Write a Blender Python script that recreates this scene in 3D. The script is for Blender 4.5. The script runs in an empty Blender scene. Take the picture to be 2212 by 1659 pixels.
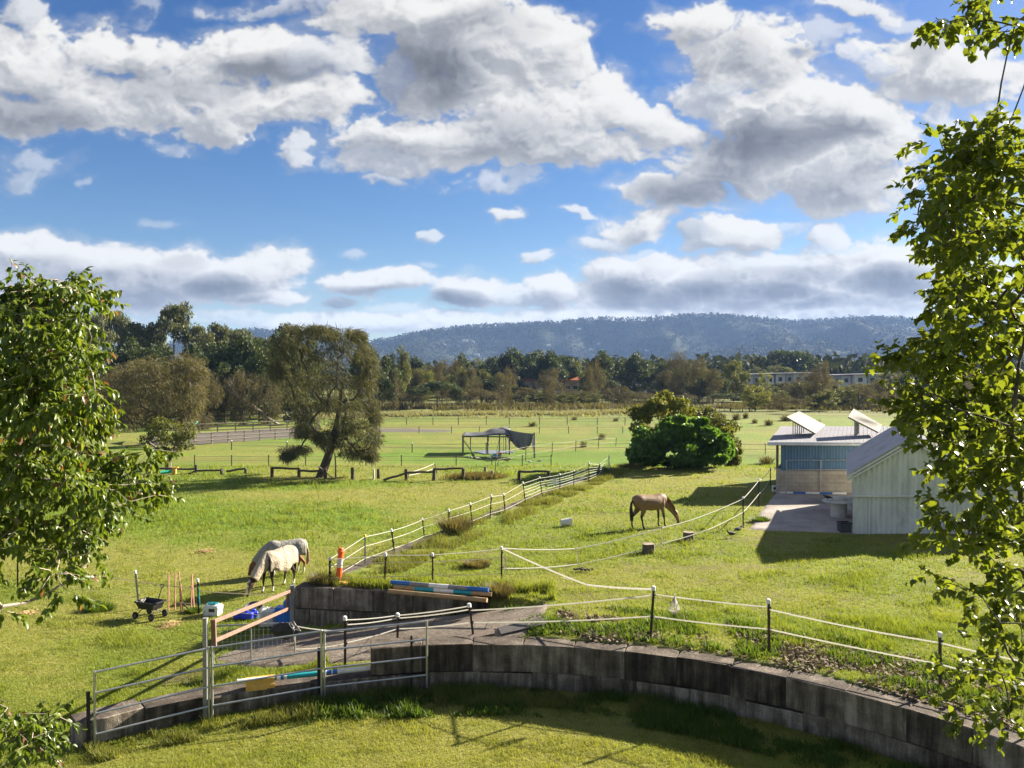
import bpy, bmesh, math, random
import numpy as np
from mathutils import Vector, Matrix
R_ = math.radians
SC = bpy.context.scene
COL = SC.collection
# ------------------------------------------------------------------ camera model (measurements of the photograph)
CAM_H = 6.2
FPX = 1736.0
CX, CY, HORIZON = 1106.0, 829.5, 803.0
PITCH = math.atan((CY - HORIZON) / FPX)
SUN_AZ, SUN_EL = R_(57.0), R_(24.0)

def ray(x, y):
    v = (x - CX) / FPX; w = (CY - y) / FPX
    return np.array([v, math.cos(PITCH) + w * math.sin(PITCH), -math.sin(PITCH) + w * math.cos(PITCH)])
def at_z(x, y, z):
    d = ray(x, y); t = (z - CAM_H) / d[2]
    return np.array([0, 0, CAM_H]) + d * t
def at_y(x, y, Y):
    d = ray(x, y); t = Y / d[1]
    return np.array([0, 0, CAM_H]) + d * t

# ------------------------------------------------------------------ noise in numpy
def vnoise(x, y, seed=0):
    x = np.asarray(x, float); y = np.asarray(y, float)
    xi = np.floor(x).astype(np.int64); yi = np.floor(y).astype(np.int64)
    fx = x - xi; fy = y - yi
    fx = fx * fx * fx * (fx * (fx * 6 - 15) + 10); fy = fy * fy * fy * (fy * (fy * 6 - 15) + 10)
    def h(a, b):
        n = (a * 374761393 + b * 668265263 + seed * 1442695041) & 0x7fffffff
        n = ((n ^ (n >> 13)) * 1274126177) & 0x7fffffff
        n = n ^ (n >> 16)
        return (n & 0xffff) / 65535.0
    return (h(xi, yi) * (1 - fx) + h(xi + 1, yi) * fx) * (1 - fy) + (h(xi, yi + 1) * (1 - fx) + h(xi + 1, yi + 1) * fx) * fy
def fbm(x, y, octv=4, seed=0, gain=.5):
    a, s, t = 1.0, 0.0, 0.0
    for k in range(octv):
        s = s + a * vnoise(x * 2 ** k + 17.3 * k, y * 2 ** k - 9.1 * k, seed + k); t += a; a *= gain
    return s / t
def sstep(a, b, x):
    t = np.clip((x - a) / (b - a), 0, 1); return t * t * (3 - 2 * t)

# ------------------------------------------------------------------ terrain
YC = np.array([-0.635, 7.55])          # centre of the round yard
def wall_r(th):                        # radius of the wall's inner face; the low end flares out
    return 10.65 + 0.5 * np.clip((np.degrees(th) - 108) / 26.0, 0, 1.3) ** 1.3
FA, FB = np.array([-5.75, 23.3]), np.array([6.3, 51.5])     # retained edge under the long fence
PADDOCK = np.array([(0.8, 16.5), (8.5, 11.0), (9.5, 2.0), (90, 2), (90, 55), (6.6, 55), FB, FA, (-0.6, 22.3), (0.8, 21.6)])
def poly_sd(px, py, poly):
    d = np.full(np.shape(px), 1e9); inside = np.zeros(np.shape(px), bool)
    n = len(poly)
    for i in range(n):
        ax, ay = poly[i]; bx, by = poly[(i + 1) % n]
        ex, ey = bx - ax, by - ay
        t = np.clip(((px - ax) * ex + (py - ay) * ey) / (ex * ex + ey * ey), 0, 1)
        d = np.minimum(d, np.hypot(px - ax - t * ex, py - ay - t * ey))
        c = ((ay > py) != (by > py)) & (px < (bx - ax) * (py - ay) / (by - ay + 1e-12) + ax)
        inside ^= c
    return np.where(inside, d, -d)
def ZT(x, y):
    x = np.asarray(x, float); y = np.asarray(y, float)
    und = (fbm(x * .11, y * .11, 3, 5) - .5) * .22 + (fbm(x * .6, y * .6, 2, 9) - .5) * .05
    far = sstep(60, 140, y)
    left = -1.22 + und + .12 * (1 - sstep(14, 24, y)) + (fbm(x * .02, y * .02, 3, 8) - .5) * .5 * far
    ramp = np.clip(-1.25 * (0.8 - x) / 8.0, -1.25, 0)
    inramp = sstep(-8.6, -6.6, x) * (1 - sstep(22.2, 22.6, y + .15 * (x + 6))) * (x < 2.5)
    base = left * (1 - inramp) + ramp * inramp
    sd = poly_sd(x, y, PADDOCK)
    up = und * .55 + .0
    w = np.where(y > 52, 7.0, .45)
    k = sstep(-w, np.where(y > 52, 4.0, .0), sd)
    k = np.where((y < 22.6) & (x < 0.9), np.where(inramp > .5, 0, k), k)
    z = base * (1 - k) + up * k
    r = np.hypot(x - YC[0], y - YC[1]); th = np.arctan2(y - YC[1], x - YC[0])
    th = np.where(th < -2.0, th + 2 * np.pi, th)
    wr = wall_r(th)
    yard = -1.1 + .08 * sstep(8.6, 10.5, r) * (1 - sstep(R_(112), R_(126), th)) + und * .35
    ins = 1 - sstep(wr + .25, wr + .45, r)
    ins = np.where((th > R_(136)) | (th < R_(-10)), 1 - sstep(wr - 2, wr + 2, r), ins)
    return z * (1 - ins) + yard * ins
def zt(x, y): return float(ZT(np.array([x]), np.array([y]))[0])
def ground(x, y, y0=13.0):
    """where the sight line through a measured point of the photograph meets the terrain"""
    d = ray(x, y)
    t = np.arange(y0, 420, .05) if y < 1200 else np.arange(y0, 45, .02)
    t = t / d[1]
    P = d[None, :] * t[:, None]; P[:, 2] += CAM_H
    b = P[:, 2] - ZT(P[:, 0], P[:, 1])
    i = np.argmax(b < 0)
    if b[i] >= 0: return at_z(x, y, -1.22)
    p = P[i].copy(); p[2] = zt(p[0], p[1]); return p

# ------------------------------------------------------------------ nodes
def mat(name):
    m = bpy.data.materials.new(name); m.use_nodes = True
    nt = m.node_tree; nt.nodes.clear()
    return m, NT(nt)
class NT:
    def __init__(s, nt): s.nt = nt
    def n(s, typ, ins=None, **kw):
        nd = s.nt.nodes.new(typ)
        for k, v in kw.items(): setattr(nd, k, v)
        for k, v in (ins or {}).items():
            sock = nd.inputs[k]
            if isinstance(v, bpy.types.NodeSocket): s.nt.links.new(v, sock)
            elif isinstance(v, bpy.types.Node): s.nt.links.new(v.outputs[0], sock)
            else:
                if isinstance(v, (tuple, list)) and len(v) == 3 and sock.type == 'RGBA': v = (*v, 1)
                sock.default_value = v
        return nd
    def math(s, op, a, b=0.0, c=0.0, clamp=False):
        nd = s.n('ShaderNodeMath', {0: a, 1: b, 2: c}, operation=op); nd.use_clamp = clamp; return nd.outputs[0]
    def mix(s, f, a, b, bt='MIX'):
        nd = s.n('ShaderNodeMix', data_type='RGBA', blend_type=bt)
        for k, v in ((0, f), (6, a), (7, b)):
            if isinstance(v, bpy.types.NodeSocket): s.nt.links.new(v, nd.inputs[k])
            else: nd.inputs[k].default_value = (*v, 1) if isinstance(v, (tuple, list)) and len(v) == 3 else v
        return nd.outputs[2]
    def ramp(s, f, stops, interp='LINEAR'):
        nd = s.n('ShaderNodeValToRGB', {0: f}); cr = nd.color_ramp; cr.interpolation = interp
        while len(cr.elements) > 1: cr.elements.remove(cr.elements[-1])
        for i, (p, c) in enumerate(stops):
            e = cr.elements[0] if i == 0 else cr.elements.new(p)
            e.position = p; e.color = (*c, 1) if isinstance(c, (tuple, list)) else (c, c, c, 1)
        return nd.outputs[0]
    def noise(s, vec, scale, detail=4, rough=.55, dist=0.0):
        return s.n('ShaderNodeTexNoise', {'Vector': vec, 'Scale': scale, 'Detail': detail, 'Roughness': rough, 'Distortion': dist}).outputs[0]
    def coord(s, which='Object', scale=None, rot=None):
        c = s.n('ShaderNodeTexCoord').outputs[which]
        if scale is None and rot is None: return c
        return s.n('ShaderNodeMapping', {'Vector': c, 'Scale': scale or (1, 1, 1), 'Rotation': rot or (0, 0, 0)}).outputs[0]
    def pos(s, scale=None):
        c = s.n('ShaderNodeNewGeometry').outputs['Position']
        if scale is None: return c
        return s.n('ShaderNodeMapping', {'Vector': c, 'Scale': scale}).outputs[0]
    def attr(s, name): return s.n('ShaderNodeAttribute', attribute_name=name).outputs['Fac']
    def rnd(s): return s.n('ShaderNodeObjectInfo').outputs['Random']
    def out(s, sh, disp=None):
        o = s.n('ShaderNodeOutputMaterial', {'Surface': sh}); return o
    def bump(s, h, dist, strength=1.0):
        return s.n('ShaderNodeBump', {'Height': h, 'Distance': dist, 'Strength': strength}).outputs[0]
    def pbr(s, col, rough=.7, metal=0.0, nrm=None, spec=.5, **kw):
        d = {'Base Color': col, 'Roughness': rough, 'Metallic': metal, 'Specular IOR Level': spec}
        if nrm is not None: d['Normal'] = nrm
        return s.n('ShaderNodeBsdfPrincipled', d).outputs[0]

_plain = {}
def plain(name, col, rough=.6, metal=0.0, var=.18, scale=6.0, spec=.4, bump=0.0):
    """a painted or raw material with dirt of its own"""
    if name in _plain: return _plain[name]
    m, t = mat(name)
    c = t.coord()
    n1 = t.noise(c, scale, 5, .6); n2 = t.noise(c, scale * 6, 3, .6)
    dark = tuple(v * (1 - var * 1.6) * f for v, f in zip(col, (1, .97, .92))); lite = tuple(min(1, v * (1 + var * .6)) for v in col)
    f = t.math('MULTIPLY_ADD', n2, .4, t.math('MULTIPLY', n1, .6))
    cc = t.ramp(f, [(.32, dark), (.5, col), (.68, lite)])
    nr = t.bump(f, bump) if bump else None
    t.out(t.pbr(cc, rough, metal, nr, spec)); _plain[name] = m
    return m

def leaf_mat(name, c_dark, c_mid, c_lite, trans=.4, rough=.45, spec=.4, tcol=None, shoots=None):
    """foliage: per-leaf colour from the mesh attribute «rnd», some light let through"""
    m, t = mat(name)
    r = t.attr('rnd')
    stops = [(0.0, c_dark), (.5, c_mid), (.92, c_lite)]
    if shoots: stops += [(.955, c_lite), (.965, shoots)]
    col = t.ramp(r, stops)
    n = t.noise(t.coord(), .9, 2, .5)
    col = t.mix(.5, col, t.mix(n, tuple(v * .6 for v in c_mid), tuple(min(1, v * 1.45) for v in c_mid)), 'MIX') if not shoots else col
    a = t.pbr(col, rough, 0, None, spec)
    b = t.n('ShaderNodeBsdfTranslucent', {'Color': t.mix(1.0, col, tcol or (1.25, 1.15, .5), 'MULTIPLY')}).outputs[0]
    t.out(t.n('ShaderNodeMixShader', {0: trans, 1: a, 2: b}).outputs[0])
    return m

# ------------------------------------------------------------------ objects
def props(o, label=None, cat=None, group=None, kind=None):
    if label: o['label'] = label
    if cat: o['category'] = cat
    if group: o['group'] = group
    if kind: o['kind'] = kind
    return o
def thing(name, label, cat, loc=(0, 0, 0), rz=0.0, group=None):
    o = bpy.data.objects.new(name, None); COL.objects.link(o)
    o.empty_display_size = .1
    o.location = [float(v) for v in loc]; o.rotation_euler = (0, 0, rz)
    return props(o, label, cat, group)
def mesh_np(name, V, F, material, parent=None, smooth=False, rnd=None, extra=None):
    """V (n,3); F list of index arrays (each (m,k)) or one array"""
    me = bpy.data.meshes.new(name)
    V = np.asarray(V, np.float32)
    Fs = F if isinstance(F, list) else [F]
    Fs = [np.asarray(f, np.int32) for f in Fs if len(f)]
    loops = np.concatenate([f.ravel() for f in Fs]); tot = np.concatenate([np.full(len(f), f.shape[1], np.int32) for f in Fs])
    me.vertices.add(len(V)); me.vertices.foreach_set('co', V.ravel())
    me.loops.add(len(loops)); me.loops.foreach_set('vertex_index', loops)
    me.polygons.add(len(tot)); st = np.zeros(len(tot), np.int32); st[1:] = np.cumsum(tot)[:-1]
    me.polygons.foreach_set('loop_start', st)
    me.polygons.foreach_set('loop_total', tot)
    if smooth: me.polygons.foreach_set('use_smooth', np.ones(len(tot), bool))
    if rnd is not None:
        a = me.attributes.new('rnd', 'FLOAT', 'POINT'); a.data.foreach_set('value', np.asarray(rnd, np.float32))
    for k, v in (extra or {}).items():
        a = me.attributes.new(k, 'FLOAT', 'POINT'); a.data.foreach_set('value', np.asarray(v, np.float32))
    me.update(calc_edges=True); me.validate()
    if material: me.materials.append(material)
    o = bpy.data.objects.new(name, me); COL.objects.link(o)
    if parent: o.parent = parent
    return o
class MB:
    """collects shapes; build() links them as ONE mesh object. Coordinates are the parent's own unless world=True."""
    def __init__(s): s.V = []; s.F = []; s.n = 0; s.rng = random.Random(7)
    def add(s, V, F):
        V = np.asarray(V, float).reshape(-1, 3)
        s.V.append(V); s.F += [tuple(int(i) + s.n for i in f) for f in F]; s.n += len(V); return s
    def box(s, c, size, rot=None, ch=0.0, jit=0.0):
        x, y, z = [v / 2 for v in size]
        if ch:
            bm = bmesh.new(); bmesh.ops.create_cube(bm, size=1.0)
            for v in bm.verts: v.co = Vector((v.co.x * size[0], v.co.y * size[1], v.co.z * size[2]))
            bmesh.ops.bevel(bm, geom=bm.edges[:], offset=ch, segments=1, affect='EDGES', profile=.5)
            bm.verts.index_update()
            V = np.array([v.co[:] for v in bm.verts]); F = [[v.index for v in f.verts] for f in bm.faces]; bm.free()
        else:
            V = np.array([(a, b, d) for a in (-x, x) for b in (-y, y) for d in (-z, z)])
            F = [(0, 1, 3, 2), (4, 6, 7, 5), (0, 4, 5, 1), (2, 3, 7, 6), (0, 2, 6, 4), (1, 5, 7, 3)]
        if jit: V = V + np.array([[s.rng.uniform(-jit, jit) for _ in range(3)] for _ in V])
        if rot is not None: V = V @ np.array(rot.to_matrix() if hasattr(rot, 'to_matrix') else rot).T
        return s.add(V + np.array(c), F)
    def tube(s, P, r, k=8, cap=True, flat=None):
        P = np.asarray(P, float); n = len(P)
        r = np.full(n, r, float) if np.isscalar(r) else np.asarray(r, float)
        T = np.gradient(P, axis=0); T /= np.linalg.norm(T, axis=1)[:, None] + 1e-12
        up = np.array([0, 0, 1.0]) if abs(T[0, 2]) < .9 else np.array([1.0, 0, 0])
        V = []
        for i in range(n):
            a = np.cross(T[i], up); a /= np.linalg.norm(a) + 1e-12; b = np.cross(a, T[i]); up = b
            for j in range(k):
                t = 2 * math.pi * j / k
                fa, fb = (1, 1) if flat is None else flat
                V.append(P[i] + r[i] * (math.cos(t) * a * fa + math.sin(t) * b * fb))
        F = [(i * k + j, i * k + (j + 1) % k, (i + 1) * k + (j + 1) % k, (i + 1) * k + j) for i in range(n - 1) for j in range(k)]
        if cap: F += [tuple(reversed(range(k))), tuple((n - 1) * k + j for j in range(k))]
        return s.add(V, F)
    def lathe(s, prof, c=(0, 0, 0), k=16, rot=None, cap=True):
        V = []; n = len(prof)
        for (r, z) in prof:
            for j in range(k):
                t = 2 * math.pi * j / k; V.append((r * math.cos(t), r * math.sin(t), z))
        V = np.array(V)
        if rot is not None: V = V @ np.array(rot.to_matrix() if hasattr(rot, 'to_matrix') else rot).T
        F = [(i * k + j, i * k + (j + 1) % k, (i + 1) * k + (j + 1) % k, (i + 1) * k + j) for i in range(n - 1) for j in range(k)]
        if cap: F += [tuple(reversed(range(k))), tuple((n - 1) * k + j for j in range(k))]
        return s.add(V + np.array(c), F)
    def build(s, name, material, parent=None, world=False, smooth=False):
        V = np.concatenate(s.V)
        if world and parent is not None:
            L = np.array(parent.location); a = parent.rotation_euler[2]
            V = V - L; ca, sa = math.cos(-a), math.sin(-a)
            V = np.stack([V[:, 0] * ca - V[:, 1] * sa, V[:, 0] * sa + V[:, 1] * ca, V[:, 2]], 1)
        me = bpy.data.meshes.new(name); me.from_pydata(V.tolist(), [], s.F); me.update()
        if smooth:
            me.polygons.foreach_set('use_smooth', np.ones(len(me.polygons), bool))
            try: me.set_sharp_from_angle(angle=R_(40))
            except Exception: pass
        if material: me.materials.append(material)
        o = bpy.data.objects.new(name, me); COL.objects.link(o)
        if parent is not None: o.parent = parent
        return o
def copy_tree(o, parent=None):
    c = o.copy(); COL.objects.link(c)
    if parent is not None: c.parent = parent
    for ch in KIDS.get(o.name, []): copy_tree(ch, c)
    return c
KIDS = {}
def remember(o):
    KIDS[o.name] = [c for c in bpy.data.objects if c.parent == o]
    for c in KIDS[o.name]: remember(c)
_o = 'first second third fourth fifth sixth seventh eighth ninth tenth eleventh twelfth thirteenth fourteenth fifteenth sixteenth seventeenth eighteenth nineteenth'.split()
_t = 'twenty thirty forty fifty sixty seventy eighty ninety'.split()
ORD = _o + [w for t_ in _t for w in [t_[:-1] + 'ieth'] + [t_ + '-' + q for q in _o[:9]]]
# ------------------------------------------------------------------ camera, sun, sky with clouds, air
cam = bpy.data.cameras.new('camera'); cam_o = bpy.data.objects.new('camera', cam); COL.objects.link(cam_o)
cam.sensor_width = 36.0; cam.lens = 36.0 * FPX / 2212.0
cam.clip_start = .1; cam.clip_end = 20000
cam_o.location = (0, 0, CAM_H); cam_o.rotation_euler = (math.pi / 2 - PITCH, 0, 0)
SC.camera = cam_o
sun = bpy.data.lights.new('sun', 'SUN'); sun_o = bpy.data.objects.new('sun', sun); COL.objects.link(sun_o)
sun.energy = 5.0; sun.angle = R_(.5); sun.color = (1.0, .90, .74)
sdir = Vector((math.cos(SUN_EL) * math.sin(SUN_AZ), math.cos(SUN_EL) * math.cos(SUN_AZ), math.sin(SUN_EL)))
sun_o.rotation_euler = (-sdir).to_track_quat('-Z', 'Y').to_euler(); sun_o.location = (40, 30, 30)
SC.view_settings.view_transform = 'Standard'; SC.view_settings.look = 'None'
SC.view_settings.exposure = 2.08; SC.view_settings.gamma = 1.0
SC.view_settings.use_curve_mapping = False

# the clouds of the day, each puff by its direction from the paddock (measured), density and self-shading computed here
PUFFS = [  # x, y, rx, ry, strength
 (60,150,150,75,1),(270,115,150,58,1),(200,235,260,62,1),(450,200,190,75,1),(560,120,170,65,1),(690,125,110,55,.9),(620,220,150,60,1),(470,262,150,42,1),(30,265,130,55,1),
 (60,372,70,30,.45),(15,40,45,40,.8),(275,20,40,22,.35),(365,315,50,22,.45),(195,408,20,9,.3),
 (640,8,200,26,.6),(900,25,250,70,1),(1000,100,200,95,1),(1080,160,150,70,1),(830,170,60,50,.8),(1180,95,105,85,1),(950,190,150,55,1),
 (1000,292,280,55,1),(1150,262,220,82,1),(1270,225,130,75,1),(1400,250,95,45,1),(1250,310,200,42,1),(850,335,130,35,.9),(655,338,34,40,.8),(845,380,60,14,.7),
 (1490,42,88,45,1),(1640,125,160,80,1),(1560,195,100,42,.9),(1740,100,80,40,.6),(1700,255,200,85,1),(1850,250,105,65,1),(1600,340,190,72,1),(1450,412,135,50,1),(1820,385,140,85,1),(1880,305,85,85,1),
 (2000,145,170,68,1),(2120,175,110,68,1),(1880,160,70,32,.8),(1850,22,110,28,.9),(2040,262,60,40,.8),(1950,50,70,22,.6),(2150,270,80,45,.7),(2100,420,120,70,.6),
 (1380,492,85,40,1),(1310,530,60,22,.8),(1600,500,100,42,1),(1530,522,60,32,.9),(1800,512,50,32,.9),(1700,485,60,18,.5),(1080,392,90,26,.6),(1120,368,60,20,.6),
 (1100,470,50,17,.9),(1255,475,26,12,.8),(920,525,20,9,.7),(1168,562,42,13,.8),(350,485,40,14,.3),(770,550,30,12,.4),(925,575,20,8,.3),
 (60,540,140,52,1),(180,572,200,56,1),(350,590,200,56,1),(500,598,170,50,1),(580,570,105,38,1),(250,640,260,46,1),(560,640,110,28,1),(60,620,120,60,1),
 (780,612,80,30,1),(870,607,80,25,1),(1020,630,92,40,1),(1200,632,62,36,1),(1110,640,70,26,.9),(735,655,42,12,.8),
 (1400,600,130,50,1),(1550,600,150,45,1),(1700,598,180,50,1),(1850,575,170,62,1),(1980,600,100,66,1),(1500,645,300,42,1),(1800,650,250,42,1),(1330,585,70,34,1),(1440,575,60,30,1),(1500,600,80,40,1),(1620,568,90,34,.9),(1720,560,70,30,.9),(1380,560,120,16,.5),(1820,540,120,24,.7),(2120,620,140,70,.9),
 (700,698,190,26,.95),(960,698,240,30,.95),(1300,684,270,28,.95),(1700,686,330,28,.95),(1500,690,260,24,.9),(520,690,120,18,.6),(860,665,80,14,.5),(2100,690,160,30,.8),(150,700,200,26,.7)]
GREY = [(590,150,100,34,.8),(60,250,130,42,.8),(330,185,130,30,.55),(440,190,90,30,.5),(920,150,125,65,1.1),(860,180,70,40,.7),(1040,60,110,40,.45),(830,320,100,24,.7),(1090,275,110,28,.4),(1000,310,120,20,.3),
 (1630,308,150,40,1.15),(1480,412,110,30,1),(1560,350,90,26,.8),(1780,280,110,22,.6),(1590,115,80,40,.45),(1800,400,90,40,.45),(1990,112,50,22,.6),(1480,505,60,16,.5),
 (470,618,70,26,1.0),(180,606,110,24,.6),(300,640,100,24,.75),(60,600,60,20,.4),(540,640,40,14,.6),(400,570,50,16,.45),(100,575,100,22,.4),(350,600,100,22,.5),(985,648,62,20,1.1),(735,656,40,11,1.1),(790,628,60,10,.5),(1180,650,60,16,.6),
 (1345,635,55,26,1.1),(1440,648,60,16,.8),(1520,628,70,22,1.0),(1600,648,70,16,.8),(1680,632,80,20,1.1),(1760,655,60,14,.9),(1920,612,95,34,1.0),(1780,650,140,16,.7),(1550,600,60,14,.5),(1730,590,110,16,.5),(640,18,140,16,.4)]
def cloud_image():
    AZ0, AZ1, EL0, EL1 = -62.0, 62.0, -1.0, 55.0
    W, Hh = 1984, 896
    az = np.radians(AZ0 + (np.arange(W) + .5) / W * (AZ1 - AZ0))[None, :]
    el = np.radians(EL0 + (np.arange(Hh) + .5) / Hh * (EL1 - EL0))[:, None]
    dx = np.cos(el) * np.sin(az); dy = np.cos(el) * np.cos(az); dz = np.sin(el) + 0 * az
    fw = dy * math.cos(PITCH) - dz * math.sin(PITCH); upv = dy * math.sin(PITCH) + dz * math.cos(PITCH)
    X = CX + FPX * dx / fw; Y = CY - FPX * upv / fw
    sc = np.clip((HORIZON + 60 - Y) / 560, .22, 1.0)      # clouds shrink toward the horizon
    def warp(seed, f, amp):
        u, v = X / f, Y / f
        return (fbm(u, v * 1.5, 5, seed, .55) - .5) * amp, (fbm(u + 31, v * 1.5 + 7, 5, seed + 50, .55) - .5) * amp
    wx, wy = warp(3, 150., 150.); wx2, wy2 = warp(21, 46., 44.)
    Xw = X + (wx + wx2) * sc; Yw = Y + (wy + wy2) * sc * .75
    puffs = list(PUFFS)
    rg = random.Random(12)
    for k in range(90):                                     # the sky goes on outside the picture
        px = rg.choice([rg.uniform(-2600, -120), rg.uniform(2330, 4800), rg.uniform(-200, 2400)])
        py = rg.uniform(-1600, 640) if not -150 < px < 2360 else rg.uniform(-1700, -80)
        s = .45 + .55 * max(0, (640 - py) / 640)
        puffs.append((px, py, rg.uniform(90, 260) * s, rg.uniform(30, 90) * s, rg.uniform(.7, 1)))
    F = np.full(X.shape, -2.0); F2 = np.zeros(X.shape); ST = np.zeros(X.shape)
    for (px, py, rx, ry, st) in puffs:
        q = ((Xw - px) / rx) ** 2 + ((Yw - py) / ry) ** 2
        f = st * (1.0 - q) * .75
        ST = np.where(f > F, st, ST); F = np.maximum(F, f)
        F2 += np.maximum(0, 1 - q) * st
    k_ = sstep(.25, .8, sc)
    big = np.abs(fbm(Xw / 85., Yw / 62., 5, 77, .55) - .5) * 2; small = np.abs(fbm(X / 34., Y / 22., 4, 78, .55) - .5) * 2
    bil = small * (1 - k_) + big * k_
    fine = fbm(Xw / 15. + 9, Yw / 12., 4, 120, .55)
    det = fbm(X / 44., Y / 30., 5, 90, .55)
    dens = F * .9 + .10 + (.26 - bil) * (.28 + .24 * k_) + (det - .5) * (.42 + .2 * k_) + (fine - .5) * (.14 + .16 * k_)
    al = sstep(-.05, .36, dens) ** 1.1 * .985 * np.clip(ST, .2, 1) ** .9
    al = np.maximum(al, .34 * sstep(-.55, .25, F * .8 + (det - .5) * .9 + (big - .3) * .3) * np.clip(ST, .3, 1))
    thick = np.clip(F2, 0, 2) * .45 + np.clip(dens, 0, 1) * .5 + (.3 - bil) * .5
    def shift(A, sx, sy): return np.roll(np.roll(A, -sx, 1), -sy, 0)
    rel = np.zeros_like(thick)
    for k, wgt in ((2, .45), (5, .6), (10, .65), (18, .6), (28, .4)):
        rel += (thick - shift(thick, int(k * .8), int(k * .8))) * wgt   # the sun stands up and to the right
    gy = np.zeros(X.shape)
    for (px, py, rx, ry, st) in GREY:
        q = (((X * .45 + Xw * .55) - px) / (rx * 1.3)) ** 2 + (((Y * .45 + Yw * .55) - py) / (ry * 1.4)) ** 2
        gy = np.maximum(gy, st * np.clip(1 - q, 0, 1) ** .75)
    gy = np.clip(gy * (.85 + .5 * (det - .4)), 0, 1)
    under = np.zeros(X.shape)
    for (px, py, rx, ry, st) in puffs:
        q = ((Xw - px) / rx) ** 2 + ((Yw - py) / ry) ** 2
        under = np.maximum(under, st * np.clip(1.15 - q, 0, 1) * np.clip((Yw - py) / ry + .25, 0, 1))
    lum = .80 + .26 * np.tanh(rel * 1.4) - .24 * under * np.clip(thick, 0, 1) + (det - .5) * .10
    lum = np.clip(lum, .3, 1.0) * (1 - .66 * gy)
    img = np.zeros((Hh, W, 4), np.float32)
    t = np.clip((lum - .3) / .6, 0, 1)
    img[..., 0] = lum * (.86 + .13 * t); img[..., 1] = lum * (.89 + .09 * t); img[..., 2] = lum * (.97 - .03 * t)
    img[..., 3] = al
    return img, (AZ0, AZ1, EL0, EL1)
CL, (AZ0, AZ1, EL0, EL1) = cloud_image()
def to_image(name, A):
    im = bpy.data.images.new(name, A.shape[1], A.shape[0], alpha=True, float_buffer=True)
    im.colorspace_settings.name = 'Non-Color'; im.alpha_mode = 'CHANNEL_PACKED'
    im.pixels.foreach_set(A.astype(np.float32).ravel()); im.update(); return im
w = bpy.data.worlds.new('World'); SC.world = w; w.use_nodes = True
w.node_tree.nodes.clear(); t = NT(w.node_tree)
sky = t.n('ShaderNodeTexSky', sky_type='NISHITA'); sky.sun_disc = False
sky.sun_elevation = SUN_EL; sky.sun_rotation = SUN_AZ; sky.altitude = 20; sky.air_density = 1.0; sky.dust_density = .35; sky.ozone_density = 3.0
gen = t.coord('Generated'); sp = t.n('ShaderNodeSeparateXYZ', {0: gen})
az = t.math('ARCTAN2', sp.outputs[0], sp.outputs[1]); el = t.math('ARCSINE', sp.outputs[2])
u = t.math('DIVIDE', t.math('SUBTRACT', az, R_(AZ0)), R_(AZ1 - AZ0)); v = t.math('DIVIDE', t.math('SUBTRACT', el, R_(EL0)), R_(EL1 - EL0))
uv = t.n('ShaderNodeCombineXYZ', {0: u, 1: v})
tex = t.n('ShaderNodeTexImage', {0: uv}, image=to_image('clouds', CL), extension='MIRROR', interpolation='Cubic')
bg1 = t.n('ShaderNodeBackground', {0: t.n('ShaderNodeHueSaturation', {'Hue': .512, 'Saturation': 1.30, 'Value': .56, 'Color': sky.outputs[0]}).outputs[0], 1: .05})
bg2 = t.n('ShaderNodeBackground', {0: tex.outputs[0], 1: .22})
below = t.math('GREATER_THAN', sp.outputs[2], -.01)
mx = t.n('ShaderNodeMixShader', {0: t.math('MULTIPLY', tex.outputs[1], below), 1: bg1, 2: bg2})
t.n('ShaderNodeOutputWorld', {0: mx})
w.cycles.sampling_method = 'MANUAL'; w.cycles.sample_map_resolution = 1024
cy = SC.cycles
cy.max_bounces = 6; cy.diffuse_bounces = 2; cy.glossy_bounces = 2; cy.transmission_bounces = 4; cy.volume_bounces = 0; cy.transparent_max_bounces = 8
cy.use_denoising = True; cy.caustics_reflective = False; cy.caustics_refractive = False; cy.sample_clamp_indirect = 4.0
# ------------------------------------------------------------------ ground: one sheet to the horizon
def axis(lo, hi, step, far_lo, far_hi, g=1.085):
    a = list(np.arange(lo, hi, step)); s = step; x = a[-1]
    while x < far_hi: s *= g; x += s; a.append(x)
    s = step; x = a[0]; b = []
    while x > far_lo: s *= g; x -= s; b.append(x)
    return np.array(b[::-1] + a)
gx = axis(-20, 26, .17, -4200, 4200); gy = axis(12, 58, .17, -300, 4600)
GX, GY = np.meshgrid(gx, gy)
GZ = ZT(GX, GY)
nx, ny = len(gx), len(gy)
idx = np.arange(nx * ny).reshape(ny, nx)
GF = np.stack([idx[:-1, :-1], idx[:-1, 1:], idx[1:, 1:], idx[1:, :-1]], -1).reshape(-1, 4)
def blob(x, y, cx, cy, rx, ry, rot=0.0, soft=.6):
    c, s = math.cos(rot), math.sin(rot); u = ((x - cx) * c + (y - cy) * s) / rx; v = (-(x - cx) * s + (y - cy) * c) / ry
    q = np.sqrt(u * u + v * v) + (fbm(x * .9, y * .9, 4, 33) - .5) * .9
    return 1 - sstep(1 - soft, 1 + soft * .3, q)
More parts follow.
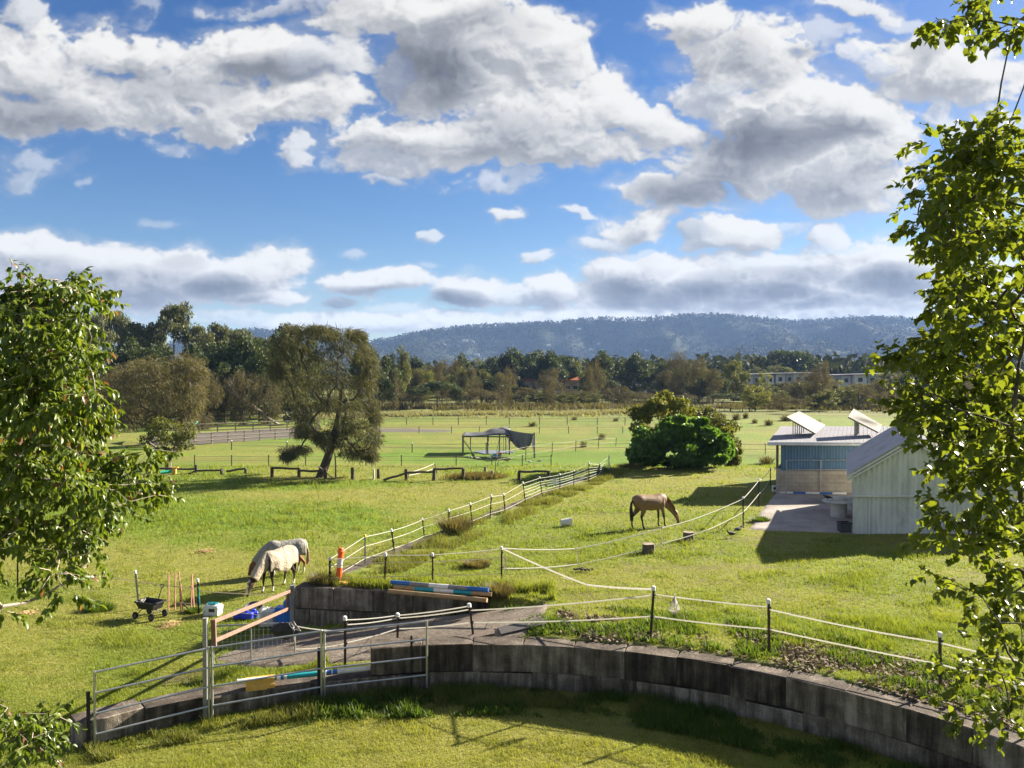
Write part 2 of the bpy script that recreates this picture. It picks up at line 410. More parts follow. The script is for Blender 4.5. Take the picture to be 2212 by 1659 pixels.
def dirt_mask(x, y):
    r = np.hypot(x - YC[0], y - YC[1]); th = np.degrees(np.arctan2(y - YC[1], x - YC[0]))
    n = fbm(x * 1.6, y * 1.6, 5, 41)
    m = (1 - sstep(.5, 1.7, np.abs(r - 12.3))) * sstep(.50, .68, n + .12 * ((th < 62) & (th > 25))) * ((th > 20) & (th < 82))
    for (px, py, rx, ry, k) in ((1300, 1372, 1.5, .5, .9), (1480, 1395, 1.0, .35, .6), (1950, 1455, 1.6, .9, 1), (2060, 1500, 1.6, .9, 1)):
        p = at_z(px, py, 0); m = np.maximum(m, k * blob(x, y, p[0], p[1], rx, ry, -.2) * sstep(.30, .58, n))
    p = at_z(450, 1475, -1.1); m = np.maximum(m, .8 * blob(x, y, p[0] - .8, p[1] + .6, 1.3, .5, .4) * sstep(.35, .6, n))
    # scattered droppings and worn bits in the paddock
    sp = fbm(x * 2.2, y * 2.2, 3, 71); pad = poly_sd(x, y, PADDOCK) > .6
    m = np.maximum(m, sstep(.70, .78, sp) * pad * .75)
    for (px, py, rx, ry) in ((1980, 1258, 4.2, .8), (1850, 1290, 3.4, .5), (1900, 1062, 2.6, .5), (1560, 1290, .8, .3), (1590, 1165, 2.2, .6), (1500, 1225, 4.0, .5), (1150, 1225, 3, .4), (1330, 1290, 3, .35), (1760, 1330, 3, .4), (1420, 1090, 4, .7), (1280, 1110, 3, .8)):
        p = at_z(px, py, 0); m = np.maximum(m, .55 * blob(x, y, p[0], p[1], rx, ry) * sstep(.38, .6, n))
    return np.clip(m, 0, 1)
def lush_mask(x, y):
    """1 where the grass is thick and bright green, 0 where it is thin and yellowish"""
    n = fbm(x * .13, y * .13, 4, 61); n2 = fbm(x * .5, y * .5, 4, 66)
    left = poly_sd(x, y, PADDOCK) < 0
    m = sstep(.38, .62, n * .6 + n2 * .4 + .02)
    band = np.zeros(np.shape(x))
    for (px, py, rx, ry, k) in ((420, 1110, 12, 5.5, 1), (700, 1050, 9, 3.0, 1), (1150, 985, 24, 5, .8), (560, 1170, 5, 1.6, .6)):
        p = at_z(px, py, -1.2); band = np.maximum(band, k * blob(x, y, p[0], p[1], rx, ry, 0, .8))
    pale = np.zeros(np.shape(x))
    for (px, py, rx, ry, k) in ((900, 1060, 9, 3.0, 1), (480, 1215, 7, 2.4, .9), (150, 1330, 4, 1.6, .6), (800, 925, 30, 9, .8), (1700, 965, 16, 8, .7)):
        p = at_z(px, py, -1.2); pale = np.maximum(pale, k * blob(x, y, p[0], p[1], rx, ry, 0, .8))
    m = np.where(left, np.clip(m * .6 + band - pale * .8, 0, 1), m * .55)
    for (px, py, rx, ry, k) in ((1900, 1355, 4.0, 1.4, 1), (1600, 1335, 2.5, .8, .8), (1880, 1197, 3, .6, .5), (1700, 1640, 3, .8, .9), (1850, 1600, 2, 1, .9)):
        p = at_z(px, py, 0 if py < 1550 else -1); m = np.maximum(m, k * blob(x, y, p[0], p[1], rx, ry, -.1, .8))
    m = m + .22 * sstep(50, 70, y); m = np.where(np.hypot(x - YC[0], y - YC[1]) < 10.5, m * .45, m)
    return np.clip(m, 0, 1)
gxx, gyy = GX.ravel(), GY.ravel()
near = (np.abs(gxx) < 160) & (gyy > 8) & (gyy < 320)
dm = np.zeros(gxx.shape); lm = np.full(gxx.shape, .4)
dm[near] = dirt_mask(gxx[near], gyy[near]); lm[near] = lush_mask(gxx[near], gyy[near])
bed = GZ - 0.0
m, t = mat('paddock_ground')
P = t.pos()
n1 = t.noise(P, .9, 6, .62); n2 = t.noise(P, 5.5, 5, .65); n3 = t.noise(P, 24, 4, .6)
ns = t.noise(t.pos((.35, 1.6, 1)), 1.3, 5, .62)
dl = t.attr('lush'); dd = t.attr('dirt'); far = t.attr('fade')
mixn = t.math('MULTIPLY_ADD', n2, .5, t.math('MULTIPLY', n3, .5))
yel = t.ramp(mixn, [(.30, (.085, .088, .022)), (.45, (.175, .175, .038)), (.58, (.24, .228, .058)), (.74, (.31, .27, .10))])
gre = t.ramp(mixn, [(.30, (.040, .085, .010)), (.46, (.092, .17, .016)), (.60, (.14, .225, .024)), (.75, (.20, .255, .04))])
lw = t.math('ADD', dl, t.math('MULTIPLY', t.math('SUBTRACT', ns, .5), 1.3), clamp=True)
g = t.mix(lw, yel, gre)
drt = t.ramp(mixn, [(.3, (.035, .024, .014)), (.5, (.095, .068, .042)), (.7, (.18, .135, .09))])
dk = t.math('MULTIPLY', dd, t.ramp(n2, [(.36, 0.0), (.55, 1.0)]))
g = t.mix(dk, g, drt)
# dark tufts and hoof marks
tuft = t.ramp(t.noise(t.pos((1, 1, 1)), 2.4, 5, .6), [(.60, 0.0), (.70, .55)])
g = t.mix(t.math('MULTIPLY', tuft, t.math('SUBTRACT', 1.0, t.math('MULTIPLY', far, .6))), g, (.045, .055, .014))
# the rough country past the paddocks: brown sedge, pale grass heads
sed = t.ramp(t.noise(t.pos((.25, 1.2, 1)), .16, 6, .6), [(.36, (.075, .066, .026)), (.47, (.11, .115, .028)), (.56, (.135, .15, .032)), (.66, (.175, .175, .06))])
bnd = t.ramp(t.noise(t.pos((.12, .9, 1)), .22, 5, .6), [(.40, 0.0), (.50, .0), (.62, .40)])
g = t.mix(t.math('MULTIPLY', bnd, t.attr('midf')), g, (.13, .105, .042))
g = t.mix(far, g, sed)
h = t.math('MULTIPLY_ADD', n2, .6, t.math('MULTIPLY', n3, .4))
bm_ = t.bump(h, .10, .9)
t.out(t.pbr(g, .9, 0, bm_, .15))
fd = sstep(110, 150, gyy + 10 * (fbm(gxx * .05, gyy * .05, 3, 4) - .5) * 2)
ground_o = mesh_np('ground', np.stack([gxx, gyy, GZ.ravel()], 1), GF, m, smooth=True, extra={'dirt': dm, 'lush': lm, 'fade': fd, 'midf': sstep(48, 75, gyy)})
props(ground_o, 'grassy paddocks, raised on the right and lower on the left', None, None, 'structure')

# ------------------------------------------------------------------ sheets lying on the ground
def sheet(name, poly, material, lift=.02, step=.2, label=None, edge=.25, follow=True, drop=.1, z=None, seed=1):
    poly = np.array(poly, float)
    x0, y0 = poly.min(0) - .5; x1, y1 = poly.max(0) + .5
    xs = np.arange(x0, x1, step); ys = np.arange(y0, y1, step); X, Y = np.meshgrid(xs, ys)
    sd = poly_sd(X, Y, poly) + (fbm(X * 1.3, Y * 1.3, 4, seed) - .5) * edge * 2
    Z = (ZT(X, Y) if z is None else np.full(X.shape, z)) + lift - drop * (1 - sstep(-step * 1.2, step * .6, sd))
    i = np.arange(X.size).reshape(X.shape); keep = (sd > -step * 1.6)
    k = keep[:-1, :-1] & keep[1:, :-1] & keep[:-1, 1:] & keep[1:, 1:]
    F = np.stack([i[:-1, :-1], i[:-1, 1:], i[1:, 1:], i[1:, :-1]], -1)[k]
    used = np.unique(F); mp = np.full(X.size, -1); mp[used] = np.arange(len(used))
    V = np.stack([X.ravel(), Y.ravel(), Z.ravel()], 1)[used]
    o = mesh_np(name, V, mp[F], material, smooth=True); props(o, label, None, None, 'structure'); return o
m, t = mat('ramp_concrete')
P = t.pos(); n1 = t.noise(P, 1.1, 6, .62); n2 = t.noise(P, 9, 5, .7); n3 = t.noise(P, 60, 3, .6)
c = t.ramp(t.math('MULTIPLY_ADD', n1, .55, t.math('MULTIPLY', n2, .45)), [(.30, (.066, .050, .037)), (.47, (.155, .125, .096)), (.62, (.235, .20, .16)), (.75, (.30, .26, .215))])
br = t.n('ShaderNodeTexBrick', {'Vector': t.n('ShaderNodeMapping', {'Vector': P, 'Rotation': (0, 0, .12)}).outputs[0], 'Scale': .62, 'Mortar Size': .012, 'Brick Width': 1.9, 'Row Height': .9})
c = t.mix(t.math('MULTIPLY', br.outputs['Fac'], .75), c, (.045, .036, .026))
t.out(t.pbr(c, .85, 0, t.bump(t.math('ADD', n2, t.math('MULTIPLY', n3, .3)), .03), .25))
RAMP = [(-7.6, 20.6), (-6.1, 19.6), (-3.2, 18.85), (-1.2, 19.1), (.3, 19.0), (.75, 20.2), (.95, 21.4), (-.5, 22.0), (-6.6, 22.6), (-7.3, 22.2)]
sheet('ramp', RAMP, m, .025, .12, 'cracked brown concrete ramp rising between two block walls', .16)
m2, t = mat('slab_concrete')
P = t.pos(); n1 = t.noise(P, .7, 6, .6); n2 = t.noise(P, 8, 4, .65)
c = t.ramp(t.math('MULTIPLY_ADD', n1, .7, t.math('MULTIPLY', n2, .3)), [(.32, (.16, .13, .11)), (.5, (.30, .265, .235)), (.68, (.38, .345, .31))])
t.out(t.pbr(c, .85, 0, t.bump(n2, .02), .25))
SLAB = [at_z(1621, 1143, 0)[:2], at_z(1850, 1153, 0)[:2], (17.6, 40.6), at_z(1676, 1068, 0)[:2], at_z(1649, 1101, 0)[:2]]
sheet('concrete_apron', SLAB, m2, .05, .15, 'grey concrete apron between the two sheds', .10, drop=.12)
m3, t = mat('arena_sand'); n = t.noise(t.pos((.3, 1.4, 1)), .8, 5)
t.out(t.pbr(t.ramp(n, [(.35, (.055, .046, .036)), (.65, (.105, .09, .07))]), .9))
sheet('sand_arena', [at_z(*p, -1.25)[:2] for p in ((310, 962), (420, 962), (660, 942), (690, 925), (560, 926), (420, 936), (330, 945))], m3, .03, .8, 'brown bare riding arena behind the rail fence', .5)
sheet('gravel_track', [at_z(*p, -1.25)[:2] for p in ((800, 934), (960, 936), (985, 931), (880, 927), (800, 927))], m3, .03, .5, 'grey gravel patch left of the shade canopy', .5)
m4, t = mat('puddle_water'); t.out(t.pbr((.06, .06, .05), .06, 0, t.bump(t.noise(t.pos(), 3, 2), .004), .5))
pc = at_z(1066, 978, -1.2)
pz = zt(pc[0], pc[1])
sheet('puddle', [at_z(*p, -1.2)[:2] for p in ((1028, 977), (1050, 981), (1100, 979), (1106, 975.5), (1070, 974.5), (1040, 974.5))], m4, .0, .25, 'puddle of water under the shade canopy', .2, z=float(max(zt(at_z(x_, 978, -1.2)[0], at_z(x_, 978, -1.2)[1]) for x_ in (1030, 1060, 1100)) + .05), drop=0)

# ------------------------------------------------------------------ hills
m, t = mat('forest_hill')
n = t.noise(t.pos(), .02, 6, .65)
t.out(t.pbr(t.ramp(n, [(.35, (.010, .016, .009)), (.52, (.018, .027, .013)), (.68, (.034, .044, .020))]), .95, 0, t.bump(n, 12.0), .1))
RIDGE = [(-400, 770), (300, 765), (500, 722), (560, 716), (640, 728), (790, 745), (850, 733), (920, 720), (980, 711), (1060, 706), (1150, 703), (1230, 698), (1290, 691), (1350, 694), (1440, 689), (1490, 684), (1550, 683), (1620, 690), (1700, 698), (1780, 696), (1860, 691), (1940, 690), (2050, 694), (2200, 705), (2500, 730), (3000, 765)]
HY = 2600.0
rx = np.array([at_y(x, y, HY)[0] for x, y in RIDGE]); rz = np.array([at_y(x, y, HY)[2] for x, y in RIDGE])
def hill_z(x, y):
    sp = fbm(x * .0042, y * .0012, 4, 91)                     # spurs and gullies running down to the plain
    prof = np.interp(x * HY / np.maximum(y, 900) , rx, rz) * np.maximum(y, 900) / HY
    prof = np.interp(x, rx, rz)
    foot = 1700 + 900 * (sp - .35) * 2
    k = np.clip((y - foot) / (HY - foot), 0, 1)
    z = prof * (k ** .8) * (1 - .62 * (fbm(x * .007, y * .0022, 4, 17) - .35) * 2 * np.clip((HY - y) / 260, 0, 1))
    back = sstep(HY, HY + 900, y)
    return np.minimum(z, prof) * (1 - back) - 6 * (k <= 0)
hx = np.arange(-2900, 3600, 22.0); hy = np.arange(1350, 3500, 25.0); HX, HYY = np.meshgrid(hx, hy)
HZ = hill_z(HX, HYY) + (fbm(HX * .03, HYY * .03, 3, 3) - .5) * 7 * (hill_z(HX, HYY) > 0)
i = np.arange(HX.size).reshape(HX.shape)
hill_o = mesh_np('hills', np.stack([HX.ravel(), HYY.ravel(), HZ.ravel() - 1.3], 1), np.stack([i[:-1, :-1], i[:-1, 1:], i[1:, 1:], i[1:, :-1]], -1).reshape(-1, 4), m, smooth=True)
props(hill_o, 'long blue forested ridge on the horizon', None, None, 'structure')

# ------------------------------------------------------------------ air
hz = MB().box((300, 1900, 120), (9000, 4600, 262)).build('haze', None)
m = bpy.data.materials.new('air'); m.use_nodes = True; m.node_tree.nodes.clear(); t = NT(m.node_tree)
v = t.n('ShaderNodeVolumePrincipled', {'Color': (.33, .53, .98, 1), 'Density': .000095, 'Anisotropy': .1})
o_ = t.n('ShaderNodeOutputMaterial'); t.nt.links.new(v.outputs[0], o_.inputs['Volume'])
hz.data.materials.append(m); props(hz, None, None, None, 'stuff')
# ------------------------------------------------------------------ plants
NG = np.random.default_rng(5)
def rand_dirs(n, up=0.0, g=NG):
    v = g.normal(size=(n, 3)); v[:, 2] += up; return v / (np.linalg.norm(v, axis=1)[:, None] + 1e-9)
def leaves_quads(C, A, B, L, W, fold=0.0):
    """C centre-bases (n,3); A long axis, B across; one diamond-ish quad each (4 verts)"""
    n = len(C); L = np.broadcast_to(L, (n,))[:, None]; W = np.broadcast_to(W, (n,))[:, None]
    V = np.stack([C, C + A * L * .45 + B * W * .5, C + A * L, C + A * L * .45 - B * W * .5], 1).reshape(-1, 3)
    F = np.arange(n * 4).reshape(n, 4); return V, F
def leaves_folded(C, A, B, N, L, W, heart=False, droop=.18):
    """broad leaves: two halves folded along the midrib, tip drooping; 8 verts, 4 quads-ish faces"""
    n = len(C); L = np.broadcast_to(L, (n,))[:, None]; W = np.broadcast_to(W, (n,))[:, None]
    s = .22 if heart else .3
    base = C; m1 = C + A * L * .38 - N * L * droop * .25; m2 = C + A * L * .72 - N * L * droop * .6; tip = C + A * L - N * L * droop * 1.3
    lf = N * W * .16
    wa, wb = (.52, .36) if heart else (.46, .34)
    l1 = C + A * L * s + B * W * wa + lf; l2 = C + A * L * .66 + B * W * wb + lf - N * L * droop * .5
    r1 = C + A * L * s - B * W * wa + lf; r2 = C + A * L * .66 - B * W * wb + lf - N * L * droop * .5
    V = np.stack([base, m1, m2, tip, l1, l2, r1, r2], 1).reshape(-1, 3)
    f4 = np.array([(0, 1, 4, 4), (1, 2, 5, 4), (2, 3, 5, 5), (1, 0, 6, 6), (2, 1, 6, 7), (3, 2, 7, 7)])
    o = (np.arange(n) * 8)[:, None]
    tri = np.concatenate([o + np.array(f)[None] for f in ((0, 1, 4), (2, 3, 5), (1, 0, 6), (3, 2, 7))]); quad = np.concatenate([o + np.array(f)[None] for f in ((1, 2, 5, 4), (2, 1, 6, 7))])
    return V, [tri, quad]
def frames(A, g=NG, up=None):
    n = len(A); u = g.normal(size=(n, 3)) if up is None else up + g.normal(size=(n, 3)) * .35
    B = np.cross(A, u); B /= np.linalg.norm(B, axis=1)[:, None] + 1e-9
    N = np.cross(B, A); return B, N
def skeleton(root, trunk_top, clumps, r0, seed=0, k=6, bend=.15, trunk_n=7, wob=.04, twist=None):
    """trunk from root to trunk_top, then a limb to each clump from the best node already grown; returns a mesh builder"""
    g = np.random.default_rng(seed)
    root = np.array(root, float); top = np.array(trunk_top, float)
    H = np.linalg.norm(top - root)
    ts = np.linspace(0, 1, trunk_n)
    ph = g.uniform(0, 6.28, 2)
    tr = root + (top - root) * ts[:, None]; tr[:, 0] += np.sin(ts * 4 + ph[0]) * wob * H * ts; tr[:, 1] += np.cos(ts * 3.5 + ph[1]) * wob * H * ts
    if twist is not None: tr[:, :2] += np.array(twist)[None] * (ts * (1 - ts) * 4)[:, None]
    nodes = [p for p in tr]; par = [-1] + list(range(trunk_n - 1))
    C = np.asarray(clumps); order = np.argsort(np.linalg.norm(C - tr[len(tr) // 2], axis=1))
    segs = []
    for i in order:
        c = C[i]; Nn = np.array(nodes); d = np.linalg.norm(Nn - c, axis=1)
        pen = np.maximum(0, Nn[:, 2] - c[2] + .2 * d) * .6
        pen[:max(1, trunk_n // 3)] += H * .5
        j = int(np.argmin(d + pen)); a = nodes[j]; b = c
        mid = a + (b - a) * .5 + g.normal(size=3) * bend * np.linalg.norm(b - a); mid[2] += bend * .5 * np.linalg.norm(b - a)
        nodes.append(mid); par.append(j); nodes.append(b); par.append(len(nodes) - 2)
        segs.append((j, len(nodes) - 2, len(nodes) - 1))
    cnt = np.zeros(len(nodes))
    for s_ in segs: cnt[s_[2]] += 1
    for q in range(len(nodes) - 1, 0, -1):
        if par[q] >= 0: cnt[par[q]] += cnt[q]
    rad = r0 * np.sqrt(np.maximum(cnt, .6) / max(cnt.max(), 1))
    mb = MB()
    tr_r = r0 * np.linspace(1.0, .55, trunk_n); tr_r[0] *= 1.45
    rad[:trunk_n] = np.maximum(np.minimum(rad[:trunk_n], tr_r), tr_r * .6)
    mb.tube(tr, np.maximum(rad[:trunk_n], r0 * .12) if trunk_n else rad, max(k, 7))
    for (j, m_, e) in segs:
        P = [nodes[j], nodes[m_], nodes[e]]; t = np.linspace(0, 1, 5)[:, None]
        P = (1 - t) ** 2 * P[0] + 2 * t * (1 - t) * P[1] + t * t * P[2]
        ra = min(rad[j] * .8, rad[m_] * 1.1); mb.tube(P, np.linspace(ra, max(rad[e] * .55, r0 * .05), 5), k)
    return mb
def clump_leaves(C, R, per, g, style, L, W):
    """leaf quads for clumps C (n,3), radii R (n,3)"""
    n = len(C); idx = np.repeat(np.arange(n), per); N = len(idx)
    d = rand_dirs(N, 0, g); rr = g.uniform(.25, 1.0, N) ** .55
    P = C[idx] + d * rr[:, None] * R[idx]
    if style == 'needle':                              # drooping strands, blown to one side
        A = d * .5 + np.array([.25, .05, -.55]) + g.normal(size=(N, 3)) * .35
    elif style == 'gum':
        A = g.normal(size=(N, 3)) * .7 + np.array([0, 0, -.55])
    else:
        A = d * .7 + g.normal(size=(N, 3)) * .6
    A /= np.linalg.norm(A, axis=1)[:, None]
    B, Nn = frames(A, g)
    V, F = leaves_quads(P - A * (L * .4), A, B, L * g.uniform(.7, 1.3, N), W * g.uniform(.7, 1.3, N))
    cl = g.uniform(0, 1, n)[idx]
    r = np.clip(.45 * cl + .55 * g.uniform(0, 1, N), 0, 1)
    return V, F, np.repeat(r, 4)
BARK = plain('bark_dark', (.075, .058, .045), .9, var=.5, scale=5)
BARKP = plain('bark_pale', (.32, .27, .22), .85, var=.4, scale=4)
BARKG = plain('bark_grey', (.17, .14, .115), .9, var=.45, scale=5)
M_CAS = leaf_mat('casuarina_needles', (.046, .048, .025), (.092, .094, .050), (.155, .154, .080), .28, .7, .15)
M_CASG = leaf_mat('casuarina_olive', (0.06, 0.056, 0.028), (0.115, 0.105, 0.054), (0.185, 0.165, 0.085), 0.3, .7, .15)
M_BRN = leaf_mat('brown_foliage', (.050, .044, .022), (.096, .084, .042), (.16, .14, .07), .25, .75, .1)
M_GUM = leaf_mat('gum_leaves', (0.04, 0.05, 0.02), (0.085, 0.1, 0.04), (0.16, 0.17, 0.068), 0.3, .55, .3)
M_DRK = leaf_mat('dark_evergreen', (0.024, 0.038, 0.014), (0.052, 0.074, 0.026), (0.1, 0.125, 0.042), 0.28, .6, .25)
M_MID = leaf_mat('mid_green', (0.045, 0.055, 0.015), (0.1, 0.115, 0.03), (0.175, 0.18, 0.055), 0.35, .6, .25)
M_YEL = leaf_mat('yellow_green', (.070, .082, .018), (.145, .160, .034), (.24, .245, .06), .4, .6, .2)
M_FIG = leaf_mat('fig_leaves', (.034, .078, .014), (.080, .17, .028), (.15, .25, .055), .5, .40, .5)
M_LEFT = leaf_mat('lilly_pilly_leaves', (.045, .075, .010), (.11, .165, .020), (.20, .245, .034), .48, .38, .45, shoots=(.20, .10, .05))
M_RIGHT = leaf_mat('broad_glossy_leaves', (.055, .088, .012), (.125, .165, .020), (.22, .24, .030), .55, .36, .45)

def crown_tree(name, H, Wd, style, mat_, bark, seed, n_cl=26, per=110, L=.5, W=.22, base=.28, trunk=.55, r0=None, flat=1.0, cl_r=.17, gap=0.0, lean=(0, 0), parent=None, shape='round', cl_flat=.75, wob=.03):
    """trunk + limbs and a crown of leaf clumps, in local coordinates (root at the origin)"""
    g = np.random.default_rng(seed)
    C = []
    tries = 0
    while len(C) < n_cl and tries < 6000:
        tries += 1
        d = rand_dirs(1, .15, g)[0]; q = g.uniform(.35, 1.0) ** .6
        hz = base + (1 - base) * (.5 + .5 * d[2] * q)
        if shape == 'round': rw = Wd / 2 * q * math.hypot(d[0], d[1])
        elif shape == 'cone': rw = Wd / 2 * (1.05 - (hz - base) / (1 - base)) ** .8 * g.uniform(.2, 1)
        elif shape == 'umbrella': hz = base + (1 - base) * g.uniform(.35, 1) ** .6; rw = Wd / 2 * g.uniform(0, 1) ** .5 * (.45 + .55 * math.sin(math.pi * min(1, (hz - base) / (1 - base) * .9 + .1)))
        elif shape == 'tall': hz = base + (1 - base) * g.uniform(0, 1); rw = Wd / 2 * g.uniform(.1, 1) ** .6 * (math.sin(math.pi * (.12 + .80 * (hz - base) / (1 - base)))) ** .7
        an = g.uniform(0, 6.283); p = np.array([rw * math.cos(an) + lean[0] * hz * H, rw * math.sin(an) * flat + lean[1] * hz * H, hz * H * .93])
        if C and min(np.linalg.norm(p - c) for c in C) < gap * Wd: continue
        C.append(p)
    C = np.array(C); R = np.stack([Wd * cl_r * g.uniform(.7, 1.35, len(C)), Wd * cl_r * g.uniform(.7, 1.35, len(C)), Wd * cl_r * cl_flat * g.uniform(.7, 1.2, len(C))], 1)
    r0 = r0 or H * .022
    sk = skeleton((0, 0, -.15), (lean[0] * trunk * H, lean[1] * trunk * H, trunk * H), C, r0, seed, 5, .14, 7, wob)
    root = parent
    sk.build('trunk', bark, root, smooth=True)
    V, F, r = clump_leaves(C, R, per, g, style, L, W)
    mesh_np('crown', V, F, mat_, root, rnd=r)
    return root
def place_tree(px, py, top, wpx, proto=None, z=None, Y=None, **kw):
    """base point and top in the photograph -> position, height, width"""
    p = ground(px, py) if Y is None else at_y(px, HORIZON, Y)
    if Y is not None: p = np.array([p[0], Y, zt(p[0], Y)])
    d = p[1]; Ht = CAM_H + (HORIZON - top) / FPX * d - p[2]
    return p, Ht, wpx / FPX * d

# ---- the trees that stand alone in the photograph
def solo(name, label, px, py, top, wpx, style, mat_, bark, seed, Y=None, cat='tree', **kw):
    p, H, Wd = place_tree(px, py, top, wpx, Y=Y)
    o = thing(name, label, cat, p); crown_tree(name, H, Wd, style, mat_, bark, seed, parent=o, **kw); return o

# big she-oak by the rails: clumps measured off its outline
def outlined(name, label, base, clumps, depth, mat_, bark, seed, style='needle', per=260, L=.75, W=.05, r0=.32, trunk_top=None, dz=2.0, sq=.85, twist=None, cat='tree', sub=2, rf=.72):
    p = ground(*base); g = np.random.default_rng(seed); C = []; R = []
    for (x, y, rx, ry) in clumps:
        for k in range(sub):
            off = g.uniform(-1, 1) * dz
            q = at_y(x + g.uniform(-.5, .5) * rx * (sub > 1), y + g.uniform(-.5, .5) * ry * (sub > 1), p[1] + off)
            C.append(q - p); f = p[1] / FPX * (rf if sub > 1 else 1); R.append((rx * f, (rx + ry) / 2 * f * sq, ry * f))
    C, R = np.array(C), np.array(R)
    o = thing(name, label, cat, p)
    tt = at_y(*trunk_top, p[1]) - p
    sk = skeleton((0, 0, -.2), tt, C, r0, seed, 6, .16, 8, .03, twist); sk.build('trunk', bark, o, smooth=True)
    V, F, r = clump_leaves(C, R, per, g, style, L, W)
    mesh_np('crown', V, F, mat_, o, rnd=r); return o
SHE = [(690,712,30,12),(635,716,26,12),(772,722,22,12),(590,800,20,26),(805,800,14,26),(640,730,40,26),(600,760,34,26),(700,725,34,18),(745,735,45,24),(780,730,16,14),(660,775,50,28),(730,775,50,28),(790,780,22,30),(615,810,34,28),(670,825,40,28),(735,825,50,30),(790,830,26,30),
       (640,860,36,22),(700,875,30,20),(760,870,40,26),(800,880,18,26),(660,905,28,22),(735,915,34,24),(785,920,30,26),(812,900,12,18),(760,955,40,24),(800,955,22,24),(720,950,26,20),(775,980,34,14),(640,975,34,10),(620,985,16,8),(690,950,16,16),(655,930,20,16),(805,985,14,10)]
outlined('casuarina_tree', 'big spreading brown-olive casuarina standing at the timber rails mid paddock', (690, 1031), SHE, 0, M_CAS, BARK, 3, per=170, L=.60, W=.042, r0=.34, trunk_top=(742, 850), dz=2.2, sub=4, rf=.92, twist=(.15, 0))
CASL = [(330,790,44,22),(380,780,40,22),(290,800,40,22),(430,800,24,26),(260,830,40,26),(320,830,50,26),(385,825,44,28),(430,845,26,30),(240,870,34,26),(300,875,44,26),(360,870,44,28),(415,885,30,28),(270,905,34,22),(340,905,36,20),(395,915,26,20),(235,915,26,20)]
outlined('casuarina_tree', 'brown feathery casuarina clump with leaning trunk behind the leafy left branches', (318, 962), CASL, 0, M_CASG, BARK, 4, per=250, L=.75, W=.065, r0=.3, trunk_top=(345, 860), dz=3.0, sub=3, rf=.92)
solo('casuarina_tree', 'rounded brown casuarina at the right end of the left clump', 448, 908, 790, 95, 'needle', M_CASG, BARK, 8, n_cl=40, per=190, L=.9, W=.09, base=.12, shape='round', cl_r=.2)
solo('small_paperbark', 'small olive tree with thick forked base on the left timber rails', 364, 1021, 892, 105, 'gum', M_MID, BARKG, 9, n_cl=26, per=90, L=.28, W=.10, base=.34, trunk=.42, r0=.26, cl_r=.15, gap=.10)
solo('paddock_tree', 'dark trunk of a tree half hidden by the left foreground leaves', 108, 1023, 900, 150, 'needle', M_CASG, BARK, 10, n_cl=24, per=160, L=.6, W=.06, base=.4, trunk=.5, r0=.2)
solo('sapling', 'thin two-stemmed sapling right of the big casuarina trunk', 725, 1031, 945, 44, 'needle', M_CAS, BARK, 11, n_cl=9, per=70, L=.4, W=.04, base=.55, trunk=.6, r0=.07, cat='tree')
# leaning dead tree
p = ground(603, 917); o = thing('dead_tree', 'bare grey leaning dead tree left of the big casuarina', 'tree', p)
mb = MB(); rg = random.Random(4)
def twig(a, d, L, r, n):
    b = a + d * L + Vector((0, 0, .12 * L)); mb.tube([a, (a + b) / 2 + Vector((rg.uniform(-.1, .1), 0, rg.uniform(-.1, .1))) * L * .5, b], [r, r * .8, r * .55], 5)
    if n:
        for k in range(3): twig(a.lerp(b, rg.uniform(.5, 1)), (d + Vector((rg.uniform(-.6, .6), rg.uniform(-.6, .6), rg.uniform(-.1, .7)))).normalized(), L * rg.uniform(.5, .8), r * .5, n - 1)
twig(Vector((0, 0, -.1)), Vector((-.75, .1, .45)).normalized(), 4.2, .22, 4)
mb.build('trunk', BARKP, o)
p = ground(623, 917)
solo('shrub', 'small dark drooping shrub under the big casuarina branches', 623, 917, 868, 34, 'leaf', M_DRK, BARK, 12, n_cl=14, per=120, L=.4, W=.2, base=.1, trunk=.4, cat='shrub')
# fig bush and the trees behind it
FIG = [(1395,945,36,30),(1450,930,44,24),(1500,932,46,24),(1548,948,32,28),(1372,985,20,18),(1400,998,26,10),(1460,1000,30,8),(1510,1000,30,8),(1560,992,18,10),(1385,965,24,24),(1430,960,44,28),(1490,965,50,28),(1545,975,34,24),(1420,985,34,16),(1480,990,50,14),(1540,992,34,12),(1570,968,14,20),(1460,912,30,14),(1510,915,26,14)]
outlined('fig_bush', 'large glossy dark green fig bush at the far end of the raised paddock', (1470, 1011), FIG, 0, M_FIG, BARK, 21, style='leaf', per=190, L=.30, W=.22, rf=.52, sub=6, r0=.16, trunk_top=(1470, 955), dz=1.6, cat='bush')
solo('olive_tree', 'olive-gold leafy tree behind the left half of the fig bush', 1432, 985, 818, 135, 'gum', M_YEL, BARKG, 22, Y=60.5, n_cl=36, per=190, L=.34, W=.15, base=.2, trunk=.5, cl_r=.15, gap=.07)
solo('olive_tree', 'grey-green ragged tree behind the right half of the fig bush', 1525, 985, 862, 130, 'gum', M_MID, BARKG, 23, Y=61.0, n_cl=34, per=190, L=.34, W=.13, base=.10, trunk=.5, cl_r=.15, gap=.07)
solo('olive_tree', 'low yellowish shrubby tree spilling out right of the fig bush', 1578, 990, 905, 60, 'gum', M_YEL, BARKG, 24, Y=57.5, n_cl=20, per=150, L=.3, W=.13, base=.05, trunk=.4, cl_r=.18)

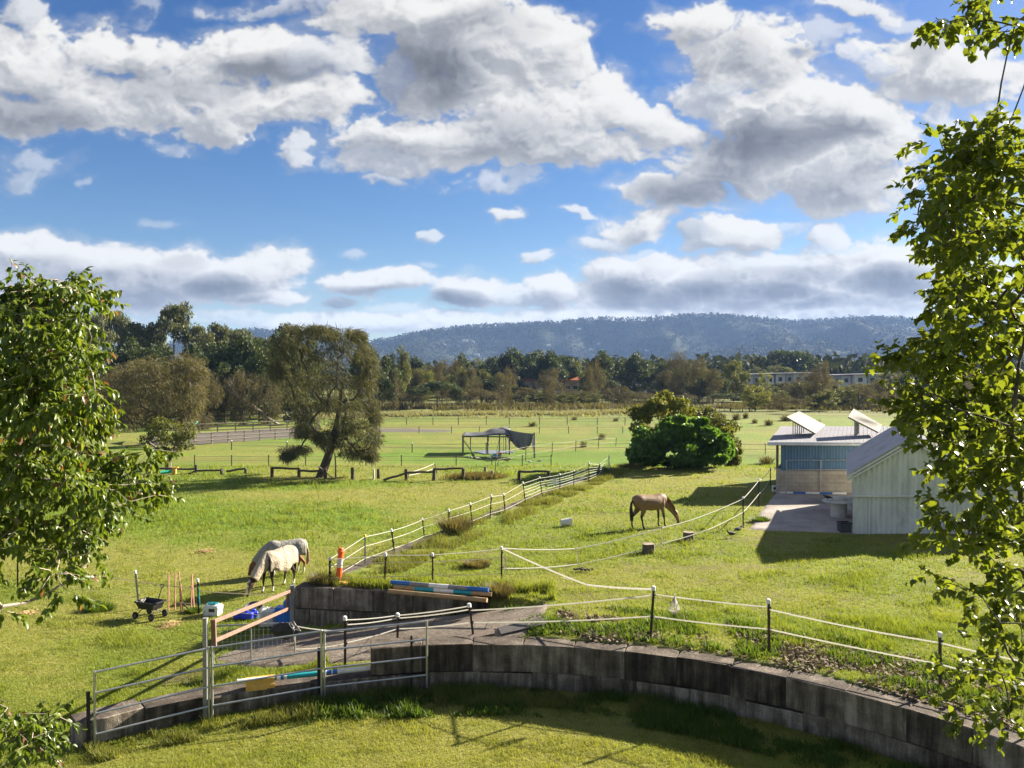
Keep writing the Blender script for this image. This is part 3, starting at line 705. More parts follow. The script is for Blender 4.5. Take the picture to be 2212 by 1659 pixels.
# ---- kinds of which many stand further off: one of each is built, then copied
def proto(name, **kw):
    o = thing(name, None, None); crown_tree(name, 10.0, 8.0, parent=o, **kw); remember(o); return o
PROTO = {
 'gum': [proto('gum_tree', style='gum', mat_=M_GUM, bark=BARKP, seed=s, n_cl=34, per=120, L=.42, W=.16, base=.34, trunk=.62, cl_r=.115, gap=.09, shape='umbrella', cl_flat=.62) for s in (31, 32, 33)],
 'cas': [proto('brown_casuarina', style='needle', mat_=M_BRN, bark=BARK, seed=s, n_cl=38, per=150, L=.6, W=.07, base=.05, trunk=.6, cl_r=.15, shape='tall', cl_flat=1.2) for s in (41, 42, 43)],
 'dark': [proto('evergreen_tree', style='leaf', mat_=M_DRK, bark=BARK, seed=s, n_cl=34, per=150, L=.5, W=.26, base=.08, trunk=.5, cl_r=.16, gap=.08, shape='round') for s in (51, 52)],
 'mid': [proto('bushy_tree', style='leaf', mat_=M_MID, bark=BARKG, seed=s, n_cl=32, per=150, L=.45, W=.22, base=.12, trunk=.5, cl_r=.15, gap=.08, shape='round') for s in (61, 62)],
 'yel': [proto('yellow_green_tree', style='leaf', mat_=M_YEL, bark=BARK, seed=s, n_cl=32, per=150, L=.45, W=.22, base=.12, trunk=.5, cl_r=.16, shape='round') for s in (71,)],
 'flat': [proto('spreading_acacia', style='leaf', mat_=M_DRK, bark=BARK, seed=s, n_cl=30, per=150, L=.45, W=.2, base=.42, trunk=.4, cl_r=.16, gap=.09, shape='umbrella', cl_flat=.5) for s in (81,)],
 'grey': [proto('grey_scrub_tree', style='needle', mat_=M_BRN, bark=BARKG, seed=s, n_cl=30, per=120, L=.5, W=.08, base=.18, trunk=.35, cl_r=.16, gap=.08, shape='umbrella', cl_flat=.6) for s in (91, 92)],
 'bare': [proto('sparse_tree', style='needle', mat_=M_BRN, bark=BARKG, seed=s, n_cl=26, per=26, L=.5, W=.06, base=.3, trunk=.5, cl_r=.13, shape='tall') for s in (95,)],
}
used = {}
def far_tree(kind, px, top, wpx, Y, look, group):
    pr = PROTO[kind]; k = used.get(kind, 0); used[kind] = k + 1; src = pr[k % len(pr)]
    rg = random.Random(int(px * 7 + top)); o = src if k < len(pr) else copy_tree(src)
    p, H, Wd = place_tree(px, 0, top, wpx, Y=Y)
    o.location = p; o.rotation_euler = (0, 0, rg.uniform(0, 6.28)); o.scale = (Wd / 8.0, Wd / 8.0, H / 10.0)
    props(o, None, 'tree', group); FAR.append((group, px, o, look)); return o
FAR = []
G1 = 'tall eucalypts behind the casuarinas on the left'
for (x, top, wd, Y) in ((205,668,80,150),(248,664,86,158),(295,688,90,146),(378,646,112,150),(335,700,70,162),(432,698,84,150),(478,692,84,158),(518,704,74,150),(552,722,60,148),(160,700,90,160),(110,712,90,155)):
    far_tree('gum', x, top, wd, Y, 'tall open-crowned eucalypt', G1)
G2 = 'dark evergreens below the eucalypts on the left'
for (x, top, wd, Y) in ((225,745,86,128),(285,738,80,132),(345,742,84,130),(415,748,70,134),(470,735,90,130),(520,728,84,126),(565,722,90,132),(612,706,84,138),(650,720,80,142),(560,770,90,118),(500,785,90,122),(180,760,80,130),(120,770,100,128),(60,770,100,130),(820,762,70,150),(790,745,60,160)):
    far_tree('dark', x, top - 12, wd * 1.1, Y, 'dark round evergreen', G2)
G3 = 'brown casuarinas along the far edge of the paddocks'
for (x, top, wd, Y) in ((826,768,44,165),(850,800,36,150),(905,800,44,180),(955,768,46,190),(985,775,42,186),(1015,790,48,176),(1050,800,44,190),(1085,805,44,172),(1100,790,40,186),(1188,808,30,165),(1272,792,32,176),(1285,775,46,180),(1345,830,36,176),(1463,758,62,188),(1508,770,64,190),(1540,790,40,180),(1440,800,50,196),(1722,828,40,165),(1745,795,44,170),(1776,782,52,168),(1690,850,50,150),(1855,825,70,160),(1900,820,60,166),(1950,830,70,160),(2010,835,80,170),(2080,825,80,168),(2150,820,90,170)):
    far_tree('cas', x, top, wd, Y, 'brown feathery casuarina', G3)
G4 = 'dark trees behind the far brown casuarinas'
for (x, top, wd, Y) in ((1060,770,50,240),(1110,757,60,235),(1150,756,60,240),(1190,764,56,236),(1225,768,50,244),(1300,764,60,232),(1335,772,54,238),(1370,768,60,230),(1400,776,50,240),(900,776,50,225),(930,790,50,230),(1000,770,44,240),(1435,780,40,236)):
    far_tree('dark', x, top - 9, wd * 1.15, Y, 'dark rounded tree', G4)
G5 = 'mid green bushy trees on the far plain'
for (x, top, wd, Y) in ((862,742,52,158),(1030,770,50,245),(1080,776,50,250),(1350,790,50,290),(1395,785,60,300),(1585,772,60,196),(1640,790,50,300),(1680,785,60,310),(1790,838,50,150),(1820,835,56,158),(1760,850,44,150),(1245,775,40,246),(1930,800,70,230),(2050,800,80,230),(1270,845,60,172),(1190,848,56,178),(1225,850,50,168),(1330,855,40,176)):
    far_tree('mid', x, top, wd, Y, 'mid green bushy tree', G5)
G6 = 'yellow-green trees on the far plain'
for (x, top, wd, Y) in ((1632,826,62,150),(915,790,50,205),(1107,815,22,230),(1090,830,24,195),(1255,832,18,210),(1650,800,30,240),(1800,815,40,240)):
    far_tree('yel', x, top, wd, Y, 'yellow-green leafy tree', G6)
G7 = 'spreading scrub trees at the edge of the far paddock'
for (x, top, wd, Y) in ((945,822,96,160),(905,838,60,166),(1560,850,70,170)):
    far_tree('flat', x, top, wd, Y, 'dark flat-topped acacia', G7)
for (x, top, wd, Y) in ((875,848,90,156),(1030,838,70,160),(1060,845,50,166),(1135,835,60,168),(1300,850,50,175),(500,850,60,140),(545,845,60,136),(1480,850,60,172),(1720,860,60,140)):
    far_tree('grey', x, top, wd, Y, 'low grey-brown scrub tree', G7)
for (x, top, wd, Y) in ((1325,818,46,150),(1080,838,36,146),(1355,835,40,160),(1000,850,36,158)):
    far_tree('bare', x, top, wd, Y, 'thin nearly bare tree', 'nearly bare trees at the far paddock edge')
rgt = random.Random(44)
for k in range(30):
    x = (1590 + k * 12) if k < 26 else (1305 + (k - 26) * 34)
    far_tree(['grey', 'mid', 'mid'][k % 3], x + rgt.uniform(-6, 6), rgt.uniform(824, 834), rgt.uniform(30, 46), rgt.uniform(225, 248), ['low grey-brown scrub tree', 'mid green bushy tree', 'mid green bushy tree'][k % 3], [G7, G5, G5][k % 3])
for k in range(64):
    x = 800 + k * 22 + rgt.uniform(-9, 9); kd = rgt.choice(['cas', 'mid', 'mid', 'dark', 'cas'])
    if 1108 < x < 1184 or 1192 < x < 1270 or 1300 < x < 1425 or 1596 < x < 1730 or 1790 < x < 1900: top_, Y_ = rgt.uniform(838, 850), rgt.uniform(170, 200)
    else: top_, Y_ = rgt.uniform(785, 822), rgt.uniform(176, 225)
    far_tree(kd, x, top_, rgt.uniform(44, 76), Y_, {'cas': 'brown feathery casuarina', 'mid': 'mid green bushy tree', 'dark': 'dark rounded tree'}[kd], {'cas': G3, 'mid': G5, 'dark': G4}[kd])
for k in range(20):
    x = 20 + k * 33 + rgt.uniform(-10, 10); far_tree('dark' if k % 3 else 'mid', x, rgt.uniform(740, 790), rgt.uniform(70, 100), rgt.uniform(120, 150), 'dark round evergreen' if k % 3 else 'mid green bushy tree', G2 if k % 3 else G5)
for k in range(9):
    x = 190 + k * 48 + rgt.uniform(-10, 10); far_tree('cas', x, rgt.uniform(790, 815), rgt.uniform(70, 95), rgt.uniform(104, 116), 'brown feathery casuarina', G3)
FIGF = solo('fig_tree', 'huge dark dome-shaped tree rising behind the white houses on the right', 1702, 825, 763, 130, 'leaf', M_DRK, BARK, 98, Y=345, n_cl=46, per=150, L=1.4, W=.8, base=.05, cl_r=.15, shape='umbrella', trunk=.4)
ZONES = ((840, 'in the belt left of the big casuarina'), (1350, 'in the treeline behind the shade canopy'), (1610, 'in the treeline behind the fig bush'), (9999, 'in the treeline behind the sheds'))
byk = {}
for grp, px, o, look in FAR: byk.setdefault((look, next(z for lim, z in ZONES if px < lim)), []).append((px, o))
for (look, zone), L_ in byk.items():
    L_.sort(key=lambda q: q[0])
    for k, (px, o) in enumerate(L_):
        o['label'] = f'{look} {zone}, {ORD[k]} from left' if len(L_) > 1 else f'only {look} {zone}'

# ---- far woodland that reads as one mass: hill forest, and the woods at its foot
def woodland(name, n, fn, mat_, label, seed, per=9, lf=.5):
    g = np.random.default_rng(seed); P, S = fn(g, n)
    idx = np.repeat(np.arange(len(P)), per); N = len(idx)
    d = rand_dirs(N, .2, g); C = P[idx] + d * S[idx][:, None] * np.array([.55, .55, .6]) * g.uniform(.4, 1, N)[:, None]
    C[:, 2] += S[idx] * .5
    A = rand_dirs(N, .1, g); B, _ = frames(A, g)
    V, F = leaves_quads(C - A * S[idx][:, None] * .15, A, B, S[idx] * lf, S[idx] * lf * .7)
    o = mesh_np(name, V, F, mat_, rnd=np.repeat(np.clip(.5 * g.uniform(0, 1, len(P))[idx] + .5 * g.uniform(0, 1, N), 0, 1), 4)); props(o, label, None, None, 'stuff'); return o
def on_hill(g, n):
    x = g.uniform(-1900, 2200, n); y = g.uniform(1650, 2640, n); ed = g.uniform(0, 1, n) < .22
    y[ed] = g.uniform(HY - 60, HY + 25, ed.sum()); z = hill_z(x, y); k = (z > 3) & (np.abs(x) < y * .75)
    return np.stack([x[k], y[k], z[k] - 3], 1), g.uniform(9, 19, k.sum())
M_HILLF = leaf_mat('hill_forest', (.008, .013, .007), (.017, .025, .011), (.032, .042, .018), .1, .8, .1)
woodland('hill_forest', 17000, on_hill, M_HILLF, 'eucalypt forest covering the long ridge', 5, 12, .36)
def on_plain(g, n):
    y = 10 ** g.uniform(math.log10(330), math.log10(1700), n); x = g.uniform(-.62, .72, n) * y
    return np.stack([x, y, np.full(n, -1.5)], 1), g.uniform(6, 12, n) * (1 + .25 * (x > 0))
M_PLAINF = leaf_mat('plain_woodland', (.020, .028, .012), (.045, .056, .022), (.085, .095, .036), .15, .8, .1)
woodland('far_woodland', 4200, on_plain, M_PLAINF, 'pale green woods on the plain below the ridge', 6, 46, .24)

# ---- grasses
def blades(name, pts, h, w, mat_, rnd, label, lean=.45, seed=1, curl=False):
    g = np.random.default_rng(seed); n = len(pts)
    an = g.uniform(0, 6.283, n); B = np.stack([np.cos(an), np.sin(an), 0 * an], 1)
    ln = rand_dirs(n, 0, g) * lean; ln[:, 2] = 1; ln[:, 0] -= .12
    tip = pts + ln * h[:, None]
    V = np.stack([pts - B * w[:, None] * .5, pts + B * w[:, None] * .5, tip], 1).reshape(-1, 3)
    o = mesh_np(name, V, np.arange(n * 3).reshape(n, 3), mat_, rnd=np.repeat(rnd, 3)); props(o, label, None, None, 'stuff'); return o
M_GRASS = leaf_mat('grass_blades', (.076, .116, .016), (.186, .222, .029), (.34, .31, .085), .5, .6, .2, tcol=(1.15, 1.15, .55))
M_DRYG = leaf_mat('dry_grass', (.07, .06, .028), (.15, .13, .06), (.27, .235, .125), .35, .7, .2)
M_RANK = leaf_mat('rank_grass_blades', (.075, .092, .020), (.16, .18, .040), (.28, .265, .095), .4, .7, .2)
M_WEED = leaf_mat('weeds', (.030, .060, .010), (.075, .13, .018), (.14, .19, .032), .45, .5, .3)
def scatter(n, y0, y1, g, p=2.0):
    """points thinning out with distance"""
    u = g.uniform(0, 1, n); y = 1 / (1 / y0 + u * (1 / y1 - 1 / y0)); x = g.uniform(-.82, .82, n) * y
    return x, y
RAMPA, SLABA = np.array(RAMP, float), np.array(SLAB, float)
def bare(x, y):
    r = np.hypot(x - YC[0], y - YC[1]); th = np.arctan2(y - YC[1], x - YC[0]); th = np.where(th < -2, th + 6.283, th); wr = wall_r(th)
    b = (r > wr - .02) & (r < wr + .62) & (th > R_(5)) & (th < R_(135.5))
    b |= poly_sd(x, y, RAMPA) > -.05
    b |= poly_sd(x, y, SLABA) > -.05
    e = FB - FA; e = e / np.linalg.norm(e); s_ = (x - FA[0]) * e[0] + (y - FA[1]) * e[1]; c_ = (x - FA[0]) * e[1] - (y - FA[1]) * e[0]
    b |= (np.abs(c_) < .5) & (s_ > -1) & (s_ < 31)
    b |= (y > 21.9) & (y < 23.4) & (x > -6.6) & (x < -.5) & (y < 22.95 - .15 * (x + 6))
    b |= (x > 12.8) & (y > 30.5) & (x < 34) & (y < 47)
    return b
g = np.random.default_rng(77)
x, y = scatter(680000, 14.2, 64, g); k = ~bare(x, y); x, y = x[k], y[k]
dmk = dirt_mask(x, y); lmk = lush_mask(x, y); n_ = fbm(x * 1.1, y * 1.1, 4, 12); n2_ = fbm(x * .35, y * .35, 3, 13)
k = g.uniform(0, 1, len(x)) > dmk * .75; x, y, dmk, lmk, n_, n2_ = x[k], y[k], dmk[k], lmk[k], n_[k], n2_[k]
inr = np.hypot(x - YC[0], y - YC[1]) < 10.6
rn_in = .32 * inr
h = (.040 + .04 * lmk + .065 * sstep(.52, .72, n_) * (.4 + lmk)) * g.uniform(.5, 1.4, len(x)) * (1 + .012 * (y - 15))
wd = (.010 + .0009 * (y - 14)) * g.uniform(.7, 1.5, len(x))
z = ZT(x, y)
tf = sstep(.55, .70, fbm(x * 1.5, y * 2.6, 4, 15)); h = h * (1 + .45 * tf)
rn = np.clip(.64 + rn_in - .28 * lmk + .5 * (n2_ - .5) - .20 * tf + g.normal(0, .17, len(x)), 0, 1)
blades('grass', np.stack([x, y, z - .01], 1), h, wd, M_GRASS, rn, 'short paddock grass', .7, 3)
# rank growth at the wall foot, along the low wall, and on the banks
def along(n, th0, th1, r0, r1, g):
    th = np.radians(g.uniform(th0, th1, n)); r = wall_r(th) - g.uniform(r0, r1, n); return YC[0] + r * np.cos(th), YC[1] + r * np.sin(th)
def weeds(name, x, y, hh, ww, mat_, label, seed, ht=None):
    g = np.random.default_rng(seed); k = sstep(.30, .66, fbm(x * 1.4, y * 1.4, 5, seed)) * g.uniform(.4, 1.3, len(x))
    k2 = k > g.uniform(.05, .6, len(x)); x, y, k = x[k2], y[k2], k[k2]
    return blades(name, np.stack([x, y, ZT(x, y) - .02], 1), hh * k, ww * g.uniform(.7, 1.4, len(x)), mat_, np.clip(g.normal(.5, .22, len(x)), 0, 1), label, .55, seed)
g = np.random.default_rng(78)
xa, ya = along(20000, 66, 134, .02, .95, g); weeds('dry_grass', xa, ya, .24, .020, M_RANK, 'tall dry grass along the foot of the low wall', 81)
xa, ya = along(30000, 14, 112, .05, 1.35, g); weeds('weeds', xa, ya, .22, .040, M_WEED, 'green weeds along the foot of the curved wall', 82)
xa, ya = along(16000, 108, 135, -1.9, -.66, g); weeds('rough_grass', xa, ya, .22, .022, M_GRASS, 'rough grass between the low wall and the ramp', 83)
s_ = g.uniform(0, 1, 26000); e = FB - FA; nrm_ = np.array([e[1], -e[0]]) / np.linalg.norm(e); q = g.uniform(.1, 1.6, 26000)
xa = FA[0] + e[0] * s_ + nrm_[0] * q; ya = FA[1] + e[1] * s_ + nrm_[1] * q
weeds('rank_grass', xa, ya, .30, .024, M_RANK, 'rank pale grass along the long fence', 84)
xa = g.uniform(-5.6, 1.2, 16000); ya = 22.75 - .15 * (xa + 6) + g.uniform(.05, 1.3, 16000)
weeds('bank_grass', xa, ya, .30, .028, M_GRASS, 'tufted grass on top of the ramp wall', 85)
xa, ya = along(16000, 22, 88, -3.2, -.70, g); weeds('bed_weeds', xa, ya, .16, .05, M_WEED, 'low green weeds in the bed above the curved wall', 86)
# pale seed heads and sedge in the low country beyond the fences
def band(n, pts, zz, g):
    P = np.array([at_z(a, b, -1.2)[:2] for a, b in pts]); t_ = g.uniform(0, 1, n); i = np.minimum((t_ * (len(P) - 1)).astype(int), len(P) - 2); f = t_ * (len(P) - 1) - i
    Q = P[i] * (1 - f)[:, None] + P[i + 1] * f[:, None]; return Q[:, 0] + g.normal(0, 2, n), Q[:, 1] + g.normal(0, zz, n)
M_PALE = leaf_mat('seed_heads', (.14, .14, .075), (.23, .23, .135), (.34, .34, .22), .35, .8, .1)
M_SEDGE = leaf_mat('sedge', (0.063, 0.056, 0.025), (0.119, 0.109, 0.048), (0.196, 0.175, 0.077), .25, .8, .1)
xa, ya = band(30000, ((640, 903), (850, 899), (1100, 898), (1350, 895), (1400, 893)), 3.2, g)
k = sstep(.46, .6, fbm(xa * .22, ya * .5, 4, 91)) > .3; xa, ya = xa[k], ya[k]
blades('pale_grass', np.stack([xa, ya, ZT(xa, ya)], 1), g.uniform(.25, .7, len(xa)), g.uniform(.12, .3, len(xa)), M_PALE, g.uniform(0, 1, len(xa)), 'drift of pale seeding grass beyond the far fence', .8, 92)
xa, ya = band(26000, ((450, 884), (800, 884), (1100, 882), (1400, 880), (1800, 884), (2100, 890)), 6.0, g)
k = sstep(.45, .6, fbm(xa * .1, ya * .3, 4, 95)) > .3; xa, ya = xa[k], ya[k]
blades('sedge', np.stack([xa, ya, ZT(xa, ya)], 1), g.uniform(.4, 1.2, len(xa)), g.uniform(.15, .4, len(xa)), M_SEDGE, g.uniform(0, 1, len(xa)), 'brown sedge in front of the far trees', .5, 93)
# leaf litter and clods on the bed above the wall
dmx = np.random.default_rng(90); n = 52000
th = np.radians(dmx.uniform(12, 88, n)); r = 10.65 + dmx.uniform(.5, 3.2, n); xa, ya = YC[0] + r * np.cos(th), YC[1] + r * np.sin(th)
k = dirt_mask(xa, ya) * dmx.uniform(.0, 1.0, n) > .40; xa, ya = xa[k], ya[k]
A = rand_dirs(len(xa), .1, dmx) * np.array([1, 1, .35]); A /= np.linalg.norm(A, axis=1)[:, None]; B, _ = frames(A, dmx, up=np.array([0, 0, 1.0])[None]); C = np.stack([xa, ya, ZT(xa, ya) + dmx.uniform(0, .04, len(xa))], 1)
V, F = leaves_quads(C, A, B, dmx.uniform(.05, .13, len(xa)), dmx.uniform(.04, .10, len(xa)))
M_LIT = leaf_mat('leaf_litter', (.060, .045, .028), (.15, .115, .075), (.27, .21, .145), .1, .8, .2)
props(mesh_np('leaf_litter', V, F, M_LIT, rnd=np.repeat(dmx.uniform(0, 1, len(xa)), 4)), 'brown leaf litter and clods above the curved wall', None, None, 'stuff')
# ------------------------------------------------------------------ the two foreground trees whose branches reach into the picture
def leafy(name, label, depth, clumps, root, trunk, mat_, bark, seed, L, W, cov, heart, r0, droop, spread=1.2, hang=.4, twist=None, limbs=()):
    g = np.random.default_rng(seed); o = thing(name, label, 'tree', root)
    root = np.array(root, float)
    C, R = [], []
    for (x, y, rx, ry) in clumps:
        n = max(1, int(round(rx * ry / 900)))
        for k in range(n):
            a = g.uniform(0, 6.283); q = math.sqrt(g.uniform(0, 1)) * .75 if n > 1 else 0
            Y = depth + g.uniform(-1, 1) * spread
            C.append(at_y(x + math.cos(a) * q * rx, y + math.sin(a) * q * ry, Y)); f = Y / FPX
            s = .62 if n > 1 else .95
            R.append((rx * f * s * 1.12, (rx + ry) * .5 * f * s, ry * f * s * 1.05))
    C, R = np.array(C), np.array(R)
    hubs = np.array([at_y(x, y, depth + dy) for (x, y, dy) in limbs]) if limbs else np.zeros((0, 3))
    allc = np.concatenate([hubs, C]) - root
    sk = skeleton((0, 0, -.2), np.array(trunk) - root, allc, r0, seed, 6, .12, 8, .02, twist)
    # leafy twigs: each clump holds short twigs with leaves along them
    area = R[:, 0] * R[:, 2] * math.pi; per = np.maximum(14, (area / (L * W * .5) * cov)).astype(int)
    tw = np.maximum(3, per // 9)
    idx = np.repeat(np.arange(len(C)), tw); N = len(idx); d = rand_dirs(N, .1, g)
    tb = C[idx] + d * R[idx] * (g.uniform(.05, .75, N) ** .6)[:, None]
    axis_ = d * np.array([1, 1, .5]) + np.array([0, 0, -hang]) + g.normal(size=(N, 3)) * .25; axis_ /= np.linalg.norm(axis_, axis=1)[:, None]
    tl = L * g.uniform(1.8, 3.4, N)
    tip = tb + axis_ * tl[:, None]
    m_ = 9
    ti = np.repeat(np.arange(N), m_); s_ = np.tile(np.linspace(.15, 1.0, m_), N)
    P = tb[ti] + axis_[ti] * (tl[ti] * s_)[:, None]
    side = rand_dirs(len(ti), 0, g); A = axis_[ti] * .55 + side * .8 + np.array([0, 0, -droop]); A /= np.linalg.norm(A, axis=1)[:, None]
    B, Nn = frames(A, g, up=np.array([0, 0, 1.0])[None]); flip = np.sign(Nn[:, 2:3] + 1e-6); Nn = Nn * flip; B = B * flip
    sz = g.uniform(.65, 1.2, len(ti)) * np.where(s_ > .9, .7, 1)
    V, F = leaves_folded(P, A, B, Nn, L * sz, W * sz, heart)
    cl = g.uniform(0, 1, len(C))[idx][ti]; r = np.clip(.3 * cl + .6 * g.uniform(0, 1, len(ti)), 0, .95)
    if not heart: r = np.where((s_ > .85) & (g.uniform(0, 1, len(ti)) < .10), 1.0, r)
    mesh_np('foliage', V - np.repeat(root[None], len(V), 0), F, mat_, o, rnd=np.repeat(r, 8))
    for k in range(0, N, 2): sk.tube([tb[k] - root, tb[k] - root + axis_[k] * tl[k] * .5, tip[k] - root - axis_[k] * .03], [.005, .004, .002], 3, cap=False)
    sk.build('trunk', bark, o, smooth=True)
    return o, C
LC = [(60,640,66,50),(150,612,55,34),(185,640,36,36),(20,700,58,58),(110,700,66,56),(170,715,44,38),(30,790,56,56),(105,790,76,48),(178,772,28,36),(40,870,66,56),(135,860,74,56),(188,885,36,46),(205,850,24,34),(60,950,56,46),(150,960,56,36),
      (230,990,56,38),(290,998,42,42),(315,1050,34,36),(250,1060,66,36),(170,1030,56,46),(80,1040,66,46),(20,1030,46,56),(60,1110,66,46),(150,1110,66,46),(215,1105,36,28),(160,1175,56,38),(130,1232,62,36),(190,1215,36,28),(150,1282,30,16),(8,1185,24,44),(4,1310,16,36),(335,1070,14,16),(270,1110,14,22),
      (60,1560,66,34),(118,1548,30,28),(20,1530,36,18),(66,1608,40,24),(14,1600,28,30)]
LC += [(-60,660,60,50),(-160,700,70,60),(-90,800,70,60),(-220,820,70,60),(-330,760,70,60),(-120,940,70,50),(-260,960,70,50),(-380,900,60,60),(-100,1080,70,50),(-240,1100,70,50),(-90,1220,60,40),(-60,1560,60,40),(-170,1500,60,40),(-160,600,60,40),(-300,640,60,50)]
leafy('lilly_pilly', 'glossy green tree with reddish shoots reaching in from the left edge', 10.2, LC, (-9.6, 10.4, -1.2), (-8.6, 10.3, 6.6), M_LEFT, BARKP, 201, .108, .066, 5.6, False, .075, .75, 1.2, .35,
      limbs=((-60, 960, 0), (120, 985, 0), (-80, 700, 0), (-60, 1180, .2), (100, 1100, .2), (-120, 1560, .3), (215, 1010, .1)))
RC = [(2030,300,30,24),(2060,360,50,40),(2130,350,50,40),(2060,430,50,40),(2010,500,34,30),(2080,540,44,34),(2060,600,40,34),(2205,360,30,60),(2200,520,30,60),(2205,660,30,60),(2200,760,30,50),(2205,940,30,60),(2100,520,40,40),(2150,640,40,40),(2140,780,40,40),(2110,1000,40,40),(2205,1080,24,50),(2150,900,40,40),(1985,880,30,24),(1958,830,16,14),(2062,38,40,36),(2130,26,56,36),(2192,56,44,28),(2088,80,16,22),(2030,45,16,20),
      (2100,288,56,34),(2172,298,54,46),(2062,332,44,36),(2004,402,28,24),(2090,400,74,54),(2180,408,54,66),(1972,462,32,30),(2036,480,50,34),(2140,500,84,44),(2016,548,46,34),(2110,588,74,44),(2190,578,44,56),(2030,640,42,44),(2100,690,74,54),(2182,690,44,54),(2000,722,42,44),
      (2056,760,74,54),(1966,792,34,34),(1945,790,18,14),(2000,850,62,44),(2090,860,74,54),(2182,832,44,62),(1990,928,42,34),(2060,948,62,44),(2150,958,74,54),(2040,1015,24,22),(2112,1048,62,44),(2192,1048,34,54),(2050,1108,52,36),(2016,1150,30,28),(2120,1128,62,42),(2192,1150,34,44),(2085,1180,42,30),
      (2022,1240,20,16),(2055,1262,20,14),(2122,1288,42,32),(2182,1298,44,44),(2130,1350,54,34),(2180,1390,44,44),(2120,1440,52,32),(2062,1462,28,22),(2182,1480,44,42),(2112,1530,52,26),(2182,1556,44,22),(2150,1215,34,26),(2190,1230,24,30)]
leafy('broadleaf_tree', 'tree with broad glossy leaves and thin dark branches filling the right edge', 10.6, RC, (9.8, 10.4, -.2), (8.6, 10.6, 8.0), M_RIGHT, BARK, 202, .122, .106, 4.3, True, .085, .35, 1.7, .30,
      limbs=((2260, 900, 0), (2170, 690, .1), (2190, 860, -.1), (2120, 800, .1), (2230, 1250, .1), (2120, 1180, 0), (2230, 450, 0), (2150, 430, .1), (2240, 60, .1), (2240, 1480, 0), (2150, 1450, .1)))
# ------------------------------------------------------------------ block walls
m, t = mat('weathered_concrete')
c0 = t.coord(); rn = t.rnd()
off = t.n('ShaderNodeVectorMath', {0: c0, 1: t.n('ShaderNodeCombineXYZ', {0: t.math('MULTIPLY', rn, 37.0), 1: t.math('MULTIPLY', rn, 11.0)}).outputs[0]}, operation='ADD').outputs[0]
str_ = t.noise(t.n('ShaderNodeMapping', {'Vector': off, 'Scale': (5.5, 5.5, .55)}).outputs[0], 1.0, 6, .65)
blo = t.noise(off, 2.2, 6, .65); fin = t.noise(off, 30, 4, .65)
f = t.math('ADD', t.math('MULTIPLY_ADD', str_, .55, t.math('MULTIPLY', blo, .35)), t.math('MULTIPLY_ADD', fin, .14, t.math('MULTIPLY_ADD', rn, .20, -.12)))
col = t.ramp(f, [(.36, (.022, .018, .014)), (.46, (.070, .055, .042)), (.56, (.155, .127, .098)), (.67, (.33, .285, .23))])
nz = t.n('ShaderNodeSeparateXYZ', {0: t.n('ShaderNodeNewGeometry').outputs['Normal']}).outputs[2]
top = t.ramp(t.math('MULTIPLY_ADD', blo, .6, t.math('MULTIPLY', fin, .4)), [(.36, (.030, .024, .019)), (.52, (.095, .076, .060)), (.68, (.26, .22, .18))])
col = t.mix(t.math('GREATER_THAN', nz, .8), col, top)
t.out(t.pbr(col, .92, 0, t.bump(t.math('MULTIPLY_ADD', blo, .7, t.math('MULTIPLY', fin, .4)), .035), .2))
M_BLOCK = m
def block(parent, c, size, ang, seed, tilt=0.0):
    rg = random.Random(seed)
    mb = MB(); mb.rng = rg
    mb.box((0, 0, 0), size, None, .018, .006)
    o = mb.build('concrete_block', M_BLOCK, parent); pl = Vector(parent.location)
    o.location = Vector(c) - pl; o.rotation_euler = (tilt, rg.uniform(-.008, .008), ang + rg.uniform(-.012, .012)); return o
def thpos(th, r): return YC[0] + r * math.cos(th), YC[1] + r * math.sin(th)
p0 = thpos(R_(90), 10.95)
cw = thing('retaining_wall', 'long curved wall of dark stained concrete blocks around the round yard', 'wall', (p0[0], p0[1], -1.3))
def course(th_list, ztop, h, seed):
    for k in range(len(th_list) - 1):
        a, b = R_(th_list[k]), R_(th_list[k + 1]); th = (a + b) / 2; r = float(wall_r(np.array(th)))
        L = abs(a - b) * r - .014; x, y = thpos(th, r + .30)
        rg = random.Random(seed + k); dz = rg.uniform(-.015, .015) - (.03 if k % 5 == 2 else 0)
        block(cw, (x, y, ztop - h / 2 + dz), (L + .03, .60, h), th + math.pi / 2 * -1, seed + k)
up = list(np.arange(103.7, 2, -6.15)); course(up, .0, .62, 300)
lo = list(np.arange(134.5, 0, -6.3)); course(lo, -.635, .62, 400)
# wall beside the ramp: two courses, with the corner that turns back under the long fence
wl = thing('ramp_wall', 'black stained two-course block wall behind the concrete ramp', 'wall', (-3.4, 22.7, -1.4))
A0, A1 = np.array([-6.25, 23.0]), np.array([-.62, 22.1]); d_ = (A1 - A0) / np.linalg.norm(A1 - A0); an = math.atan2(d_[1], d_[0]); Lw = np.linalg.norm(A1 - A0)
nrm = np.array([-d_[1], d_[0]])
for crs, (zt_, offs) in enumerate(((0.02, 0), (-.61, .45), (-1.24, 0))):
    xs = [0] + list(np.arange(1.17 + offs - (1.17 if offs else 0), Lw - .3, 1.17)) + [Lw]
    for k in range(len(xs) - 1):
        if crs == 2 and xs[k] > 2.2: continue
        c = A0 + d_ * (xs[k] + xs[k + 1]) / 2 + nrm * .30; block(wl, (c[0], c[1], zt_ - .31), (xs[k + 1] - xs[k] - .014, .60, .61), an, 500 + crs * 20 + k)
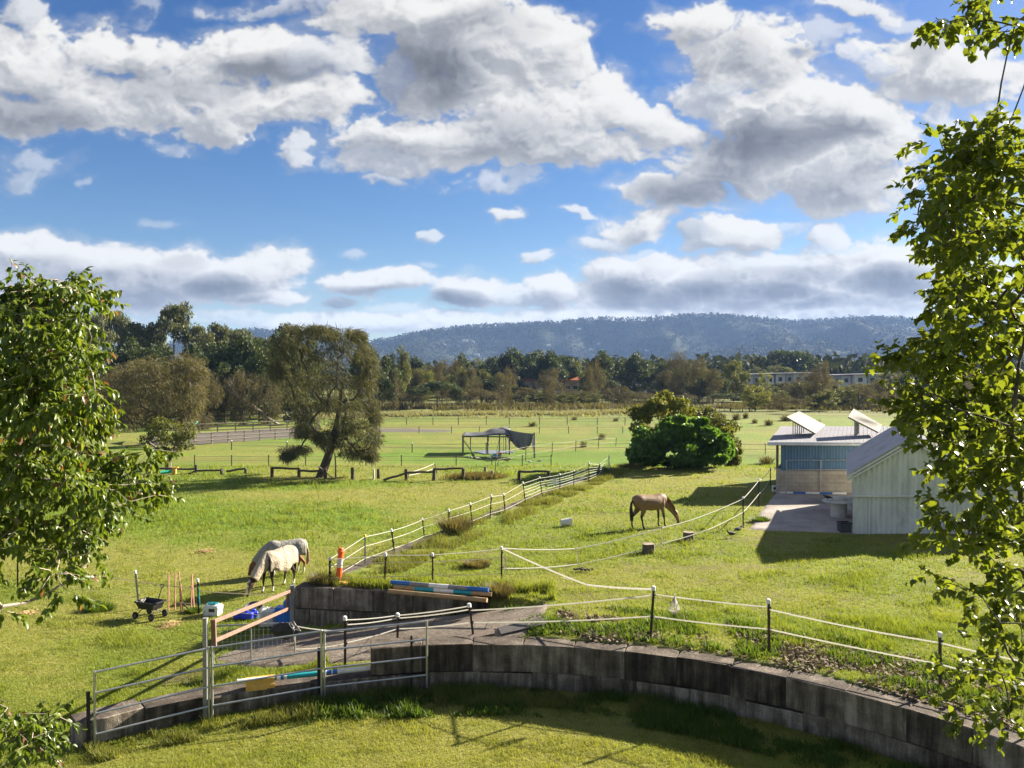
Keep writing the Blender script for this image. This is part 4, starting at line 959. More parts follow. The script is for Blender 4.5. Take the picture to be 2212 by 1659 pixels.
# the wall under the long fence, its top just showing
wf = thing('fence_wall', 'straight block edging under the long white-capped fence', 'wall', (FA[0], FA[1], -1.3))
e = FB - FA; Lf = np.linalg.norm(e); e = e / Lf; an = math.atan2(e[1], e[0]); nr = np.array([-e[1], e[0]])
nb = 26
for crs in range(2):
    for k in range(nb):
        s = (k + .5 + (.0 if crs == 0 else .0)) * Lf / nb; c = FA + e * s + nr * .12
        if s > Lf - .5: continue
        block(wf, (c[0], c[1], .02 - .31 - .63 * crs + .11 * (fbm(c[0] * .11, c[1] * .11, 3, 5) - .5)), (Lf / nb - .02, .5, .62), an, 600 + crs * 40 + k)
# ------------------------------------------------------------------ fences
M_STEEL_BLK = plain('picket_black', (.018, .016, .015), .65, var=.3)
M_STEEL_RUST = plain('picket_rust', (.060, .032, .022), .8, var=.4)
M_CAP = plain('cap_white', (.78, .77, .74), .5, var=.06)
M_CAPY = plain('cap_yellow', (.75, .45, .02), .5, var=.06)
def tape_mat(name, col):
    m, t = mat(name); n = t.noise(t.coord(), 40, 2); c = t.mix(n, tuple(v * .85 for v in col), col)
    t.out(t.n('ShaderNodeMixShader', {0: .5, 1: t.pbr(c, .6), 2: t.n('ShaderNodeBsdfTranslucent', {'Color': c}).outputs[0]}).outputs[0]); return m
M_TAPE = tape_mat('tape_white', (.80, .78, .72))
M_TAPEO = tape_mat('tape_old', (.55, .50, .40))
M_GALV = plain('galvanised', (.42, .43, .43), .38, .75, var=.18, scale=8)
M_GALVD = plain('galvanised_dull', (.30, .30, .29), .55, .5, var=.25, scale=8)
M_OLDWOOD = plain('old_timber', (.085, .066, .052), .9, var=.5, scale=7, bump=.02)
M_GREYWOOD = plain('grey_timber', (.22, .185, .15), .9, var=.35, scale=7, bump=.02)
M_REDWOOD = plain('red_timber', (.22, .128, .092), .75, var=.28, scale=7)
M_PINK = plain('salmon_rod', (.55, .27, .21), .55, var=.1)
M_TEAL = plain('teal_rope', (.02, .33, .36), .7, var=.15)
def picket(parent, base, top, mat_=None, cap=M_CAP, r=.022, lugs=True):
    """star picket with its cap: base and top are world points"""
    b = np.array(base, float); tpt = np.array(top, float); pl = np.array(parent.location); ax = (tpt - b); L = np.linalg.norm(ax); ax = ax / L
    mb = MB()
    u = np.array([1, 0, 0.]); v = np.cross(ax, u); v /= np.linalg.norm(v); u = np.cross(v, ax)
    V = []; n = 6
    for q in (b - ax * .25, tpt - ax * .02):
        for j in range(n):
            a = 2 * math.pi * j / n; rr = r * (1.35 if j % 2 == 0 else .55); V.append(q + rr * (math.cos(a) * u + math.sin(a) * v) - pl)
    F = [(j, (j + 1) % n, n + (j + 1) % n, n + j) for j in range(n)] + [tuple(range(n, 2 * n))]
    mb.add(V, F)
    if lugs:
        for q in (.45, .85): mb.box(b + ax * (L * q) + u * r * 1.4 - pl, (.05, .035, .05))
    o = mb.build('post', mat_ or M_STEEL_BLK, parent)
    if cap: MB().tube([tpt - ax * .085 - pl, tpt - ax * .01 - pl, tpt + ax * .012 - pl], [r * 1.9, r * 1.9, r * 1.3], 8).build('cap', cap, o)
    return o
def sagline(a, b, sag=.02, n=7):
    a, b = np.array(a, float), np.array(b, float); t = np.linspace(0, 1, n)[:, None]; P = a + (b - a) * t; P[:, 2] -= (4 * t * (1 - t))[:, 0] * sag * np.linalg.norm(b - a); return P
def pts_from(lst):
    out = []
    for (bx, by, tx, ty) in lst:
        b = ground(bx, by); out.append((b, at_y(tx, ty, b[1])))
    return out
def tape(parent, runs, mat_=M_TAPE, w=.016, sag=.012, flat=(.45, 1.0), name='tape'):
    mb = MB(); pl = np.array(parent.location); rg = random.Random(len(runs))
    for a, b in runs: mb.tube(sagline(a, b, sag * rg.uniform(.5, 1.5)) - pl, w, 5, True, flat)
    return mb.build(name, mat_, parent)
def lerp(p, f): return p[0] + (p[1] - p[0]) * f
def fence(label, posts, levels, pmat=None, tmat=M_TAPE, cap=M_CAP, w=.016, r=.022, sag=.012, extra_runs=None, caps=None, group=None, name='electric_fence', pm=None):
    pp = pts_from(posts); o = thing(name, label, 'fence', pp[0][0], 0, group)
    for k, (b, tp) in enumerate(pp): picket(o, b, tp, (pm or {}).get(k, pmat), (caps or {}).get(k, cap), r)
    for f in levels: tape(o, [(lerp(pp[k], f), lerp(pp[k + 1], f)) for k in range(len(pp) - 1)], tmat, w, sag)
    return o, pp
# long fence on the retained edge
LONG = [(712,1265,712,1204),(788,1221,788,1155),(852,1196,845,1143),(917,1169,912,1119),(970,1152,969,1100),(1020,1137,1015,1086),(1058,1121,1061,1069),(1091,1111,1087,1066),(1135,1090,1129,1041),(1171,1073,1165,1030),(1209,1062,1209,1023),(1239,1052,1239,1015),(1272,1047,1272,998),(1295,1031,1295,1001),(1315,1021,1315,984)]
o, pp = fence('long white-tape fence of black pickets running up the edge of the raised paddock', LONG, (.93, .62, .22), w=.0095, sag=.004, caps={1: M_CAPY}, pm={1: M_GALVD})
mb = MB(); pl = np.array(o.location)
for f in (.35, .5, .75): 
    for k in range(8, 14): mb.tube(sagline(lerp(pp[k], f), lerp(pp[k + 1], f), .006) - pl, .010, 4)
mb.build('wire', plain('wire_green', (.24, .33, .27), .6), o)
mb = MB(); q = lerp(pp[14], .9); 
for k in range(6): mb.tube(sagline(q + np.array([0, -.05, -.25 * k / 2]), q + np.array([.1 * math.sin(k), -.1, -.35 - .2 * k / 2]), .3) - pl, .014, 4)
mb.build('rope_coil', M_TAPE, o)
sg = at_y(1198, 1040, pp[9][0][1] * .55 + pp[10][0][1] * .45)
s = thing('sign', 'small blank white sign hung on the long fence wires', 'sign', sg - np.array([0, .03, .2]))
MB().box((0, 0, .2), (.19, .012, .30), None, .004).build('board', M_CAP, s); MB().tube([(-.07, 0, .34), (0, .01, .42), (.07, 0, .34)], .006, 5).build('hanger', M_GALV, s)
# cross fence above the ramp wall
CROSS = [(712,1266,712,1205),(830,1265,833,1195),(934,1259,934,1195),(1083,1262,1083,1181)]
pp2 = pts_from(CROSS); o = thing('electric_fence', 'short three-strand fence of brown pickets above the ramp wall', 'fence', pp2[1][0])
for k in (1, 2): picket(o, *pp2[k], M_STEEL_RUST)
picket(o, *pp2[3], M_STEEL_BLK)
for f in (.95, .72, .28): tape(o, [(lerp(pp2[k], f), lerp(pp2[k + 1], f)) for k in range(3)], M_TAPEO if f < .9 else M_TAPE, .012)
mb = MB(); pl = np.array(o.location); q = lerp(pp2[3], .9) - pl
for k in range(5): mb.tube([q, q + np.array([.06 + .03 * k, -.04, -.15 - .05 * k]), q + np.array([.04 + .02 * k, -.02, -.5 - .06 * k])], .008, 4)
mb.build('rope_tail', M_TAPEO, o)
# tapes from the corner post to the sheds
SHED = [(1605,1140,1605,1073),(1639,1095,1639,1034),(1664,1048,1664,1011)]
pp3 = pts_from(SHED); c = pp2[3]
o = thing('electric_fence', 'two white tapes swung across the paddock to three black posts by the apron', 'fence', pp3[0][0])
for k in range(3): picket(o, *pp3[k])
up_ = [lerp(c, .96), at_y(1245, 1185, 25.8), at_y(1430, 1140, 27.9), at_y(1500, 1121, 29.3), lerp(pp3[0], .93), lerp(pp3[1], .93), lerp(pp3[2], .93)]
lo_ = [lerp(c, .42), at_y(1248, 1219, 25.8), at_y(1430, 1174, 27.9), at_y(1530, 1144, 29.6), lerp(pp3[0], .5), lerp(pp3[1], .45), lerp(pp3[2], .4)]
tape(o, [(up_[k], up_[k + 1]) for k in range(6)], M_TAPE, .018, .01); tape(o, [(lo_[k], lo_[k + 1]) for k in range(6)], M_TAPE, .018, .01)
mb = MB(); pl = np.array(o.location)
for a, b in ((up_[1], lo_[1]), (up_[2], lo_[2])): mb.tube(sagline(a, b, .03) - pl, .010, 4); mb.lathe([(.02, -.05), (.03, 0), (.02, .05)], a - pl, 6)
mb.build('dropper', M_TAPEO, o)
# front fence over the ramp and along the bed above the curved wall
FR = [(745,1437,745,1332),(858,1386,859,1325),(1022,1378,1013,1304),(1404,1384,1412,1267),(1661,1412,1660,1295),(2031,1492,2030,1366),(2290,1560,2290,1420)]
pp4 = pts_from(FR); o = thing('electric_fence', 'front white-tape fence crossing the ramp and running above the curved wall', 'fence', pp4[3][0])
for k in range(7): picket(o, *pp4[k], M_STEEL_RUST if k < 3 else (M_STEEL_BLK if k != 4 else M_STEEL_RUST), r=.026)
tape(o, [(lerp(pp4[k], .93), lerp(pp4[k + 1], .93)) for k in range(2)] + [(lerp(pp4[k], .83), lerp(pp4[k + 1], .83)) for k in (0, 1)] , M_TAPE, .016, .02)
tape(o, [(lerp(pp4[2], .80), lerp(pp4[3], .84))] + [(lerp(pp4[3], .86), lerp(pp4[4], .86))] + [(lerp(pp4[k], .82), lerp(pp4[k + 1], .82)) for k in (4, 5)], M_TAPE, .017, .012)
tape(o, [(lerp(pp4[k], .45), lerp(pp4[k + 1], .45)) for k in range(6)], M_TAPE, .017, .01)
td = pts_from([(1268,1331,1268,1262)])[0]
picket(o, td[0], td[1], M_TAPEO, None, .010, False)
tape(o, [(lerp(c, .97), lerp(td, .98)), (lerp(td, .98), lerp(pp4[3], .95))], M_TAPE, .024, .006)
mb = MB(); pl = np.array(o.location); q = at_y(1215, 1240, td[0][1] * .5 + c[0][1] * .5) - pl
mb.tube([q, q + np.array([.05, -.02, -.12]), q + np.array([.2, -.02, -.14]), q + np.array([.3, 0, -.08])], .012, 5); mb.build('knot', M_TAPE, o)
# haynet of white rope on the front tape
hq = at_y(1457, 1290, pp4[3][0][1] * .97 + .2)
o = thing('rope_bundle', 'looped bundle of white rope hung on the front fence tape', 'rope', hq - np.array([0, 0, .38]))
mb = MB(); rg = random.Random(2)
for k in range(16):
    a = 6.283 * k / 16; r1 = .09 + rg.uniform(0, .035); z0 = rg.uniform(.0, .05)
    mb.tube([(0, 0, .40), (.6 * r1 * math.cos(a), .5 * r1 * math.sin(a), .24), (r1 * math.cos(a), .7 * r1 * math.sin(a), .10), (.5 * r1 * math.cos(a + .6), .3 * r1 * math.sin(a + .6), z0), (0.3 * r1 * math.cos(a + 2.4), .2, z0 - .02) if False else (-.6 * r1 * math.cos(a), -.4 * r1 * math.sin(a), z0 + .02)], .007, 4)
mb.build('rope_loops', M_TAPE, o); MB().tube([(0, 0, .37), (0, 0, .43), (.02, 0, .47)], [.022, .018, .010], 6).build('knot', M_TAPE, o)
# left paddock fence
LF = [(38,1268,38,1191),(300,1316,292,1233),(429,1326,427,1251)]
pp5 = pts_from(LF); o = thing('electric_fence', 'thin old-tape fence of brown pickets on the lower left paddock', 'fence', pp5[1][0])
for k in range(3): picket(o, *pp5[k], M_STEEL_RUST if k != 1 else M_GALVD)
tape(o, [(lerp(pp5[k], .72), lerp(pp5[k + 1], .72)) for k in range(2)] + [(lerp(pp5[2], .66), at_y(640, 1287, 23.2))], M_TAPEO, .014, .006)
tape(o, [(lerp(pp5[k], .28), lerp(pp5[k + 1], .28)) for k in range(2)] + [(lerp(pp5[2], .2), at_y(620, 1335, 23.2))], M_TAPEO, .009, .006)
mb = MB(); pl = np.array(o.location); q = lerp(pp5[2], .8) - pl
for k in range(4): mb.tube([q, q + np.array([.05, -.03, -.1 - .06 * k]), q + np.array([.02 + .02 * k, -.03, -.35 - .1 * k])], .010, 4)
mb.build('rope_tail', M_TEAL, o)
# far electric fences
def far_fence(label, xs, yb, hpx, levels, w=.015, r=.03, cap=M_CAP, pm=M_GREYWOOD, tm=M_TAPEO, x_ext=None):
    pts = [(x, yb if np.isscalar(yb) else np.interp(x, *yb), x, (yb if np.isscalar(yb) else np.interp(x, *yb)) - hpx) for x in xs]
    return fence(label, pts, levels, pm, tm, cap, w, r, .004)
far_fence('far thin fence across the green flat behind the shade canopy', (640,735,820,905,975,1035,1100,1165,1228,1290,1345), 936, 15, (.9,), .02, .04, None)
far_fence('farthest low fence before the pale grass', (430,470,520,700,760,820,878,935,990,1050,1100,1165,1225,1290,1350), 918, 17, (.85, .45), .02, .05, None)
far_fence('fence with white-capped posts left of the shade canopy', (500,620,811,890,1050,1153,1360), ((480, 900, 1400), (972, 978, 977)), 21, (.9, .5), .022, .04)
far_fence('thin fence along the old timber rails', (420,500,580,622,660,708,790,867,985,1062,1128,1190), 1006, 24, (.85, .5), .016, .035, None, M_GREYWOOD)
far_fence('pale tape fence on the flat right of the fig bush', (1600,1653,1760), 982, 26, (.85, .45), .022, .03)
# doubled white-tape lane running away right of the canopy
LA = [(1075,1008,1076,974),(1135,997,1136,962),(1192,986,1193,955),(1243,976,1244,950),(1292,970,1294,943),(1340,962,1341,938)]
fence('short lane of bright white tape behind the timber frames', [(1069,1020,1072,985)] + LA[:5] + [(1330,964,1331,945)], (.9, .45), M_GREYWOOD, M_TAPEO, None, .015, .03, .005)
picketed = [(967,1030,962,1008),(932,1040,928,1016)]
# slack end of tape with two posts by the fallen rail
fence('two leaning posts with drooping white tape by the fallen rail', [(880,1036,883,1020),(944,1024,938,1000)], (.95, .55), M_GREYWOOD, M_TAPE, None, .022, .03, .03)

M_WHITEW = plain('white_washed_timber', (.55, .53, .48), .8, var=.2)
# ---- old timber rails: posts and rails
def rail_fence(label, posts, rails, mat_=M_OLDWOOD, pr=.13, rr=.085, name='timber_rail_fence', cat='fence'):
    P = [ground(x, yb) for (x, yb, yt) in posts]; o = thing(name, label, cat, P[0]); pl = np.array(o.location); rg = random.Random(len(posts))
    for p, (x, yb, yt) in zip(P, posts):
        h = (yb - yt) / FPX * p[1]; l_ = rg.uniform(-.04, .04)
        MB().tube([p - pl - (0, 0, .2), p - pl + (l_ * .5, 0, h * .5), p - pl + (l_, 0, h)], [pr, pr * .92, pr * .85], 8).build('post', mat_, o)
    for (xa, ya, xb, yb_) in rails:
        Y = P[0][1] + (.0 if len(P) < 3 else 0); a, b = at_y(xa, ya, Y - .12), at_y(xb, yb_, Y - .12)
        n = 6; tt = np.linspace(0, 1, n)[:, None]; Q = a + (b - a) * tt; Q[1:-1] += np.array([[0, 0, rg.uniform(-.03, .03)] for _ in range(n - 2)])
        MB().tube(Q - pl, rr * np.linspace(1, .85, n), 7).build('rail', mat_, o)
    return o
rail_fence('old split-rail fence left of the big casuarina', [(424,1024,1004),(479,1024,1012),(531,1023,1012)], [(345,1012,420,1013),(395,1027,424,1018),(424,1017,479,1016),(489,1018,531,1012)])
rail_fence('old dark rail frame joining the big casuarina trunk', [(588,1031,1010),(646,1031,1012),(703,1035,1013)], [(586,1011,647,1012),(647,1017,698,1018)])
rail_fence('white broken pole leaning on a post beside the big casuarina', [(690,1034,1030)], [(687,1007,722,1035)], M_GREYWOOD, .03, .045, 'leaning_pole', 'pole')
rail_fence('dark lone post standing right of the sapling by the casuarina', [(762,1036,1010)], [], name='lone_post', cat='post')
rail_fence('thin white post beside a short dark one left of the fallen rail', [(808,1036,1013)], [], M_WHITEW, .07, name='lone_post', cat='post')
rail_fence('short dark post just right of the thin white post', [(818,1034,1013)], [], name='lone_post', cat='post')
rail_fence('fallen rail sloping to the ground beside its post', [(878,1038,1013)], [(829,1037,878,1022),(879,1021,937,1019)])
rail_fence('weathered timber frame with a level top rail left of the dirt mound', [(937,1038,1013),(1000,1037,1012)], [(936,1013,1001,1012)])
rail_fence('timber frame with sagging top rail standing right of the mound', [(1121,1039,1017),(1184,1037,1017)], [(1120,1018,1186,1019)])
rail_fence('taller grey post at the right end of the grassy mound', [(1049,1031,1008)], [], M_GREYWOOD, .10, name='lone_post', cat='post')
rail_fence('shorter grey post just right of the taller one at the mound', [(1064,1034,1017)], [], M_GREYWOOD, .10, name='lone_post', cat='post')
p = ground(1030, 1034)
mb = MB(); gq = np.random.default_rng(4)
xx = p[0] + gq.normal(0, .8, 2600); yy = p[1] + gq.normal(0, .35, 2600)
V, F = leaves_quads(np.stack([xx, yy, ZT(xx, yy)], 1), np.stack([gq.normal(0, .3, 2600), gq.normal(0, .3, 2600), np.ones(2600)], 1), np.stack([np.ones(2600), 0 * xx, 0 * xx], 1), gq.uniform(.15, .5, 2600), .05)
props(mesh_np('grass_mound', V, F, M_DRYG, rnd=np.repeat(gq.uniform(0, 1, 2600), 4)), 'brown grassy mound between the timber frame and grey posts', 'grass mound')
# arena rails
def arena_rail(label, a, b, n, h=1.25):
    A, B = ground(*a), ground(*b); o = thing('arena_rail_fence', label, 'fence', A); pl = np.array(A)
    for k in range(n):
        p = A + (B - A) * k / (n - 1); p[2] = zt(p[0], p[1]); MB().box(p - pl + (0, 0, h / 2), (.11, .11, h)).build('post', M_GREYWOOD, o)
    for f in (.35, .65, .96): MB().tube([A - pl + (0, -.08, h * f), (A + B) / 2 - pl + (0, -.08, h * f), B - pl + (0, -.08, h * f)], .06, 6).build('rail', M_GREYWOOD, o)
arena_rail('pale rails on the near side of the sandy arena', (420, 962), (688, 945), 9)
arena_rail('pale rails on the far side of the sandy arena', (430, 938), (690, 927), 8)

# ------------------------------------------------------------------ yard panels, gates
def pipe_run(mb, P, r, pl, k=8): mb.tube(np.array(P) - pl, r, k)
def yard_panel(label, a, b, h, nrails=4, za=None, zb=None):
    """galvanised cattle panel between ground points a and b"""
    A = np.array([*a, za if za is not None else zt(*a)]); B = np.array([*b, zb if zb is not None else zt(*b)])
    o = thing('yard_panel', label, 'yard panel', A, 0, 'galvanised panels along the low wall'); up = np.array([0, 0, h])
    for q in (A, B):
        mb = MB(); pipe_run(mb, [q - (0, 0, .05), q + up], .026, A); mb.build('upright', M_GALV, o)
    for k in range(nrails):
        f = (h - .03) * (k + .62) / (nrails - .38) ; mb = MB(); pipe_run(mb, [A + (0, 0, f), B + (0, 0, f)], .021, A); mb.build('rail', M_GALV, o)
    return o
def ring(deg, inset=.16):
    th = R_(deg); r = float(wall_r(np.array(th))) - inset; return thpos(th, r)
def deg_of(px, inset=.16):
    best = min(np.arange(60, 136, .1), key=lambda d_: abs((ring(d_, inset)[0] / ring(d_, inset)[1]) * FPX + CX - px)); return best
d0, d1, d2, d3 = deg_of(198), deg_of(447), deg_of(692), deg_of(921)
yard_panel('galvanised pipe panel farthest left with one post on the low wall end', ring(d0), ring(d1), 1.50, 4, -1.12, -1.02)
yard_panel('middle galvanised pipe panel in front of the teal striped pole', ring(d1 - .35), ring(d2), 1.50, 4, -1.02, -.93)
yard_panel('right galvanised pipe panel ending against the tall curved wall', ring(d2 - .35), ring(d3), 1.48, 4, -.93, -.86)
def steel_post(label, b, h, r=.045, mat_=M_GALVD, lean=(0, 0), name='steel_post'):
    o = thing(name, label, 'post', b); mb = MB(); mb.box((lean[0] / 2, lean[1] / 2, h / 2 - .1), (r * 2, r * 2, h + .2), None, .006); mb.build('shaft', mat_, o)
    MB().box((lean[0] / 2, 0, h + .012), (r * 2.25, r * 2.25, .02)).build('cap', mat_, o); return o
q1 = ring(d1 + .15, -.02); 
GP = np.array([q1[0], q1[1], -1.0]); GT = at_y(447, 1337, GP[1])
steel_post('tall grey steel gatepost where the first two panels meet', GP, GT[2] - GP[2])
q2 = at_y(632, 1360, 22.75); WP = np.array([q2[0], q2[1], -1.25]); WT = at_y(632, 1266, 22.75)
steel_post('grey steel gatepost at the end of the ramp wall', WP, WT[2] - WP[2], .06)
b_ = ring(d0 + .5, .10); o = thing('electric_fence_post', 'short black picket tied to the leftmost panel', 'post', (b_[0], b_[1], -1.12)); picket(o, (b_[0], b_[1], -1.12), (b_[0], b_[1], .0), None, None, .03)
b_ = ring(d2 + .3, .10); o = thing('electric_fence_post', 'black picket tied where the middle and right panels meet', 'post', (b_[0], b_[1], -.95)); picket(o, (b_[0], b_[1], -.95), (b_[0], b_[1], .18), None, None, .03)
b_ = ring(deg_of(889), -.05); 
o = thing('electric_fence_post', 'short black picket against the first tall wall block', 'post', (b_[0], b_[1] - .12, -.85)); picket(o, (b_[0], b_[1] - .12, -.85), (b_[0], b_[1] - .12, .28), None, None, .022)
# red timber gate of two long rails
a1, a2 = at_y(458, 1344, GP[1] + .08), at_y(629, 1276, 22.65); c1, c2 = at_y(460, 1386, GP[1] + .08), at_y(625, 1314, 22.55)
o = thing('timber_gate', 'weathered red timber gate of two rails swung between grey posts', 'gate', (a1[0], a1[1], -1.0)); pl = np.array(o.location)
def plank(parent, a, b, w, th, nm, mat_):
    d = Vector(b) - Vector(a); L = d.length; q = d.to_track_quat('X', 'Z'); mb = MB(); mb.box((0, 0, 0), (L, th, w), None, .006); ob = mb.build(nm, mat_, parent)
    ob.location = (Vector(a) + Vector(b)) / 2 - Vector(parent.location); ob.rotation_euler = q.to_euler(); return ob
plank(o, a1, a2, .085, .045, 'rail', M_REDWOOD); plank(o, c1, c2, .085, .045, 'rail', M_REDWOOD)
plank(o, a1 + (0.02, .02, .05), c1 + (0.02, .02, -.12), .10, .06, 'stile', M_REDWOOD); plank(o, a2 + (-.06, -.06, .05), c2 + (-.06, -.06, -.1), .10, .05, 'stile', M_REDWOOD)
# mesh gate
gy_ = 20.0; gl, gr_ = at_y(461, 1352, gy_), at_y(637, 1350, gy_ + .25); gb = ground(548, 1440)
o = thing('mesh_gate', 'low galvanised gate with square wire mesh at the foot of the ramp', 'gate', (gl[0], gl[1], zt(gl[0], gl[1]))); pl = np.array(o.location)
zb_ = pl[2] + .06; tz = gl[2]; mb = MB()
L0, L1 = np.array([gl[0], gl[1]]), np.array([gr_[0], gr_[1]])
mb.tube(np.array([(*L0, zb_), (*L0, tz - .1), (*(L0 + (L1 - L0) * .02), tz - .02), (*(L0 + (L1 - L0) * .06), tz), (*(L0 + (L1 - L0) * .93), tz), (*(L0 + (L1 - L0) * .98), tz - .04), (*L1, tz - .16), (*L1, zb_ - .1)]) - pl, .021, 8)
mb.tube(np.array([(*L0, zb_ + .05), (*L1, zb_ + .05)]) - pl, .018, 8); mb.build('frame', M_GALV, o)
mb = MB(); mid = L0 + (L1 - L0) * .46; mb.tube(np.array([(*mid, zb_ - .05), (*mid, tz)]) - pl, .018, 8); mb.build('brace', M_GALV, o)
mb = MB()
for k in range(1, 18): q = L0 + (L1 - L0) * k / 18; mb.tube(np.array([(*q, zb_ + .05), (*q, tz)]) - pl, .0035, 4)
for k in range(1, 7): z_ = zb_ + .05 + (tz - zb_ - .05) * k / 7; mb.tube(np.array([(*L0, z_), (*L1, z_)]) - pl, .0035, 4)
mb.build('mesh', M_GALV, o)
mb = MB(); q = np.array([*L1, tz - .1]) - pl
mb.tube([q + (0, -.03, .1), q + (.05, -.05, -.05), q + (-.02, -.04, -.25), q + (.03, -.05, -.4)], .016, 5); mb.build('rope_tie', M_TAPEO, o)
# tape joining mesh gate to the ramp fence
o = thing('gate_tape', 'pair of white tapes tied from the mesh gate to the ramp posts', 'fence tape', np.array([*L1, zb_]))
tape(o, [(np.array([*L1, tz - .08]), lerp(pp4[0], .70)), (np.array([*L1, zb_ + .35]), lerp(pp4[0], .44))], M_TAPE, .014, .01, name='tape')
# ------------------------------------------------------------------ sheds
def corrugated(L, Hf, pitch=.16, amp=.014, axis='x', nz=2):
    """sheet in local x (length L) and z (0..Hf(x)); ribs upright"""
    n = int(L / pitch * 4); xs = np.linspace(0, L, n + 1); yy = amp * np.sin(2 * np.pi * xs / pitch)
    V = []; F = []
    for i, x in enumerate(xs):
        V += [(x, yy[i], 0), (x, yy[i], Hf(x))]
    for i in range(n): F.append((2 * i, 2 * i + 2, 2 * i + 3, 2 * i + 1))
    return V, F
def metal_paint(name, col, streak=.35, rough=.5):
    m, t = mat(name); P = t.coord(); s = t.noise(t.n('ShaderNodeMapping', {'Vector': P, 'Scale': (3, 3, .4)}).outputs[0], 1.2, 6, .6); b = t.noise(P, .8, 5, .6)
    f = t.math('MULTIPLY_ADD', s, .6, t.math('MULTIPLY', b, .4))
    c = t.ramp(f, [(.32, tuple(v * (1 - streak) for v in col)), (.5, col), (.7, tuple(min(1, v * 1.12) for v in col))])
    st = t.ramp(t.noise(t.n('ShaderNodeMapping', {'Vector': P, 'Scale': (1, 1, .7)}).outputs[0], .85, 6, .7), [(.56, 0.0), (.72, .5)]); c = t.mix(st, c, tuple(v * .45 for v in col))
    t.out(t.pbr(c, rough, 0, None, .15)); return m
M_CREAM = metal_paint('cream_cladding', (.62, .62, .57)); M_BLUEC = metal_paint('blue_cladding', (.105, .19, .295), .25)
M_ROOF = metal_paint('grey_roof', (.42, .415, .45), .3, .45); M_ROOFL = metal_paint('pale_roof', (.235, .235, .26), .2, .85); M_TRIM = metal_paint('white_trim', (.62, .61, .58), .2)
m, t = mat('besser_block'); P = t.coord()
bk = t.n('ShaderNodeTexBrick', {'Vector': t.n('ShaderNodeMapping', {'Vector': P, 'Rotation': (math.pi / 2, 0, 0)}).outputs[0], 'Color1': (.47, .42, .35, 1), 'Color2': (.41, .365, .30, 1), 'Mortar': (.31, .275, .225, 1), 'Scale': 1.0, 'Brick Width': .40, 'Row Height': .20, 'Mortar Size': .008, 'Bias': 0.0})
dz = t.noise(P, 1.4, 5, .6)
t.out(t.pbr(t.mix(t.ramp(dz, [(.4, 0.0), (.7, .5)]), bk.outputs[0], (.20, .145, .105)), .9, 0, t.bump(bk.outputs['Fac'], .01, -1.0 if False else .6), .2)); M_BESSER = m
M_PANEL = metal_paint('cream_panel', (.20, .185, .16), .15, .6)
M_DARKIN = plain('shed_dark', (.03, .026, .022), .9); M_WOODP = plain('post_timber', (.15, .12, .10), .9, var=.3)
def poly_prism(mb, pts, y0, y1):
    n = len(pts); V = [(x, y0, z) for x, z in pts] + [(x, y1, z) for x, z in pts]
    mb.add(V, [tuple(range(n - 1, -1, -1)) if False else tuple(range(n)), tuple(reversed(range(n, 2 * n)))] + [(i, n + i, n + (i + 1) % n, (i + 1) % n) for i in range(n)]); return mb
ROT = R_(-1.5)
def skew(o, deg):
    k = math.tan(R_(deg))
    for c in o.children_recursive:
        me = c.data; n = len(me.vertices); A = np.zeros(n * 3, np.float32); me.vertices.foreach_get('co', A); A = A.reshape(-1, 3); A[:, 0] += A[:, 1] * k; me.vertices.foreach_set('co', A.ravel()); me.update()
# gable shed: local x along the front, y to the back
gp = at_z(1842, 1153, 0); GW, GE, GR, GD = 4.55, 2.42, 3.78, 7.6
gs = thing('gable_shed', 'cream corrugated gable shed with grey roof beside the concrete apron', 'shed', (gp[0], gp[1], zt(gp[0], gp[1]) - .02), ROT)
gh = lambda x: GE + (GR - GE) * (1 - abs(x - GW / 2) / (GW / 2)) - .04
midz = 1.50
V, F = corrugated(GW, lambda x: gh(x) - midz, .20, .026); V = np.array(V) + (0, 0, midz); MB().add(V, F).build('gable_cladding', M_CREAM, gs)
V, F = corrugated(GW, lambda x: midz, .20, .026); MB().add(np.array(V) + (0, .03, 0), F).build('wall_cladding', M_CREAM, gs)
mb = MB(); poly_prism(mb, [(.02, 0), (GW - .02, 0), (GW - .02, GE - .06), (GW / 2, GR - .08), (.02, GE - .06)], .06, GD); mb.build('side_walls', M_CREAM, gs)
mb = MB(); mb.box((GW / 2, -.035, midz), (GW + .04, .07, .10), None, .008); mb.build('rail_band', M_TRIM, gs)
mb = MB(); mb.tube([(.62, -.05, midz - .08), (.62, -.05, 0)], .038, 8); mb.build('downpipe', M_TRIM, gs)
def roof_slab(mb, x0, z0, x1, z1, y0, y1, th=.05, rib=.0):
    n = np.array([-(z1 - z0), 0, (x1 - x0)]); n = n / np.linalg.norm(n) * th
    a = [np.array(p, float) for p in ((x0, y0, z0), (x1, y0, z1), (x1, y1, z1), (x0, y1, z0))]; mb.add(a + [p + n for p in a], [(3, 2, 1, 0), (4, 5, 6, 7), (0, 1, 5, 4), (1, 2, 6, 5), (2, 3, 7, 6), (3, 0, 4, 7)])
    L = math.hypot(x1 - x0, z1 - z0); k = int((y1 - y0) / .2)
    if rib:
        u = np.array([x1 - x0, 0, z1 - z0]) / L
        for i in range(k + 1):
            y = y0 + .05 + (y1 - y0 - .1) * i / k; mb.tube([np.array([x0, y, z0]) + n + u * .01, np.array([x1, y, z1]) + n - u * .01], rib, 4)
sl = (GR - GE) / (GW / 2)
for sx in (0, 1):
    mb = MB()
    if sx == 0: roof_slab(mb, -.22, GE - .22 * sl, GW / 2, GR, -.16, GD + .1, .05, .016)
    else: roof_slab(mb, GW / 2, GR, GW + .22, GE - .22 * sl, -.16, GD + .1, .05, .016)
    mb.build('roof', M_ROOF, gs)
